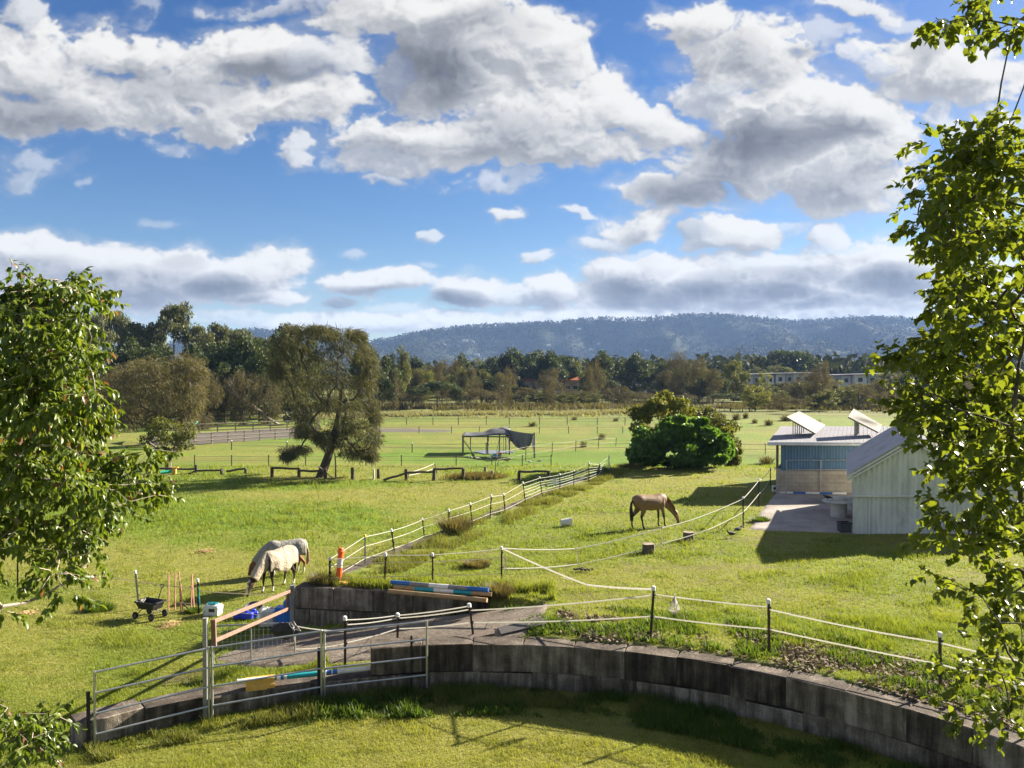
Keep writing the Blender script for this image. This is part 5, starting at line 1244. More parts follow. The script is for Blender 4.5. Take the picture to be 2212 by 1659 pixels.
for sx in (0, 1):
    mb = MB(); xa, xb = ((-.24, GW / 2) if sx == 0 else (GW + .24, GW / 2)); za, zb = GE - .22 * sl, GR
    for dz_, th in ((-.03, .10), (-.17, .08)):
        P = [(xa, -.18, za + dz_), (xb, -.18, zb + dz_), (xb, -.18, zb + dz_ - th), (xa, -.18, za + dz_ - th)]
        V = P + [(x, y + .05 + (.04 if dz_ < -.1 else 0), z) for x, y, z in P]; f = [(0, 1, 2, 3), (7, 6, 5, 4), (0, 4, 5, 1), (1, 5, 6, 2), (2, 6, 7, 3), (3, 7, 4, 0)]; mb.add(V, f)
    mb.build('barge_board', M_TRIM, gs)
bpy.context.view_layer.update(); skew(gs, 21)
# blue shed
bp = at_z(1676, 1067, 0); BW, BD = 6.4, 6.0
bs = thing('blue_shed', 'low blue-clad shed on a blockwork wall with two tilted white roof panels', 'shed', (bp[0], bp[1], zt(bp[0], bp[1]) - .02), ROT)
mb = MB(); mb.box((BW / 2 + .0, .10, .66), (BW, .2, 1.32)); mb.build('block_wall', M_BESSER, bs)
V, F = corrugated(BW - .3, lambda x: 1.36, .15, .014); MB().add(np.array(V) + (.24, -.02, 1.24), F).build('blue_cladding', M_BLUEC, bs)
for x_ in (.06, BW - .06): mb = MB(); mb.box((x_, .05, 1.95), (.12, .12, 1.27)); mb.build('corner_post', M_WOODP, bs)
mb = MB(); mb.box((.05, BD / 2 + .15, .66), (.1, BD - .3, 1.32)); mb.box((BW - .05, BD / 2 + .15, 1.3), (.1, BD - .3, 2.6)); mb.box((BW / 2, BD - .05, 1.3), (BW, .1, 2.6)); mb.build('back_walls', M_BESSER, bs)
mb = MB(); mb.box((-.03, .09, 1.34), (.10, .30, .05)); mb.build('ledge', M_TRIM, bs)
mb = MB(); mb.box((BW / 2, BD / 2, .02), (BW - .4, BD - .4, .03)); mb.build('floor_slab', M_DARKIN, bs)
RZ0, RZ1 = 2.62, 2.98
mb = MB(); x0, x1, y0, y1 = -.38, BW + .3, -.42, BD + .3
V = [(x0, y0, RZ0), (x1, y0, RZ0), (x1, y1, RZ1), (x0, y1, RZ1)]; V = [np.array(v) for v in V]; mb.add(V + [v + (0, 0, .07) for v in V], [(3, 2, 1, 0), (4, 5, 6, 7), (0, 1, 5, 4), (1, 2, 6, 5), (2, 3, 7, 6), (3, 0, 4, 7)])
for i in range(32): x = x0 + .05 + (x1 - x0 - .1) * i / 31; mb.tube([(x, y0 + .02, RZ0 + .075), (x, y1 - .02, RZ1 + .075)], .008, 4)
mb.build('roof', M_ROOFL, bs)
mb = MB(); mb.box(((x0 + x1) / 2, y0 - .03, RZ0 + .0), (x1 - x0, .05, .17), None, .006); mb.build('fascia', M_TRIM, bs)
mb = MB(); mb.tube([(x0, y0 - .09, RZ0 - .03), (x1, y0 - .09, RZ0 - .03)], .045, 8); mb.build('gutter', M_TRIM, bs)
mb = MB(); mb.box((.45, -.07, 2.52), (.14, .08, .10)); mb.build('floodlight', M_STEEL_BLK, bs)
bpy.context.view_layer.update(); skew(bs, 22)
def tilt_panel(fl, fr, br, bl, Y0, Y1):
    P = [at_y(*fl, Y0), at_y(*fr, Y0), at_y(*br, Y1), at_y(*bl, Y1)]; n = np.cross(P[1] - P[0], P[3] - P[0]); n = n / np.linalg.norm(n) * .09
    mb = MB(); mb.add(P + [p + n for p in P], [(3, 2, 1, 0), (4, 5, 6, 7), (0, 1, 5, 4), (1, 2, 6, 5), (2, 3, 7, 6), (3, 0, 4, 7)])
    for i in range(8): f = (i + .5) / 8; a = P[0] + (P[3] - P[0]) * f + n; b = P[1] + (P[2] - P[1]) * f + n; mb.tube([a + (b - a) * .02, b - (b - a) * .02], .022, 4)
    pnl = mb.build('tilted_panel', M_PANEL, bs, world=True)
    mb = MB()
    for i in range(6):
        f = (i + .5) / 6; q = P[0] + (P[3] - P[0]) * f; q = q + (P[1] - P[0]) * .22; L = np.array(bs.location); zb_ = bs.location[2] + RZ0 + .07
        mb.tube([np.array([q[0], q[1], zb_]), q], .025, 5)
    mb.build('support', M_GALVD, bs, world=True)
tilt_panel((1697, 903), (1760, 939), (1781, 921), (1725, 891), 42.0, 44.2); tilt_panel((1831, 903), (1896, 936), (1902, 920), (1842, 886), 42.0, 43.6)
# pipe hitching frame in front of the blue shed
hp = at_z(1698, 1068, 0); o = thing('pipe_rail_frame', 'thin galvanised pipe frame standing before the blue shed wall', 'rail frame', (hp[0], hp[1] - .05, zt(hp[0], hp[1])), ROT)
mb = MB(); mb.tube([(0, 0, -.1), (0, 0, 1.75)], .024, 7); mb.build('upright', M_GALV, o); mb = MB(); mb.tube([(1.75, .1, -.1), (1.75, .1, 1.75)], .022, 7); mb.build('upright', M_GALV, o)
for z_ in (1.74, 1.26): mb = MB(); mb.tube([(0, 0, z_), (3.5, .1, z_)], .02, 7); mb.build('rail', M_GALV, o)
for z_ in (.9, .55): mb = MB(); mb.tube([(0, 0, z_), (3.5, .1, z_)], .006, 5); mb.build('wire', M_GALV, o)
o = thing('power_box', 'small white box at the left foot of the blue shed', 'box', at_z(1671, 1062, 0) - np.array([0, .1, 0]), ROT)
MB().box((0, 0, .17), (.2, .2, .34), None, .02).build('case', M_CAP, o); MB().box((0, -.105, .2), (.12, .02, .12)).build('door', M_STEEL_BLK, o)
# second pale-roofed shed half behind the right tree
sp_ = at_z(2080, 1165, 0); o = thing('skillion_shed', 'pale roofed cream shed half hidden behind the right tree', 'shed', (sp_[0] - .2, sp_[1] + .9, zt(sp_[0], sp_[1])), ROT)
mb = MB(); mb.box((2.2, 2.6, 1.15), (4.4, 5.0, 2.3)); mb.build('walls', M_CREAM, o)
mb = MB(); roof_slab(mb, -.2, 2.36, 1.6, 3.0, -.2, 5.4, .05, .014); roof_slab(mb, 1.6, 3.0, 4.7, 2.2, -.2, 5.4, .05, .014); mb.build('roof', M_ROOFL, o)
mb = MB(); V, F = corrugated(4.4, lambda x: 2.25, .15); mb.add(np.array(V) + (0, .06, 0), F); mb.build('front_cladding', M_CREAM, o)

# ------------------------------------------------------------------ shade canopy
def crd(x, y, Y): return at_y(x, y, Y)
cb = ground(1103, 982); CYd = cb[1]
cv = thing('shade_canopy', 'old grey shade cloth sagging over grey poles in the far paddock', 'shade canopy', (cb[0], cb[1], cb[2])); pl = np.array(cv.location)
def cz(y): return CAM_H - (y - HORIZON) / FPX * CYd
gz0 = cb[2]
lx = at_y(1000, 943, CYd)[0]; fx = at_y(1101, 943, CYd)[0]; rx_ = at_y(1153, 937, CYd)[0]
posts = [(lx, CYd, cz(942)), (fx, CYd - .1, cz(941)), (at_y(1054, 950, CYd + 1.8)[0], CYd + 1.8, cz(943)), (at_y(1079, 950, CYd + 4)[0], CYd + 4, cz(941)), (at_y(1093, 950, CYd + 4.3)[0], CYd + 4.3, cz(943)), (rx_, CYd - 2.2, at_y(1153, 936, CYd - 2.2)[2]), (lx + .5, CYd + 3.6, cz(943))]
for k, (x, y, z) in enumerate(posts): MB().tube([(x - pl[0], y - pl[1], zt(x, y) - pl[2] - .2), (x - pl[0], y - pl[1], z - pl[2] + .08)], .085 if k < 3 or k == 5 else .06, 7).build('post', M_GREYWOOD, cv)
zt_ = cz(943) - pl[2]
mb = MB(); mb.tube([(lx - pl[0], 0, zt_), (fx - pl[0], -.1, zt_ - .02)], .07, 6); mb.tube([(lx - pl[0], 0, zt_ - .25), (lx - pl[0] + .9, 0, -.0 + .1)], .04, 5); mb.build('beam', M_GREYWOOD, cv)
mb = MB(); mb.tube([(lx - pl[0], 0, zt_), (lx + .5 - pl[0], 3.6, zt_)], .06, 6); mb.build('beam', M_GREYWOOD, cv); mb = MB(); mb.tube([(fx - pl[0], -.1, zt_), (fx - .3 - pl[0], 4.2, zt_ + .05)], .06, 6); mb.build('beam', M_GREYWOOD, cv)
M_CLOTH = None
m, t = mat('shade_cloth'); c0 = t.coord(); nz_ = t.noise(c0, 1.2, 5, .6)
t.out(t.n('ShaderNodeMixShader', {0: .25, 1: t.pbr(t.ramp(nz_, [(.3, (.085, .088, .10)), (.7, (.19, .195, .21))]), .8), 2: t.n('ShaderNodeBsdfTranslucent', {'Color': (.22, .22, .24, 1)})}).outputs[0]); M_CLOTH = m
def cloth_grid(nu, nv, fn, name):
    V = [np.array(fn(i / nu, j / nv)) - pl for i in range(nu + 1) for j in range(nv + 1)]
    F = [(i * (nv + 1) + j, (i + 1) * (nv + 1) + j, (i + 1) * (nv + 1) + j + 1, i * (nv + 1) + j + 1) for i in range(nu) for j in range(nv)]
    ob = MB().add(V, F).build(name, M_CLOTH, cv, smooth=True); so = ob.modifiers.new('cloth', 'SOLIDIFY'); so.thickness = .012
ze = cz(943) + .08; pk_x = at_y(1080, 930, CYd + 1.6)[0]; pk_z = at_y(1080, 930, CYd + 1.6)[2] + .30
def roof_fn(u, v):      # from the left beam up to the prop, down to the right
    x = lx - .05 + (fx - lx + .1) * u; y = CYd - .15 + 4.3 * v
    up_ = max(0, (pk_z - ze)) * math.exp(-((u - .80) / .40) ** 2) * math.sin(math.pi * min(1, max(0, .02 + v * 1.0))) ** .7
    return (x, y, ze + up_ + .05 * math.sin(u * 21 + v * 3) * v * (1 - v) * 4 * .6 - .04 * math.sin(math.pi * u))
cloth_grid(28, 16, roof_fn, 'shade_cloth')
tr_ = at_y(1153, 937, CYd - 2.2)
def drape_fn(u, v):     # loose end hanging between the prop and the right post
    x0_, y0_, z0_ = pk_x, CYd + 1.6, pk_z; top = (x0_ + (tr_[0] - x0_) * u, y0_ + (CYd - 2.2 - y0_) * u, z0_ + (tr_[2] - z0_) * u - .10 * math.sin(math.pi * u))
    bx = fx + (tr_[0] - .25 - fx) * u; bz = cz(943) - .98 * math.sin(math.pi * (u * .86 + .02)) ** .8 - .12 * u
    bot = (bx, CYd - .2 - 1.9 * u, bz); fold = .07 * math.sin(u * 30 + v * 2.5) * v + .05 * math.sin(u * 13 - v * 4) * v
    return (top[0] + (bot[0] - top[0]) * v, top[1] + (bot[1] - top[1]) * v - fold * 1.6, top[2] + (bot[2] - top[2]) * v + fold * .5 - .18 * math.sin(math.pi * v) * (1 - u))
cloth_grid(44, 14, drape_fn, 'loose_cloth')
mb = MB(); xr = rx_ - pl[0] - .25
mb.add([(xr - .1, -2.1, cz(940) - pl[2]), (xr + .2, -2.1, cz(940) - pl[2]), (xr + .24, -2.1, cz(962) - pl[2]), (xr + .1, -2.12, cz(966) - pl[2])], [(0, 1, 2, 3)]); mb.build('torn_strip', M_CLOTH, cv)
for k in range(3): xx = (fx - pl[0]) * .0 - .95 + .3 * k; MB().tube([(xx, 2.6, zt_), (xx + .35 * (k - 1), 2.4, .05)], .02, 5).build('prop', M_STEEL_BLK, cv)
# teal shade sails behind the small olive tree
M_SAIL = plain('teal_sail', (.03, .33, .27), .7, var=.15)
for k, (xa, ya, xb, yb, xc, yc, lab) in enumerate(((345, 910, 372, 909, 362, 918, 'left teal shade sail seen between brown casuarina trunks'), (397, 912, 418, 921, 402, 922, 'right teal shade sail dropping to a low corner beside the small olive tree'))):
    Y = 86; a, b, c_ = at_y(xa, ya, Y), at_y(xb, yb, Y + 1), at_y(xc, yc, Y - 2); base = np.array([a[0], a[1], zt(a[0], a[1])])
    o = thing('shade_sail', lab, 'shade sail', base, 0, 'teal shade sails')
    d_ = a + (b - a) * .5 + np.array([.2, 2.5, .2]); MB().add([a - base, b - base, d_ - base, c_ - base], [(0, 3, 1), (0, 1, 2)]).build('sail', M_SAIL, o)
    for q in (a, b, c_): MB().tube([(q[0] - base[0], q[1] - base[1], zt(q[0], q[1]) - base[2]), q - base], .045, 6).build('pole', M_GALVD, o)

# ------------------------------------------------------------------ houses on the far plain and on the ridge
M_WWALL = metal_paint('white_render', (.62, .61, .60), .08, .8); M_GWALL = metal_paint('grey_render', (.30, .30, .31), .1, .8); M_BRNW = plain('brown_render', (.17, .11, .085), .9)
M_GLASS = plain('window_glass', (.035, .04, .05), .12, var=.05, spec=.6); M_TERRA = metal_paint('terracotta_tiles', (.50, .17, .085), .25, .8); M_TERRW = metal_paint('pale_brick', (.45, .35, .28), .15, .85)
def modern_house(label, px, Y, wpx, top, bays, seed):
    rg = random.Random(seed); x0 = at_y(px, HORIZON, Y)[0]; Wm = wpx / FPX * Y; zr = CAM_H - (top - HORIZON) / FPX * Y; z0 = -1.3; H = zr - z0; st = H * .48
    o = thing('white_house', label, 'house', (x0, Y, z0), 0, 'white two-storey houses on the far plain')
    MB().box((Wm / 2, 5, H * .5 - .15), (Wm, 10, H - .3)).build('wall', M_WWALL, o)
    mb = MB(); roof_slab(mb, -.5, H - .32, Wm + .5, H - .05, -1.0, 10.6, .28); mb.build('roof', M_ROOFL, o)
    MB().box((Wm / 2, -.5, st), (Wm + .2, 1.2, .25)).build('balcony_slab', M_WWALL, o)
    bw = Wm / bays
    for k in range(bays):
        if k % 3 == 1:
            MB().box((bw * (k + .5), -.28, st + .12 + (H - st - .45) / 2), (bw * .82, .5, H - st - .45)).build('panel', M_GWALL if k % 2 else M_BRNW, o)
        for fl in (0, 1):
            zc = (st * .5 if fl == 0 else st + (H - st) * .46); yy = -.04 if k % 3 != 1 or fl == 0 else -.56
            f = MB().box((bw * (k + .5), yy, zc), (bw * .46, .06, st * .48)).build('window', M_TRIM, o); MB().box((bw * (k + .5), yy - .04, zc), (bw * .40, .04, st * .42)).build('pane', M_GLASS, f)
    return o
modern_house('white flat-roofed house behind brown trees right of the orange roofs', 1315, 262, 88, 806, 4, 1)
modern_house('white house with balcony left of the bare twin-trunked trees', 1372, 258, 60, 806, 3, 2)
modern_house('leftmost grey-panelled house of the white row on the right', 1610, 262, 62, 808, 4, 3)
modern_house('widest white house with dark panel in the right row', 1676, 262, 96, 806, 5, 4)
modern_house('low white house with pale hip roof in the right row', 1778, 266, 60, 810, 3, 5)
modern_house('grey and white house nearest the right tree', 1846, 264, 74, 808, 3, 6)
modern_house('white house glimpsed between brown trees at centre', 1186, 275, 50, 812, 3, 7)
def tile_house(label, px, Y, wpx, top, ev):
    x0 = at_y(px, HORIZON, Y)[0]; Wm = wpx / FPX * Y; zr = CAM_H - (top - HORIZON) / FPX * Y; ze = CAM_H - (ev - HORIZON) / FPX * Y; z0 = -1.3
    o = thing('tile_roof_house', label, 'house', (x0, Y, z0), 0, 'orange-roofed houses on the far plain'); H = ze - z0; R = zr - z0
    MB().box((Wm / 2, 5, H / 2), (Wm - .8, 9, H)).build('wall', M_TERRW, o)
    a, b = -.3, Wm + .3; V = [(a, -.3, H), (b, -.3, H), (b, 10.3, H), (a, 10.3, H), (Wm * .28, 5, R), (Wm * .72, 5, R), (a, -.3, H - .15), (b, -.3, H - .15), (b, 10.3, H - .15), (a, 10.3, H - .15)]
    MB().add(V, [(0, 1, 5, 4), (1, 2, 5), (2, 3, 4, 5), (3, 0, 4), (6, 7, 1, 0), (7, 8, 2, 1), (8, 9, 3, 2), (9, 6, 0, 3), (9, 8, 7, 6)]).build('roof', M_TERRA, o)
    for k in (.25, .7): f = MB().box((Wm * k, .46, H * .55), (1.6, .1, 1.3)).build('window', M_TRIM, o); MB().box((Wm * k, .39, H * .55), (1.3, .06, 1.05)).build('pane', M_GLASS, f)
tile_house('orange tile-roofed house half hidden left behind brown trees', 1130, 236, 34, 806, 822); tile_house('brighter orange tile-roofed house beside the white flat roofs', 1218, 240, 36, 803, 821)
def hill_house(label, px, py, wpx, hpx, k):
    d = ray(px, py); t = np.arange(1500, 2640, 2.0) / d[1]; P = d[None] * t[:, None]; P[:, 2] += CAM_H; b = P[:, 2] - hill_z(P[:, 0], P[:, 1]) + 1.3; i = int(np.argmax(b < 0)) if (b < 0).any() else 400
    p = P[i]; s = p[1] / FPX; W_, H_ = wpx * s * .8, hpx * s * .8
    o = thing('hillside_house', label, 'house', (p[0], p[1] - 12, p[2] + 4), 0, 'white houses dotted over the ridge')
    MB().box((0, 0, H_ / 2), (W_, 10, H_)).build('wall', M_WWALL, o); mb = MB(); V = [(-W_ / 2 - .6, -6, H_), (W_ / 2 + .6, -6, H_), (W_ / 2 + .6, 6, H_), (-W_ / 2 - .6, 6, H_), (-W_ / 2 + 2, 0, H_ + 3), (W_ / 2 - 2, 0, H_ + 3)]; mb.add(V, [(0, 1, 5, 4), (1, 2, 5), (2, 3, 4, 5), (3, 0, 4), (3, 2, 1, 0)]); mb.build('roof', M_ROOFL, o)
for k, (x, y, w_, h_, lab) in enumerate(((1005, 742, 14, 5, 'large white house high on the left shoulder of the ridge'), (1022, 744, 8, 4, 'small wing house just right of the large white hillside house'), (960, 748, 10, 3, 'pale low house on the left slope of the ridge'), (1030, 772, 16, 4, 'white building at the ridge foot above the dark trees'), (1250, 716, 12, 3, 'white house near the ridge top at centre'), (1185, 751, 12, 3, 'pale house on the middle slope left of centre'),
        (1292, 748, 8, 5, 'tall white house on the lower middle slope'), (1275, 760, 10, 3, 'left one of the low white houses at the slope foot'), (1300, 762, 14, 4, 'right one of the low white houses at the slope foot'), (1395, 762, 9, 3, 'lone white house right of the middle cluster'), (1655, 700, 10, 3, 'pale house just under the ridge line on the right'))): hill_house(lab, x, y, w_, h_, k)
# ------------------------------------------------------------------ loose things in the paddocks
M_ORANGE = plain('orange_plastic', (.85, .13, .025), .45, var=.08); M_REFL = plain('reflective_band', (.62, .58, .56), .4, var=.3, scale=20); M_YELP = plain('yellow_plastic', (.62, .36, .075), .5, var=.18)
M_WHITEP = plain('white_paint', (.72, .70, .66), .5, var=.14); M_BLUEP = plain('blue_paint', (.025, .13, .42), .45, var=.12); M_GREYP = plain('grey_paint', (.20, .20, .205), .6, var=.15); M_TEALP = plain('teal_paint', (.015, .30, .34), .45, var=.12)
M_PINE = plain('pine_log', (.37, .245, .12), .8, var=.25, scale=5); M_PINEEND = plain('pine_end', (.50, .36, .20), .85); M_BLKP = plain('black_plastic', (.022, .022, .023), .5, var=.2); M_TYRE = plain('tyre_rubber', (.016, .015, .015), .8, var=.25); M_RIM = plain('rim_grey', (.10, .10, .10), .5)
M_BLUEB = plain('royal_blue', (.03, .06, .62), .4, var=.08); M_BLUET = plain('tub_blue', (.03, .17, .60), .4, var=.08); M_WHTUB = plain('translucent_white', (.66, .64, .58), .45, var=.12); M_STUMP = plain('stump_bark', (.12, .095, .075), .9, var=.45, scale=9, bump=.02); M_STUMPT = plain('stump_top', (.30, .235, .17), .9, var=.3, scale=14)
def on(px, py): return ground(px, py)
# bollard
p = on(737, 1262); o = thing('bollard', 'orange warning bollard leaning over its yellow base', 'bollard', p)
R0 = Matrix.Rotation(R_(5), 3, 'Y')
MB().lathe([(.085, 0.02), (.085, .50)], (-.09, 0, 0), 14, R0).build('post', M_ORANGE, o); 
MB().lathe([(.088, .50), (.088, .74)], (-.09, 0, 0), 14, R0).build('reflective_band', M_REFL, o)
MB().lathe([(.085, .74), (.085, .92), (.10, .93), (.10, .98), (.075, 1.0), (.075, 1.04), (.05, 1.07), (.0, 1.075)], (-.09, 0, 0), 14, R0).build('top', M_ORANGE, o)
MB().box((.06, -.05, .05), (.42, .30, .10), Matrix.Rotation(R_(12), 3, 'Y'), .03).build('base', M_YELP, o)
# jump poles on the wall top
def pole(name, label, a, b, r, bands, group, end=None):
    """bands: (fraction start, end, material); parts are the painted bands"""
    a, b = np.array(a, float), np.array(b, float); base = (a + b) / 2; o = thing(name, label, 'jump pole', base, 0, group)
    for f0, f1, mt in bands:
        n = 3; t_ = np.linspace(f0, f1, n)[:, None]; MB().tube(a + (b - a) * t_ - base, r, 12).build('painted_band' if len(bands) > 1 else 'log', mt, o, smooth=True)
    return o
def wall_pt(px, Y, z): return np.array([(px - CX) / FPX * Y, Y, z])
G_ = 'jump poles stacked above the ramp wall'
Ys = 22.55; zz = .03
pole('jump_pole', 'blue, grey and white banded jump pole topmost on the stack', wall_pt(844, Ys + .1, .245), wall_pt(1055, Ys - .75, .255), .062, [(0, .20, M_BLUEP), (.20, .40, M_GREYP), (.40, .60, M_WHITEP), (.60, .79, M_GREYP), (.79, 1, M_BLUEP)], G_)
pole('jump_pole', 'teal and white jump pole sandwiched in the middle of the stack', wall_pt(850, Ys - .02, .13), wall_pt(1062, Ys - .80, .15), .058, [(0, .22, M_PINE), (.22, .42, M_TEALP), (.42, .62, M_WHITEP), (.62, .80, M_TEALP), (.80, 1, M_PINE)], G_)
pole('jump_pole', 'bare timber pole lying lowest and nearest the wall edge', wall_pt(838, Ys - .30, .10), wall_pt(1052, Ys - 1.15, .09), .062, [(0, 1, M_PINE)], G_)
pole('jump_pole', 'bare timber pole at the back of the stack with a dark end', wall_pt(850, Ys + .28, .09), wall_pt(1072, Ys - .45, .11), .06, [(0, .96, M_PINE), (.96, 1, M_BLKP)], G_)
# teal pole on the low wall
rr = lambda d_, z: np.array([*thpos(R_(d_), float(wall_r(np.array(R_(d_)))) + .18), z])
dA, dB = deg_of(508, -.2), deg_of(801, -.2)
pa, pb = rr(dA, -.47), rr(dB, -.50); pa[:2] += (pb[:2] - pa[:2]) * 0; 
pole('jump_pole', 'long white pole with teal centre and blue stripes resting on the low wall', pa, pb, .055, [(0, .10, M_WHITEP), (.10, .262, M_WHITEP), (.262, .285, M_BLUEP), (.285, .312, M_WHITEP), (.312, .336, M_BLUEP), (.336, .36, M_WHITEP), (.36, .62, M_TEALP), (.62, .655, M_WHITEP), (.655, .69, M_BLUEP), (.69, .70, M_WHITEP), (.70, .735, M_BLUEP), (.735, 1, M_WHITEP)], None)
q = pa + (pb - pa) * .165; an = math.atan2(pb[1] - pa[1], pb[0] - pa[0]); o = thing('jump_block', 'yellow plastic jump block threaded on the white end of the teal pole', 'jump block', (q[0], q[1], -.66), an)
mb = MB(); L = .60
prof = [(-.13, 0), (.13, 0), (.13, .10), (.10, .13), (.10, .23), (-.10, .23), (-.10, .13), (-.13, .10)]
V = [(-L / 2, y, z) for y, z in prof] + [(L / 2, y, z) for y, z in prof]; n = len(prof); mb.add(V, [tuple(range(n)), tuple(reversed(range(n, 2 * n)))] + [((i + 1) % n, i, n + i, n + (i + 1) % n) for i in range(n)]); mb.build('body', M_YELP, o)
mb = MB(); [mb.box((-.2 + .13 * k, 0, .232), (.035, .05, .006)) for k in range(4)]; mb.build('slots', plain('slot_dark', (.25, .14, .03), .7), o)
# striped pole on the ground by the blue shed; teal pole far left
a, b = at_z(1681, 1066, 0), at_z(1824, 1070, 0); a[2] = zt(a[0], a[1]) + .09; b[2] = zt(b[0], b[1]) + .09; a[1] -= .25; b[1] -= .25
pole('jump_pole', 'white and bright blue striped pole lying along the blue shed wall', a, b, .06, [(0, .2, M_WHITEP), (.2, .39, M_BLUEP), (.39, .6, M_WHITEP), (.6, .79, M_BLUEP), (.79, 1, M_WHITEP)], None)
a, b = on(344, 1026), on(373, 1024); a[2] += .15; b[2] += .2
pole('jump_pole', 'green-teal pole on the grass under the small olive tree', a, b, .12, [(0, 1, plain('green_teal', (.02, .36, .25), .5))], None)
p = on(377, 1026); o = thing('jump_stand', 'small tan timber stand at the end of the green-teal pole', 'jump stand', p); MB().box((0, 0, .25), (.26, .2, .5), None, .02).build('upright', M_YELP, o); MB().box((0, 0, .53), (.55, .25, .06)).build('top', M_YELP, o)
# salmon rods
rods = [(364, 1318, 364, 1237, 'leftmost upright salmon rod planted in the grass'), (378, 1318, 379, 1237, 'second upright salmon rod from the left'), (391, 1320, 387, 1237, 'salmon rod leaning left at the middle pair'), (395, 1321, 390, 1262, 'short salmon rod leaning against the middle pair'), (412, 1318, 415, 1241, 'salmon rod leaning right at the right pair'), (420, 1316, 415, 1243, 'salmon rod leaning left at the right pair nearest the picket')]
for bx, by, tx, ty, lab in rods:
    p = on(bx, by); tp = at_y(tx, ty, p[1]); o = thing('salmon_rod', lab, 'rod', p, 0, 'salmon rods stuck in the lower paddock'); MB().tube([np.array([0, 0, -.15]), tp - p], .020, 7).build('rod', M_PINK, o); MB().lathe([(.024, -.01), (.024, .012)], tp - p, 7).build('cap', M_PINK, o)
a = on(413, 1322); b = at_y(389, 1296, a[1] + .1); o = thing('dark_stick', 'dark stick slanting to the ground below the salmon rods', 'stick', a); MB().tube([(0, 0, 0), b - a], .022, 6).build('stick', M_OLDWOOD, o)
# dump cart
p = on(318, 1339); ct = thing('garden_cart', 'black four-wheeled dump cart standing in the lower left paddock', 'cart', (p[0], p[1] + .2, p[2]), R_(-22)); ct.scale = (.72, .72, .80)
def tubshape(L, W, l, w_, z0, z1, th=.02):
    mb = MB(); O = [(-l / 2, -w_ / 2, z0), (l / 2, -w_ / 2, z0), (l / 2, w_ / 2, z0), (-l / 2, w_ / 2, z0)]; Tt = [(-L / 2, -W / 2, z1), (L / 2, -W / 2, z1), (L / 2, W / 2, z1), (-L / 2, W / 2, z1)]
    Ti = [(x * (1 - 2 * th / L * 1.2), y * (1 - 2 * th / W * 1.2), z1) for x, y, z in Tt]; Oi = [(x * .95, y * .95, z0 + th) for x, y, z in O]
    V = O + Tt + Ti + Oi; F = [(3, 2, 1, 0)]
    for i in range(4): j = (i + 1) % 4; F += [(i, j, 4 + j, 4 + i), (4 + i, 4 + j, 8 + j, 8 + i), (8 + i, 8 + j, 12 + j, 12 + i)]
    F.append((12, 13, 14, 15)); mb.add(V, F); return mb
mb = tubshape(1.02, .66, .78, .46, .36, .64); mb.box((0, -.335, .625), (1.06, .03, .05)); mb.box((0, .335, .625), (1.06, .03, .05)); mb.box((-.515, 0, .625), (.03, .66, .05)); mb.box((.515, 0, .625), (.03, .66, .05)); mb.build('tub', M_BLKP, ct)
mb = MB(); mb.tube([(-.40, -.33, .13), (-.34, -.15, .30), (-.34, .15, .30), (-.40, .33, .13)], .018, 6); mb.tube([(.40, -.33, .13), (.36, -.15, .30), (.36, .15, .30), (.40, .33, .13)], .018, 6); mb.tube([(-.38, 0, .31), (.38, 0, .33)], .02, 6); mb.build('frame', M_BLKP, ct)
for sx, sy in ((-1, -1), (-1, 1), (1, -1), (1, 1)):
    Rw = Matrix.Rotation(R_(90), 3, 'X'); w_ = thing('wheel', None, None, (.43 * sx, .37 * sy, .135)); w_.parent = ct
    MB().lathe([(.07, -.045), (.115, -.05), (.135, -.03), (.135, .03), (.115, .05), (.07, .045)], (0, 0, 0), 18, Rw, False).build('tyre', M_TYRE, w_, smooth=True); MB().lathe([(0.0, -.03), (.072, -.035), (.072, .035), (0, .03)], (0, 0, 0), 14, Rw, False).build('rim', M_RIM, w_)
mb = MB(); mb.tube([(-.1, .36, .30), (-.06, .52, .62), (.0, .62, .98)], .017, 6); mb.tube([(0, .62, .96), (-.11, .65, 1.07), (-.11, .66, 1.10), (.11, .66, 1.10), (.11, .65, 1.07), (0, .62, .96)], .016, 6); mb.build('handle', M_BLKP, ct)
# bucket, stumps
p = on(1222, 1137); o = thing('bucket', 'white plastic bucket lying on its side in the raised paddock', 'bucket', p, R_(12)); Rw = Matrix.Rotation(R_(86), 3, 'Y')
MB().lathe([(0, .0), (.13, .0), (.165, .40), (.172, .40), (.172, .43), (.158, .43), (.12, .03), (0, .03)], (-.2, 0, .155), 20, Rw, False).build('pail', M_WHTUB, o, smooth=True); MB().tube([(.2, -.16, .16), (.28, -.1, .06), (.3, 0, .02), (.28, .1, .06), (.2, .16, .16)], .006, 5).build('handle', M_GALVD, o)
for bx, by, lab, s in ((1400, 1195, 'cut log stump nearer the camera under the swung tapes', 1.0), (1487, 1167, 'cut log stump further right towards the concrete apron', .95)):
    p = on(bx, by); o = thing('log_stump', lab, 'stump', p, s, 'log stumps in the raised paddock'); rg = random.Random(bx); k = 16; V = []
    for z_, f in ((-.03, 1.06), (.12, 1.0), (.32 * s, .98)):
        for j in range(k): a = 6.283 * j / k; r_ = .21 * s * f * (1 + .07 * math.sin(3 * a + bx) + .03 * math.sin(7 * a)); V.append((r_ * math.cos(a), r_ * math.sin(a), z_))
    MB().add(V, [(i * k + j, i * k + (j + 1) % k, (i + 1) * k + (j + 1) % k, (i + 1) * k + j) for i in range(2) for j in range(k)]).build('bark', M_STUMP, o); MB().add([(v[0] * .99, v[1] * .99, v[2] + .003) for v in V[-k:]], [tuple(range(k))]).build('top', M_STUMPT, o)
p = on(1316, 1227 + 560 / 5000 * 0); 
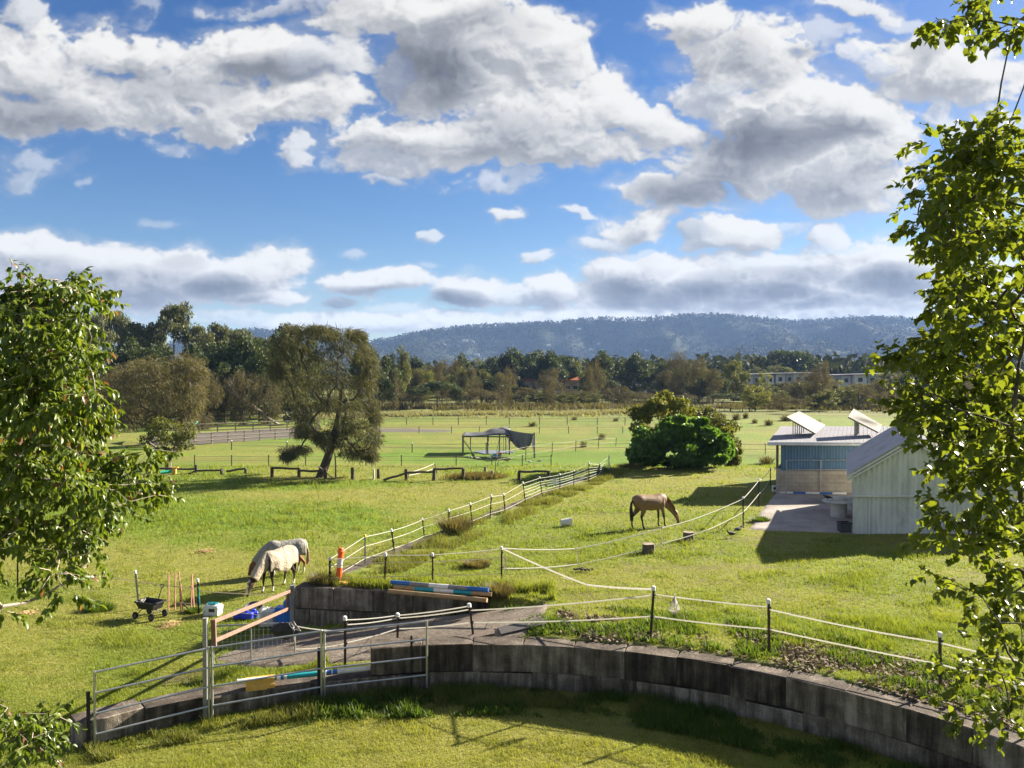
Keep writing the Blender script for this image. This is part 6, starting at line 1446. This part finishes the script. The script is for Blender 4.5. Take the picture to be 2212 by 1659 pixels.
o = thing('dung_pile', 'small dark dung pile between the diagonal tape and the stumps', 'dung pile', at_z(1821 / 1.4467 + 0, 1785 / 1.4467, 0)); gq = np.random.default_rng(3)
mb = MB(); [mb.lathe([(0, -.03), (.04, -.01), (.04, .02), (0, .04)], (gq.normal(0, .09), gq.normal(0, .06), .03 + gq.uniform(0, .05)), 6) for k in range(22)]; mb.build('clods', plain('dung', (.035, .026, .018), .95), o)
# pot / trough by the apron
p = at_z(1812, 1119, 0); M_CONC = plain('pale_concrete', (.50, .47, .43), .8, var=.2); p[2] = zt(p[0], p[1]) + .05
o = thing('concrete_trough', 'pale round concrete trough with wide disc lid on the apron', 'trough', p); MB().lathe([(.335, 0), (.33, .58), (.30, .60)], (0, 0, 0), 24).build('drum', M_CONC, o, smooth=True); MB().lathe([(.30, .60), (.66, .63), (.68, .66), (.62, .69), (.34, .71)], (0, 0, 0), 28).build('lid', M_CONC, o, smooth=True); MB().lathe([(.34, .70), (.32, .80), (.22, .86), (0, .88)], (0, 0, 0), 24).build('dome', M_CONC, o, smooth=True)
p = at_z(1838, 1104, 0); o = thing('water_drum', 'small pale drum tucked between the trough and the gable shed', 'drum', (p[0] + .05, p[1], zt(p[0], p[1]) + .05)); MB().lathe([(.22, 0), (.25, .50), (.27, .50), (.27, .54), (0, .55)], (0, 0, 0), 18).build('body', M_CONC, o, smooth=True); MB().lathe([(.34, .0), (.36, .05), (.0, .06)], (0, 0, -.01), 18).build('foot', M_CONC, o)
p = at_z(1826, 1150, 0); o = thing('dark_crate', 'dark grey tub against the foot of the gable shed', 'tub', (p[0] - .05, p[1] - .02, zt(p[0], p[1]) + .05)); tubshape(.44, .40, .38, .34, 0, .38, .02).build('body', plain('dark_grey_plastic', (.05, .052, .058), .6), o); MB().box((0, -.2, .36), (.46, .03, .04)).build('lip', M_BLKP, o)
# containers below the ramp wall
p = on(460, 1328); o = thing('poly_box', 'white polystyrene box with tangled teal rope on top', 'box', p, R_(-8)); o.scale = (.76, .76, .80); tubshape(.66, .44, .60, .40, 0, .34, .04).build('body', M_WHITEP, o)
MB().box((0, .0, .36), (.60, .38, .05), None, .01).build('lid', M_WHITEP, o); MB().box((.06, -.215, .22), (.24, .02, .12)).build('opening', M_BLKP, o)
o = thing('teal_rope', 'tangled teal rope lying over the white polystyrene box', 'rope', p + np.array([-.02, 0, .305])); o.scale = (.76, .76, .8); rg = random.Random(6); P = [(-.28, -.24, -.26)]
for k in range(34): P.append((.20 * math.sin(k * 1.3) + rg.uniform(-.06, .06), .12 * math.cos(k * 1.7), .025 + rg.uniform(0, .06)))
MB().tube(P, .012, 5).build('strands', M_TEAL, o)
p = on(540, 1328); o = thing('rubber_tub', 'shallow dark rubber feed tub lying behind the blue blocks', 'tub', p + np.array([.0, .35, 0])); o.scale = (.6, .6, .6); MB().lathe([(0, .0), (.36, .0), (.46, .20), (.48, .20), (.48, .24), (.44, .24), (.34, .03), (0, .03)], (0, 0, .05), 22, Matrix.Rotation(R_(18), 3, 'X'), False).build('body', plain('rubber_grey', (.075, .078, .085), .75), o, smooth=True); MB().tube([(-.46, 0, .2), (-.54, 0, .24), (-.46, .1, .2)], .014, 5).build('handle', M_BLKP, o)
for k, (bx, by, sx, rz_, lab) in enumerate(((517, 1336, .34, 10, 'leftmost royal blue container lying on the grass'), (534, 1337, .40, -12, 'middle royal blue container with a square cap'), (550, 1335, .20, 24, 'smallest royal blue container at the right of the row'))):
    p = on(bx, by); o = thing('blue_container', lab, 'container', p, R_(rz_), 'royal blue containers on the grass'); MB().box((0, 0, .10), (sx, .22, .20), None, .03).build('body', M_BLUEB, o); MB().box((-.02, 0, .235), (.10, .10, .08), None, .02).build('cap', M_BLUEB, o)
p = on(575, 1357); o = thing('white_drum', 'large white plastic drum standing left of the blue tub', 'drum', p + np.array([0, .15, 0]), .2); o.scale = (.85, .85, .72); MB().box((0, 0, .36), (.50, .40, .72), None, .07).build('body', M_WHTUB, o); MB().lathe([(.06, .72), (.06, .78), (0, .78)], (.12, 0, 0), 10).build('cap', M_WHTUB, o); MB().tube([(-.18, 0, .71), (-.16, 0, .80), (-.02, 0, .80), (0, 0, .71)], .025, 6).build('handle', M_WHTUB, o)
p = on(606, 1364); o = thing('blue_tub', 'bright blue plastic tub between white drum and gatepost', 'tub', p + np.array([.02, .3, 0]), R_(-6)); o.scale = (.70, .70, .85); tubshape(.62, .42, .54, .36, 0, .70, .03).build('body', M_BLUET, o); MB().box((0, 0, .71), (.66, .46, .05), None, .015).build('rim', M_BLUET, o)
p = at_z(893, 1318, -1.25); o = thing('blue_jerrycan', 'tall blue can standing behind the grey gatepost', 'can', (WP[0] - .22, WP[1] + .35, zt(WP[0] - .3, WP[1] + .4)), .1); MB().box((0, 0, .42), (.26, .22, .84), None, .04).build('body', M_BLUET, o); MB().lathe([(.04, .84), (.04, .90), (0, .90)], (.05, 0, 0), 8).build('cap', M_BLUET, o)
q = at_y(618, 1350, 20.2); o = thing('black_bag', 'crumpled black feed bag hung over the mesh gate corner', 'bag', q - np.array([0, .05, .30])); gq = random.Random(5); mb = MB(); k = 14
V = []
for i, (z_, r_) in enumerate(((-.02, .10), (.06, .26), (.18, .30), (.28, .24), (.36, .12))):
    for j in range(k): a = 6.283 * j / k; rr_ = r_ * (1 + gq.uniform(-.22, .22)); V.append((rr_ * math.cos(a) * 1.15, rr_ * math.sin(a) * .45, z_ + gq.uniform(-.03, .03)))
mb.add(V, [(i * k + j, i * k + (j + 1) % k, (i + 1) * k + (j + 1) % k, (i + 1) * k + j) for i in range(4) for j in range(k)] + [tuple(reversed(range(k))), tuple(range(4 * k, 5 * k))]); mb.build('sack', M_BLKP, o); MB().tube([(.1, 0, .34), (.2, .02, .40), (.26, .0, .30)], .014, 5).build('strap', M_GALVD, o)
# concrete offcut slabs on the ramp
for k, (bx, by, lx, ly, rz_, lab) in enumerate(((1128, 1362, 1.15, .5, 12, 'dark flat rubber mat at the top end of the ramp'), (1010, 1385, 1.3, .42, 8, 'brown flat slab at the ramp edge near the leaning picket'))):
    p = on(bx, by); o = thing('flat_slab', lab, 'slab', p + np.array([0, .12, .03]), R_(rz_), 'flat slabs on the ramp'); tl = math.atan(1.25 / 8) * -1; mb = MB(); mb.box((0, 0, .03), (lx, ly, .05), Matrix.Rotation(tl, 3, 'Y'), .006, .004); mb.build('slab', plain('slab_dark', (.085, .075, .07), .85, var=.3) if k == 0 else plain('slab_brown', (.15, .115, .09), .9, var=.3), o)
# reed clumps and little bushes in the wet paddock
G8 = 'reed clumps in the wet far paddock'
rp = None
RE = [(1505,912,16,12),(1520,905,14,10),(1480,917,18,9),(1560,908,12,8),(1590,903,14,9),(1610,900,10,8),(1540,918,16,9),(1630,912,10,6),(1570,920,12,6),(1455,925,18,8),(1420,920,10,6),(1395,912,8,6),(1300,945,12,8),(1260,962,12,8),(1380,975,20,8),(1288,1012,16,5),(1150,918,14,6),(1640,1018,0,0),(1655,998,26,10),(1700,905,24,8),(1760,915,20,8),(1660,915,16,8),(1240,905,10,5),(1330,908,10,5)]
rn_ = 0
for (x, y, w_, h_) in RE:
    if w_ == 0: continue
    p = ground(x, y + h_ * .5)
    if rp is None:
        rp = thing('reed_clump', '', 'reed clump', p, 0, G8); gq = np.random.default_rng(9); n = 150; a = gq.uniform(0, 6.283, n); r_ = gq.uniform(0, 1, n) ** .7
        B_ = np.stack([r_ * np.cos(a) * .5, r_ * np.sin(a) * .5, 0 * a], 1); A_ = np.stack([np.cos(a) * r_ * .55 + gq.normal(0, .15, n), np.sin(a) * r_ * .55, np.ones(n)], 1); V, F = leaves_quads(B_, A_, np.stack([-np.sin(a), np.cos(a), 0 * a], 1), gq.uniform(.5, 1.0, n), .06)
        mesh_np('stalks', V, F, M_SEDGE, rp, rnd=np.repeat(gq.uniform(0, 1, n), 4)); V, F = leaves_quads(B_ * 1.2, A_ * np.array([1.5, 1.5, .35]), np.stack([-np.sin(a), np.cos(a), 0 * a], 1), gq.uniform(.3, .7, n), .08); mesh_np('skirt', V, F, M_MID, rp, rnd=np.repeat(gq.uniform(0, 1, n), 4)); remember(rp); o = rp
    else: o = copy_tree(rp)
    s = p[1] / FPX; o.location = p; o.scale = (w_ * s * .95, w_ * s * .95, h_ * s * 2.0); o.rotation_euler = (0, 0, x); rn_ += 1
    o['label'] = f'dark reed clump in the wet far paddock, {ORD[rn_ - 1]} of the clumps counted'
REEDS = sorted([o for o in bpy.data.objects if o.get('category') == 'reed clump'], key=lambda o: o.location[0] / o.location[1])
for k, o in enumerate(REEDS): o['label'] = f'dark tufted reed clump in the far paddock, {ORD[k]} from the left'
# weed bushes along fence foot
for k, (x, y, w_, h_, mt, lab) in enumerate(((700, 1262, 70, 30, M_DRYG, 'dry tussock at the left end of the ramp wall top'), (985, 1150, 70, 46, M_DRYG, 'thin grey-green weed bush beside the long fence'), (1300, 1025, 24, 20, M_WEED, 'green weed bush at the far end of the long fence'), (1030, 1225, 60, 20, M_DRYG, 'dry grass clump inside the cross fence'), (1643, 1128, 40, 14, M_WEED, 'green grass tuft at the left edge of the apron'), (1735, 1062, 40, 10, M_WEED, 'weeds growing at the blue shed wall'), (419, 1322, 36, 12, M_WEED, 'tall green tuft around the picket beside the salmon rods'), (600, 1300, 0, 0, M_WEED, ''), (1080, 1290, 50, 36, M_DRYG, 'rough tussock at the right end of the ramp wall'), (215, 1318, 70, 18, M_WEED, 'bright green tussock left of the black cart'), (1360, 1010, 60, 12, M_DRYG, 'dry tussock at the fig bush foot'))):
    if w_ == 0: continue
    p = on(x, y); s = p[1] / FPX; o = thing('weed_clump', lab, 'weed clump', p); gq = np.random.default_rng(40 + k); n = 900; a = gq.uniform(0, 6.283, n); r_ = gq.uniform(0, 1, n) ** .6
    B_ = np.stack([r_ * np.cos(a) * w_ * s * .45, r_ * np.sin(a) * w_ * s * .3, 0 * a - .02], 1); A_ = np.stack([np.cos(a) * r_ * .6 + gq.normal(0, .25, n), np.sin(a) * r_ * .6 + gq.normal(0, .2, n), np.ones(n)], 1); V, F = leaves_quads(B_, A_, np.stack([-np.sin(a), np.cos(a), 0 * a], 1), gq.uniform(.4, 1.0, n) * h_ * s, .022); mesh_np('blades', V, F, mt, o, rnd=np.repeat(gq.uniform(0, 1, n), 4))
# straw wisps
for k, (x, y, w_, lab) in enumerate(((366, 1352, 34, 'scattered wisp of straw right of the cart'), (56, 1328, 40, 'scattered wisp of straw far left in the lower paddock'), (444, 1192, 34, 'scattered straw left of the rugged horses')) if True else ()):
    p = on(x, y); s = p[1] / FPX; o = thing('straw', lab, 'straw', p); gq = np.random.default_rng(60 + k); n = 420; C = np.stack([gq.normal(0, w_ * s * .24, n), gq.normal(0, .16, n), gq.uniform(.02, .07, n)], 1); A_ = rand_dirs(n, 0, gq); A_[:, 2] *= .15; B_, _ = frames(A_, gq); V, F = leaves_quads(C, A_, B_, .18, .012); mesh_np('stalks', V, F, plain('straw', (.50, .36, .17), .85), o)

# ------------------------------------------------------------------ birds
def bird(name, label, p, s, body, wing, rz, group=None, neck=0.0, legs=True, beak=(.08, .07, .06)):
    o = thing(name, label, 'bird', p, rz, group); mb = MB()
    mb.tube([(-.20, 0, .13), (-.12, 0, .15), (-.03, 0, .165), (.06, 0, .175), (.11, 0, .20), (.135, 0, .235 + neck), (.155, 0, .255 + neck), (.18, 0, .25 + neck), (.195, 0, .245 + neck)], [.012, .035, .062, .058, .038, .026, .03, .02, .006], 10, True, (1, 1)); b_ = mb.build('body', body, o, smooth=True)
    mb = MB(); 
    for sy in (-1, 1): mb.tube([(.06, sy * .045, .19), (-.05, sy * .055, .175), (-.17, sy * .03, .145)], [.02, .035, .006], 6, True, (.5, 1))
    mb.tube([(-.15, 0, .145), (-.28, 0, .12)], [.03, .035], 5, True, (1, .25)); mb.build('wings', wing, o)
    mb = MB(); [mb.tube([(0, sy * .025, .12), (.005, sy * .03, 0)], .006, 4) for sy in (-1, 1)]; mb.build('legs', plain('bird_leg', (.2, .07, .05), .7), o); mb = MB(); mb.tube([(.185, 0, .25 + neck), (.225, 0, .24 + neck)], [.008, .002], 5); mb.build('beak', plain('bird_beak', beak, .6), o)
    o.scale = (s, s, s); return o
M_PIG = plain('pigeon_grey', (.10, .105, .125), .7); M_PIGD = plain('pigeon_dark', (.035, .037, .045), .7); M_BWHT = plain('bird_white', (.72, .71, .68), .7); M_BBLK = plain('bird_black', (.02, .02, .022), .6)
p = on(1580, 1163); bird('pigeon', 'dark pigeon pecking left on the grass before the apron', p, 1.1, M_PIGD, M_PIGD, R_(200), 'pigeons near the apron')
p = on(1595, 1153); bird('pigeon', 'grey pigeon just right of the pecking dark pigeon', p, 1.1, M_PIG, M_PIGD, R_(30), 'pigeons near the apron')
p = at_z(1785, 1092, .68); p = np.array([at_z(1812, 1119, 0)[0] - .50, at_z(1812, 1119, 0)[1] - .05, zt(13, 34) + .05 + .685]); bird('pigeon', 'dark pigeon perched on the lid of the concrete trough', p, 1.0, M_PIGD, M_PIGD, R_(170))
p = on(128, 1200); bird('pigeon', 'pale grey pigeon standing under the left branches', p, 1.1, M_PIG, M_PIG, R_(190))
GB = 'black and white birds beside the shade canopy'
for x, y, lab, rz_ in ((1016, 993, 'leftmost black-and-white bird on the green flat', 160), (1032, 995, 'second black-and-white bird from the left', 200), (1058, 995, 'black-and-white bird nearest the canopy puddle', 20), (1064, 992, 'black-and-white bird standing just behind another by the puddle', 150), (1077, 994, 'black-and-white bird at the right of the puddle', 190), (1096, 1000, 'dark bird under the bright white tape', 0), (1143, 1003, 'right-hand bird on the lane beyond the timber frames', 170), (1166, 1001, 'rightmost bird on the lane beyond the timber frames', 10)):
    bird('magpie', lab, on(x, y), 1.25, M_BBLK if 'dark' in lab else M_BWHT, M_BBLK, R_(rz_), GB)
for x, y, lab in ((1316, 902, 'left white egret standing in the wet paddock'), (1336, 906, 'right white egret standing in the wet paddock')): bird('egret', lab, on(x, y), 1.4, M_BWHT, M_BWHT, R_(180 if x < 1330 else 0), 'white egrets in the wet paddock', .12)
for x, y, w_, mt, lab in ((1073, 989, .8, M_TEALP, 'small teal tarp scrap beside the shade canopy'), (1079, 987, .35, M_ORANGE, 'small orange crate beside the shade canopy')):
    p = on(x, y); o = thing('tarp_scrap' if 'tarp' in lab else 'crate', lab, 'tarp' if 'tarp' in lab else 'crate', p); MB().box((0, 0, .12 if 'tarp' in lab else .2), (w_, .4, .24 if 'tarp' in lab else .4), None, .05, .03).build('body', mt, o); MB().box((0, 0, .26 if 'tarp' in lab else .42), (w_ * .7, .3, .05)).build('top', mt, o)
# ------------------------------------------------------------------ horses: one continuous body each, grown from lofted sections and remeshed
def smooth_path(P, R, n):
    P = np.array(P, float); R = np.array(R, float); d = np.concatenate([[0], np.cumsum(np.linalg.norm(np.diff(P, axis=0), axis=1))]); t = np.linspace(0, d[-1], n)
    def cat(A):
        A = np.asarray(A, float); out = []
        for q in t:
            i = min(np.searchsorted(d, q, 'right') - 1, len(d) - 2); i = max(i, 0); f = (q - d[i]) / (d[i + 1] - d[i] + 1e-9)
            p0, p1, p2, p3 = A[max(i - 1, 0)], A[i], A[i + 1], A[min(i + 2, len(A) - 1)]
            out.append(.5 * (2 * p1 + (p2 - p0) * f + (2 * p0 - 5 * p1 + 4 * p2 - p3) * f * f + (3 * p1 - p0 - 3 * p2 + p3) * f ** 3))
        return np.array(out)
    return cat(P), np.maximum(cat(R), .012)
def loft(mb, P, WH, n=24, k=16, span=(0, 360), cap=True):
    """sections with half width (across) and half height (in the bending plane)"""
    Q, S = smooth_path(P, WH, n); T = np.gradient(Q, axis=0); T /= np.linalg.norm(T, axis=1)[:, None]
    V = []; up = np.array([0, 0, 1.0]) if abs(T[0, 2]) < .8 else np.array([1.0, 0, 0])
    full = span[1] - span[0] >= 360; kk = k if full else k + 1
    for i in range(n):
        side = np.cross(T[i], up); side /= np.linalg.norm(side) + 1e-9; u2 = np.cross(side, T[i]); up = u2
        for j in range(kk):
            a = R_(span[0] + (span[1] - span[0]) * j / k); V.append(Q[i] + side * S[i, 0] * math.sin(a) + u2 * S[i, 1] * math.cos(a))
    F = [(i * kk + j, i * kk + (j + 1) % kk, (i + 1) * kk + (j + 1) % kk, (i + 1) * kk + j) for i in range(n - 1) for j in range(kk if full else kk - 1)]
    if cap and full: F += [tuple(reversed(range(kk))), tuple((n - 1) * kk + j for j in range(kk))]
    mb.add(V, F); return Q, S
def horse_mat(name, coat, points, rules):
    """coat with darker or white points, by mesh attributes «dark» and «white»"""
    m, t = mat(name); n = t.noise(t.coord(), 9, 4, .6); n2 = t.noise(t.coord(), 60, 2, .6)
    c = t.mix(t.math('MULTIPLY_ADD', n, .6, t.math('MULTIPLY', n2, .3)), tuple(v * .62 for v in coat), tuple(min(1, v * 1.3) for v in coat))
    c = t.mix(t.attr('dark'), c, points); c = t.mix(t.attr('white'), c, (.66, .62, .56))
    t.out(t.pbr(c, .55, 0, t.bump(n2, .004), .25)); return m
TORSO = [((-.86, 0, 1.14), (.08, .10)), ((-.80, 0, 1.16), (.20, .23)), ((-.62, 0, 1.165), (.29, .30)), ((-.40, 0, 1.135), (.295, .315)), ((-.15, 0, 1.095), (.31, .335)), ((.12, 0, 1.075), (.31, .34)), ((.36, 0, 1.10), (.275, .34)), ((.54, 0, 1.145), (.215, .315)), ((.68, 0, 1.12), (.18, .25)), ((.78, 0, 1.06), (.11, .15))]
NECK = [((.46, 0, 1.20), (.15, .26)), ((.68, 0, 1.10), (.135, .235)), ((.90, 0, .94), (.11, .19)), ((1.08, 0, .76), (.095, .155)), ((1.20, 0, .62), (.088, .135)), ((1.28, 0, .53), (.08, .11))]
HEAD = [((1.20, 0, .66), (.06, .08)), ((1.27, 0, .57), (.088, .125)), ((1.34, 0, .45), (.088, .125)), ((1.405, 0, .31), (.066, .092)), ((1.44, 0, .20), (.054, .068)), ((1.46, 0, .11), (.056, .064)), ((1.465, 0, .06), (.04, .046))]
def legs_of(fr, hn):
    """front and hind leg chains for each side; fr/hn give the forward swing of the hooves"""
    out = []
    for sy, f in zip((-1, 1), fr):
        y = .15 * sy
        out.append(([(.50, y * .9, 1.08), (.50, y, .86), (.52 + f * .35, y, .64), (.53 + f * .6, y, .46), (.53 + f * .75, y, .40), (.53 + f * .92, y, .24), (.53 + f, y, .13), (.56 + f, y, .07), (.59 + f, y, .0)], [(.11, .15), (.085, .115), (.058, .068), (.047, .052), (.042, .045), (.030, .034), (.037, .042), (.036, .04), (.056, .06)]))
    for sy, f in zip((-1, 1), hn):
        y = .15 * sy
        out.append(([(-.56, y * .8, 1.16), (-.50, y, .95), (-.50 + f * .3, y * 1.05, .80), (-.62 + f * .6, y, .62), (-.70 + f * .8, y, .50), (-.69 + f * .85, y, .42), (-.67 + f * .95, y, .26), (-.66 + f, y, .13), (-.62 + f, y, .07), (-.60 + f, y, .0)], [(.17, .25), (.145, .20), (.105, .135), (.068, .085), (.05, .062), (.043, .05), (.034, .038), (.04, .045), (.038, .042), (.058, .062)]))
    return out
def yaw(P, ang, x0=.5):
    """swing the head end sideways"""
    P = np.array(P, float); f = np.clip((P[:, 0] - x0) / .8, 0, 1) * ang; d = P[:, 0] - x0; m_ = d > 0
    Q = P.copy(); Q[m_, 0] = x0 + d[m_] * np.cos(f[m_]) - P[m_, 1] * np.sin(f[m_]); Q[m_, 1] = d[m_] * np.sin(f[m_]) + P[m_, 1] * np.cos(f[m_]); return Q
def horse(name, label, feet, rz, scale, coat, points, seed, fr=(.05, -.12), hn=(.12, -.10), turn=0.0, rug=None, tail_m=None, mane_m=None, socks=0.0, blaze=False, legdark=.55, facedark=0.0):
    o = thing(name, label, 'horse', feet, rz); o.scale = (scale,) * 3
    mb = MB()
    yw = lambda S: [(tuple(p), r) for p, r in zip(yaw([s[0] for s in S], turn), [s[1] for s in S])]
    N, Hd = yw(NECK), yw(HEAD)
    loft(mb, [s[0] for s in TORSO], [s[1] for s in TORSO], 30, 20)
    loft(mb, [s[0] for s in N], [s[1] for s in N], 18, 16); loft(mb, [s[0] for s in Hd], [s[1] for s in Hd], 18, 14)
    for P, S in legs_of(fr, hn): loft(mb, P, S, 26, 10)
    for sy in (-1, 1):                       # ears, jaw, hips and shoulders give the surface its bones
        e0 = yaw([(1.20, .055 * sy, .70), (1.205, .075 * sy, .78), (1.22, .085 * sy, .85)], turn); mb.tube(e0, [.036, .034, .010], 7, True, (1, .6))
        j0 = yaw([(1.25, .045 * sy, .48), (1.34, .05 * sy, .38)], turn); mb.tube(j0, [.06, .05], 8)
        mb.tube([(-.66, .13 * sy, 1.25), (-.50, .16 * sy, 1.12), (-.46, .15 * sy, .92)], [.10, .135, .09], 8)
        mb.tube([(.56, .12 * sy, 1.26), (.50, .16 * sy, 1.06), (.56, .14 * sy, .92)], [.08, .11, .09], 8)
    body = mb.build('body', None, o)
    md = body.modifiers.new('remesh', 'REMESH'); md.mode = 'VOXEL'; md.voxel_size = .020; md.use_smooth_shade = True
    sm = body.modifiers.new('smooth', 'SMOOTH'); sm.factor = .5; sm.iterations = 5
    bpy.context.view_layer.update(); dg = bpy.context.evaluated_depsgraph_get(); me = bpy.data.meshes.new_from_object(body.evaluated_get(dg)); body.modifiers.clear(); body.data = me; body.name = 'body'
    n = len(me.vertices); co = np.zeros(n * 3, np.float32); me.vertices.foreach_get('co', co); co = co.reshape(-1, 3); me.polygons.foreach_set('use_smooth', np.ones(len(me.polygons), bool))
    X, Z = co[:, 0], co[:, 2]; leg = X < .95; nz_ = fbm(X * 9, Z * 9 + co[:, 1] * 7, 3, seed)
    headt = yaw([(1.46, 0, .1)], turn)[0]; hd = np.linalg.norm(co - headt, axis=1)
    ishead = (np.linalg.norm(co[:, :2] - yaw([(1.32, 0, 0)], turn)[0][:2], axis=1) < .34) & (Z < .9)
    dark = (1 - sstep(legdark - .12, legdark + .12, Z + (nz_ - .5) * .1)) * (~ishead) + (1 - sstep(.05, .16, hd)) * .75
    ek = yaw([(1.29, .085, .53), (1.29, -.085, .53)], turn)
    for e_ in ek: dark = np.maximum(dark, 1 - sstep(.018, .034, np.linalg.norm(co - e_, axis=1)))      # eyes
    nos = yaw([(1.478, .03, .115), (1.478, -.03, .115)], turn)
    for e_ in nos: dark = np.maximum(dark, 1 - sstep(.010, .022, np.linalg.norm(co - e_, axis=1)))
    if facedark: dark = np.maximum(dark, ishead * facedark)
    white = np.zeros(n)
    if socks: white = np.maximum(white, (1 - sstep(socks - .03, socks + .03, Z)) * (~ishead) * (Z > .055) * (X > -5))
    if blaze:
        fc = yaw([(1.36, 0, .57), (1.43, 0, .42), (1.48, 0, .28), (1.50, 0, .20)], turn)
        for q in fc: white = np.maximum(white, 1 - sstep(.030, .058, np.linalg.norm((co - q) * np.array([.6, 1, .6]), axis=1)))
    for k_, v_ in (('dark', np.clip(dark, 0, 1)), ('white', white)):
        a = me.attributes.new(k_, 'FLOAT', 'POINT'); a.data.foreach_set('value', v_.astype(np.float32))
    me.materials.clear(); me.materials.append(horse_mat(name + '_coat_' + str(seed), coat, points, None))
    # tail and mane as strands
    rg = random.Random(seed); mb = MB()
    for k in range(46):
        a = rg.uniform(-1, 1); b = rg.uniform(-1, 1); L = rg.uniform(.75, 1.0)
        mb.tube([(-.85, .03 * a, 1.24 + .02 * b), (-.95, .045 * a, 1.12), (-.98 + .03 * b, .06 * a, .90), (-.96 + .05 * b, .075 * a, .62), (-.95 + .06 * b, .06 * a, 1.24 - .92 * L)], [.018, .024, .022, .018, .004], 4)
    mb.build('tail', tail_m, o)
    mb = MB()
    for k in range(60):
        f = k / 59; base = np.array([.58 + .62 * f, 0, 1.43 - .15 * f - .50 * f * f]); base[2] -= .0; s_ = -1 if seed % 2 else 1
        q = [base + (0, .01 * s_, -.04), base + (rg.uniform(-.02, .05), .09 * s_, -.06), base + (rg.uniform(-.03, .10), .14 * s_, -.20 - rg.uniform(0, .1))]; mb.tube(yaw(q, turn), [.020, .018, .004], 4)
    if rug is None: mb.build('mane', mane_m, o)
    if rug is not None:
        r = MB(); grow = .045
        Tq = [s for s in TORSO]; Pq = [s[0] for s in Tq][1:9]; Sq = [(s[1][0] + grow + (.05 if s[0][0] > .3 else .015), s[1][1] + grow) for s in Tq][1:9]
        Pq[0] = (-.87, 0, 1.16)
        Q, S = smooth_path(Pq, Sq, 26); k = 22; V = []; rr = random.Random(seed)
        for i in range(26):
            f = i / 25; a0 = 100
            for j in range(k + 1):
                a = R_(-a0 + 2 * a0 * j / k); y = S[i, 0] * math.sin(a); z = Q[i, 2] + S[i, 1] * math.cos(a)
                V.append((Q[i, 0], y, z))
            # skirt: falls straight from the widest point
        base_n = k + 1; V2 = []
        for i in range(26):
            row = V[i * base_n:(i + 1) * base_n]; f = i / 25; drop = .30 - .05 * math.sin(f * 9)
            wav = lambda s, dd: (row[0 if s < 0 else -1][0] + .0, row[0 if s < 0 else -1][1] * (1.02 + .05 * math.sin(f * 17 + s)) - .0, row[0][2] - dd)
            V2 += [wav(-1, drop), wav(-1, drop * .5)] + row + [wav(1, drop * .5), wav(1, drop)]
        kk = base_n + 4
        r.add(V2, [(i * kk + j, i * kk + j + 1, (i + 1) * kk + j + 1, (i + 1) * kk + j) for i in range(25) for j in range(kk - 1)])
        back = V2[:kk]; tailv = [(x - .07, y * .85, z - .14) for x, y, z in back]; r.add(back + tailv, [(j + 1, j, kk + j, kk + j + 1) for j in range(4, kk - 5)])   # tail flap
        ro = r.build('rug', rug, o, smooth=True); so = ro.modifiers.new('cloth', 'SOLIDIFY'); so.thickness = .014; so.offset = 1
        h = MB(); Nq = N[:5]; loft(h, [s[0] for s in Nq], [(s[1][0] + .040, s[1][1] + .042) for s in Nq], 18, 18, cap=False); ho = h.build('neck_cover', rug, o, smooth=True); so = ho.modifiers.new('cloth', 'SOLIDIFY'); so.thickness = .012; so.offset = 1
        mb = MB(); e_ = np.array(N[4][0]); loft(mb, [N[4][0], tuple(np.array(N[4][0]) * .85 + np.array(N[5][0]) * .15)], [(N[4][1][0] + .048, N[4][1][1] + .05)] * 2, 3, 16, cap=False); mb.tube([(.62, -.20, .92), (.70, -.16, .84), (.74, 0, .80), (.70, .16, .84), (.62, .20, .92)], .014, 5); mb.tube([(.0, -.31, .82), (.02, -.2, .77), (.02, .2, .77), (.0, .31, .82)], .014, 5); mb.build('binding', M_STEEL_BLK, ro)
    return o
M_BLKH = plain('black_hair', (.020, .015, .012), .6, var=.3); M_REDH = plain('red_hair', (.17, .060, .022), .6, var=.3); M_FLAX = plain('flaxen_hair', (.30, .22, .14), .6, var=.3)
def cloth_mat(name, col):
    m, t = mat(name); c = t.coord(); n = t.noise(c, 3.2, 5, .6); f = t.noise(c, 14, 3, .6); t.out(t.pbr(t.ramp(n, [(.3, tuple(v * .75 for v in col)), (.5, col), (.7, tuple(min(1, v * 1.1) for v in col))]), .9, 0, t.bump(t.math('MULTIPLY_ADD', n, .8, t.math('MULTIPLY', f, .25)), .12), .1)); return m
# buckskin in the raised paddock
h1 = ground(1372, 1143); h2 = ground(1424, 1138); c_ = (h1 + h2) / 2; ang = R_(24)
horse('horse', 'buckskin horse with black tail and legs grazing in the raised paddock', (c_[0] + .12, c_[1], zt(c_[0], c_[1])), ang, .93, (.235, .140, .075), (.022, .016, .013), 11, (.10, -.02), (.20, -.16), 0.0, None, M_BLKH, M_REDH, legdark=.60)
# the two rugged horses
b1 = ground(648, 1238); gz_ = zt(b1[0] - .5, b1[1])
horse('horse', 'chestnut horse in a grey rug, further back of the two rugged ones', (b1[0] - .50, b1[1] - .18, gz_), R_(180 + 20), .85, (.23, .085, .035), (.15, .055, .025), 12, (.10, -.08), (.10, -.12), R_(-4), cloth_mat('grey_rug', (.30, .285, .25)), M_FLAX, M_REDH, socks=.30, legdark=.2)
b2 = ground(622, 1263)
horse('horse', 'dark bay horse with white blaze in a cream rug, nearer of the two', (b2[0] - .22, b2[1] - .50, zt(b2[0], b2[1] - .4)), R_(180 + 66), .92, (.055, .030, .020), (.022, .015, .012), 14, (.06, -.12), (.08, -.10), R_(-6), cloth_mat('cream_rug', (.40, .335, .255)), M_BLKH, M_BLKH, socks=.20, blaze=True, legdark=.9)
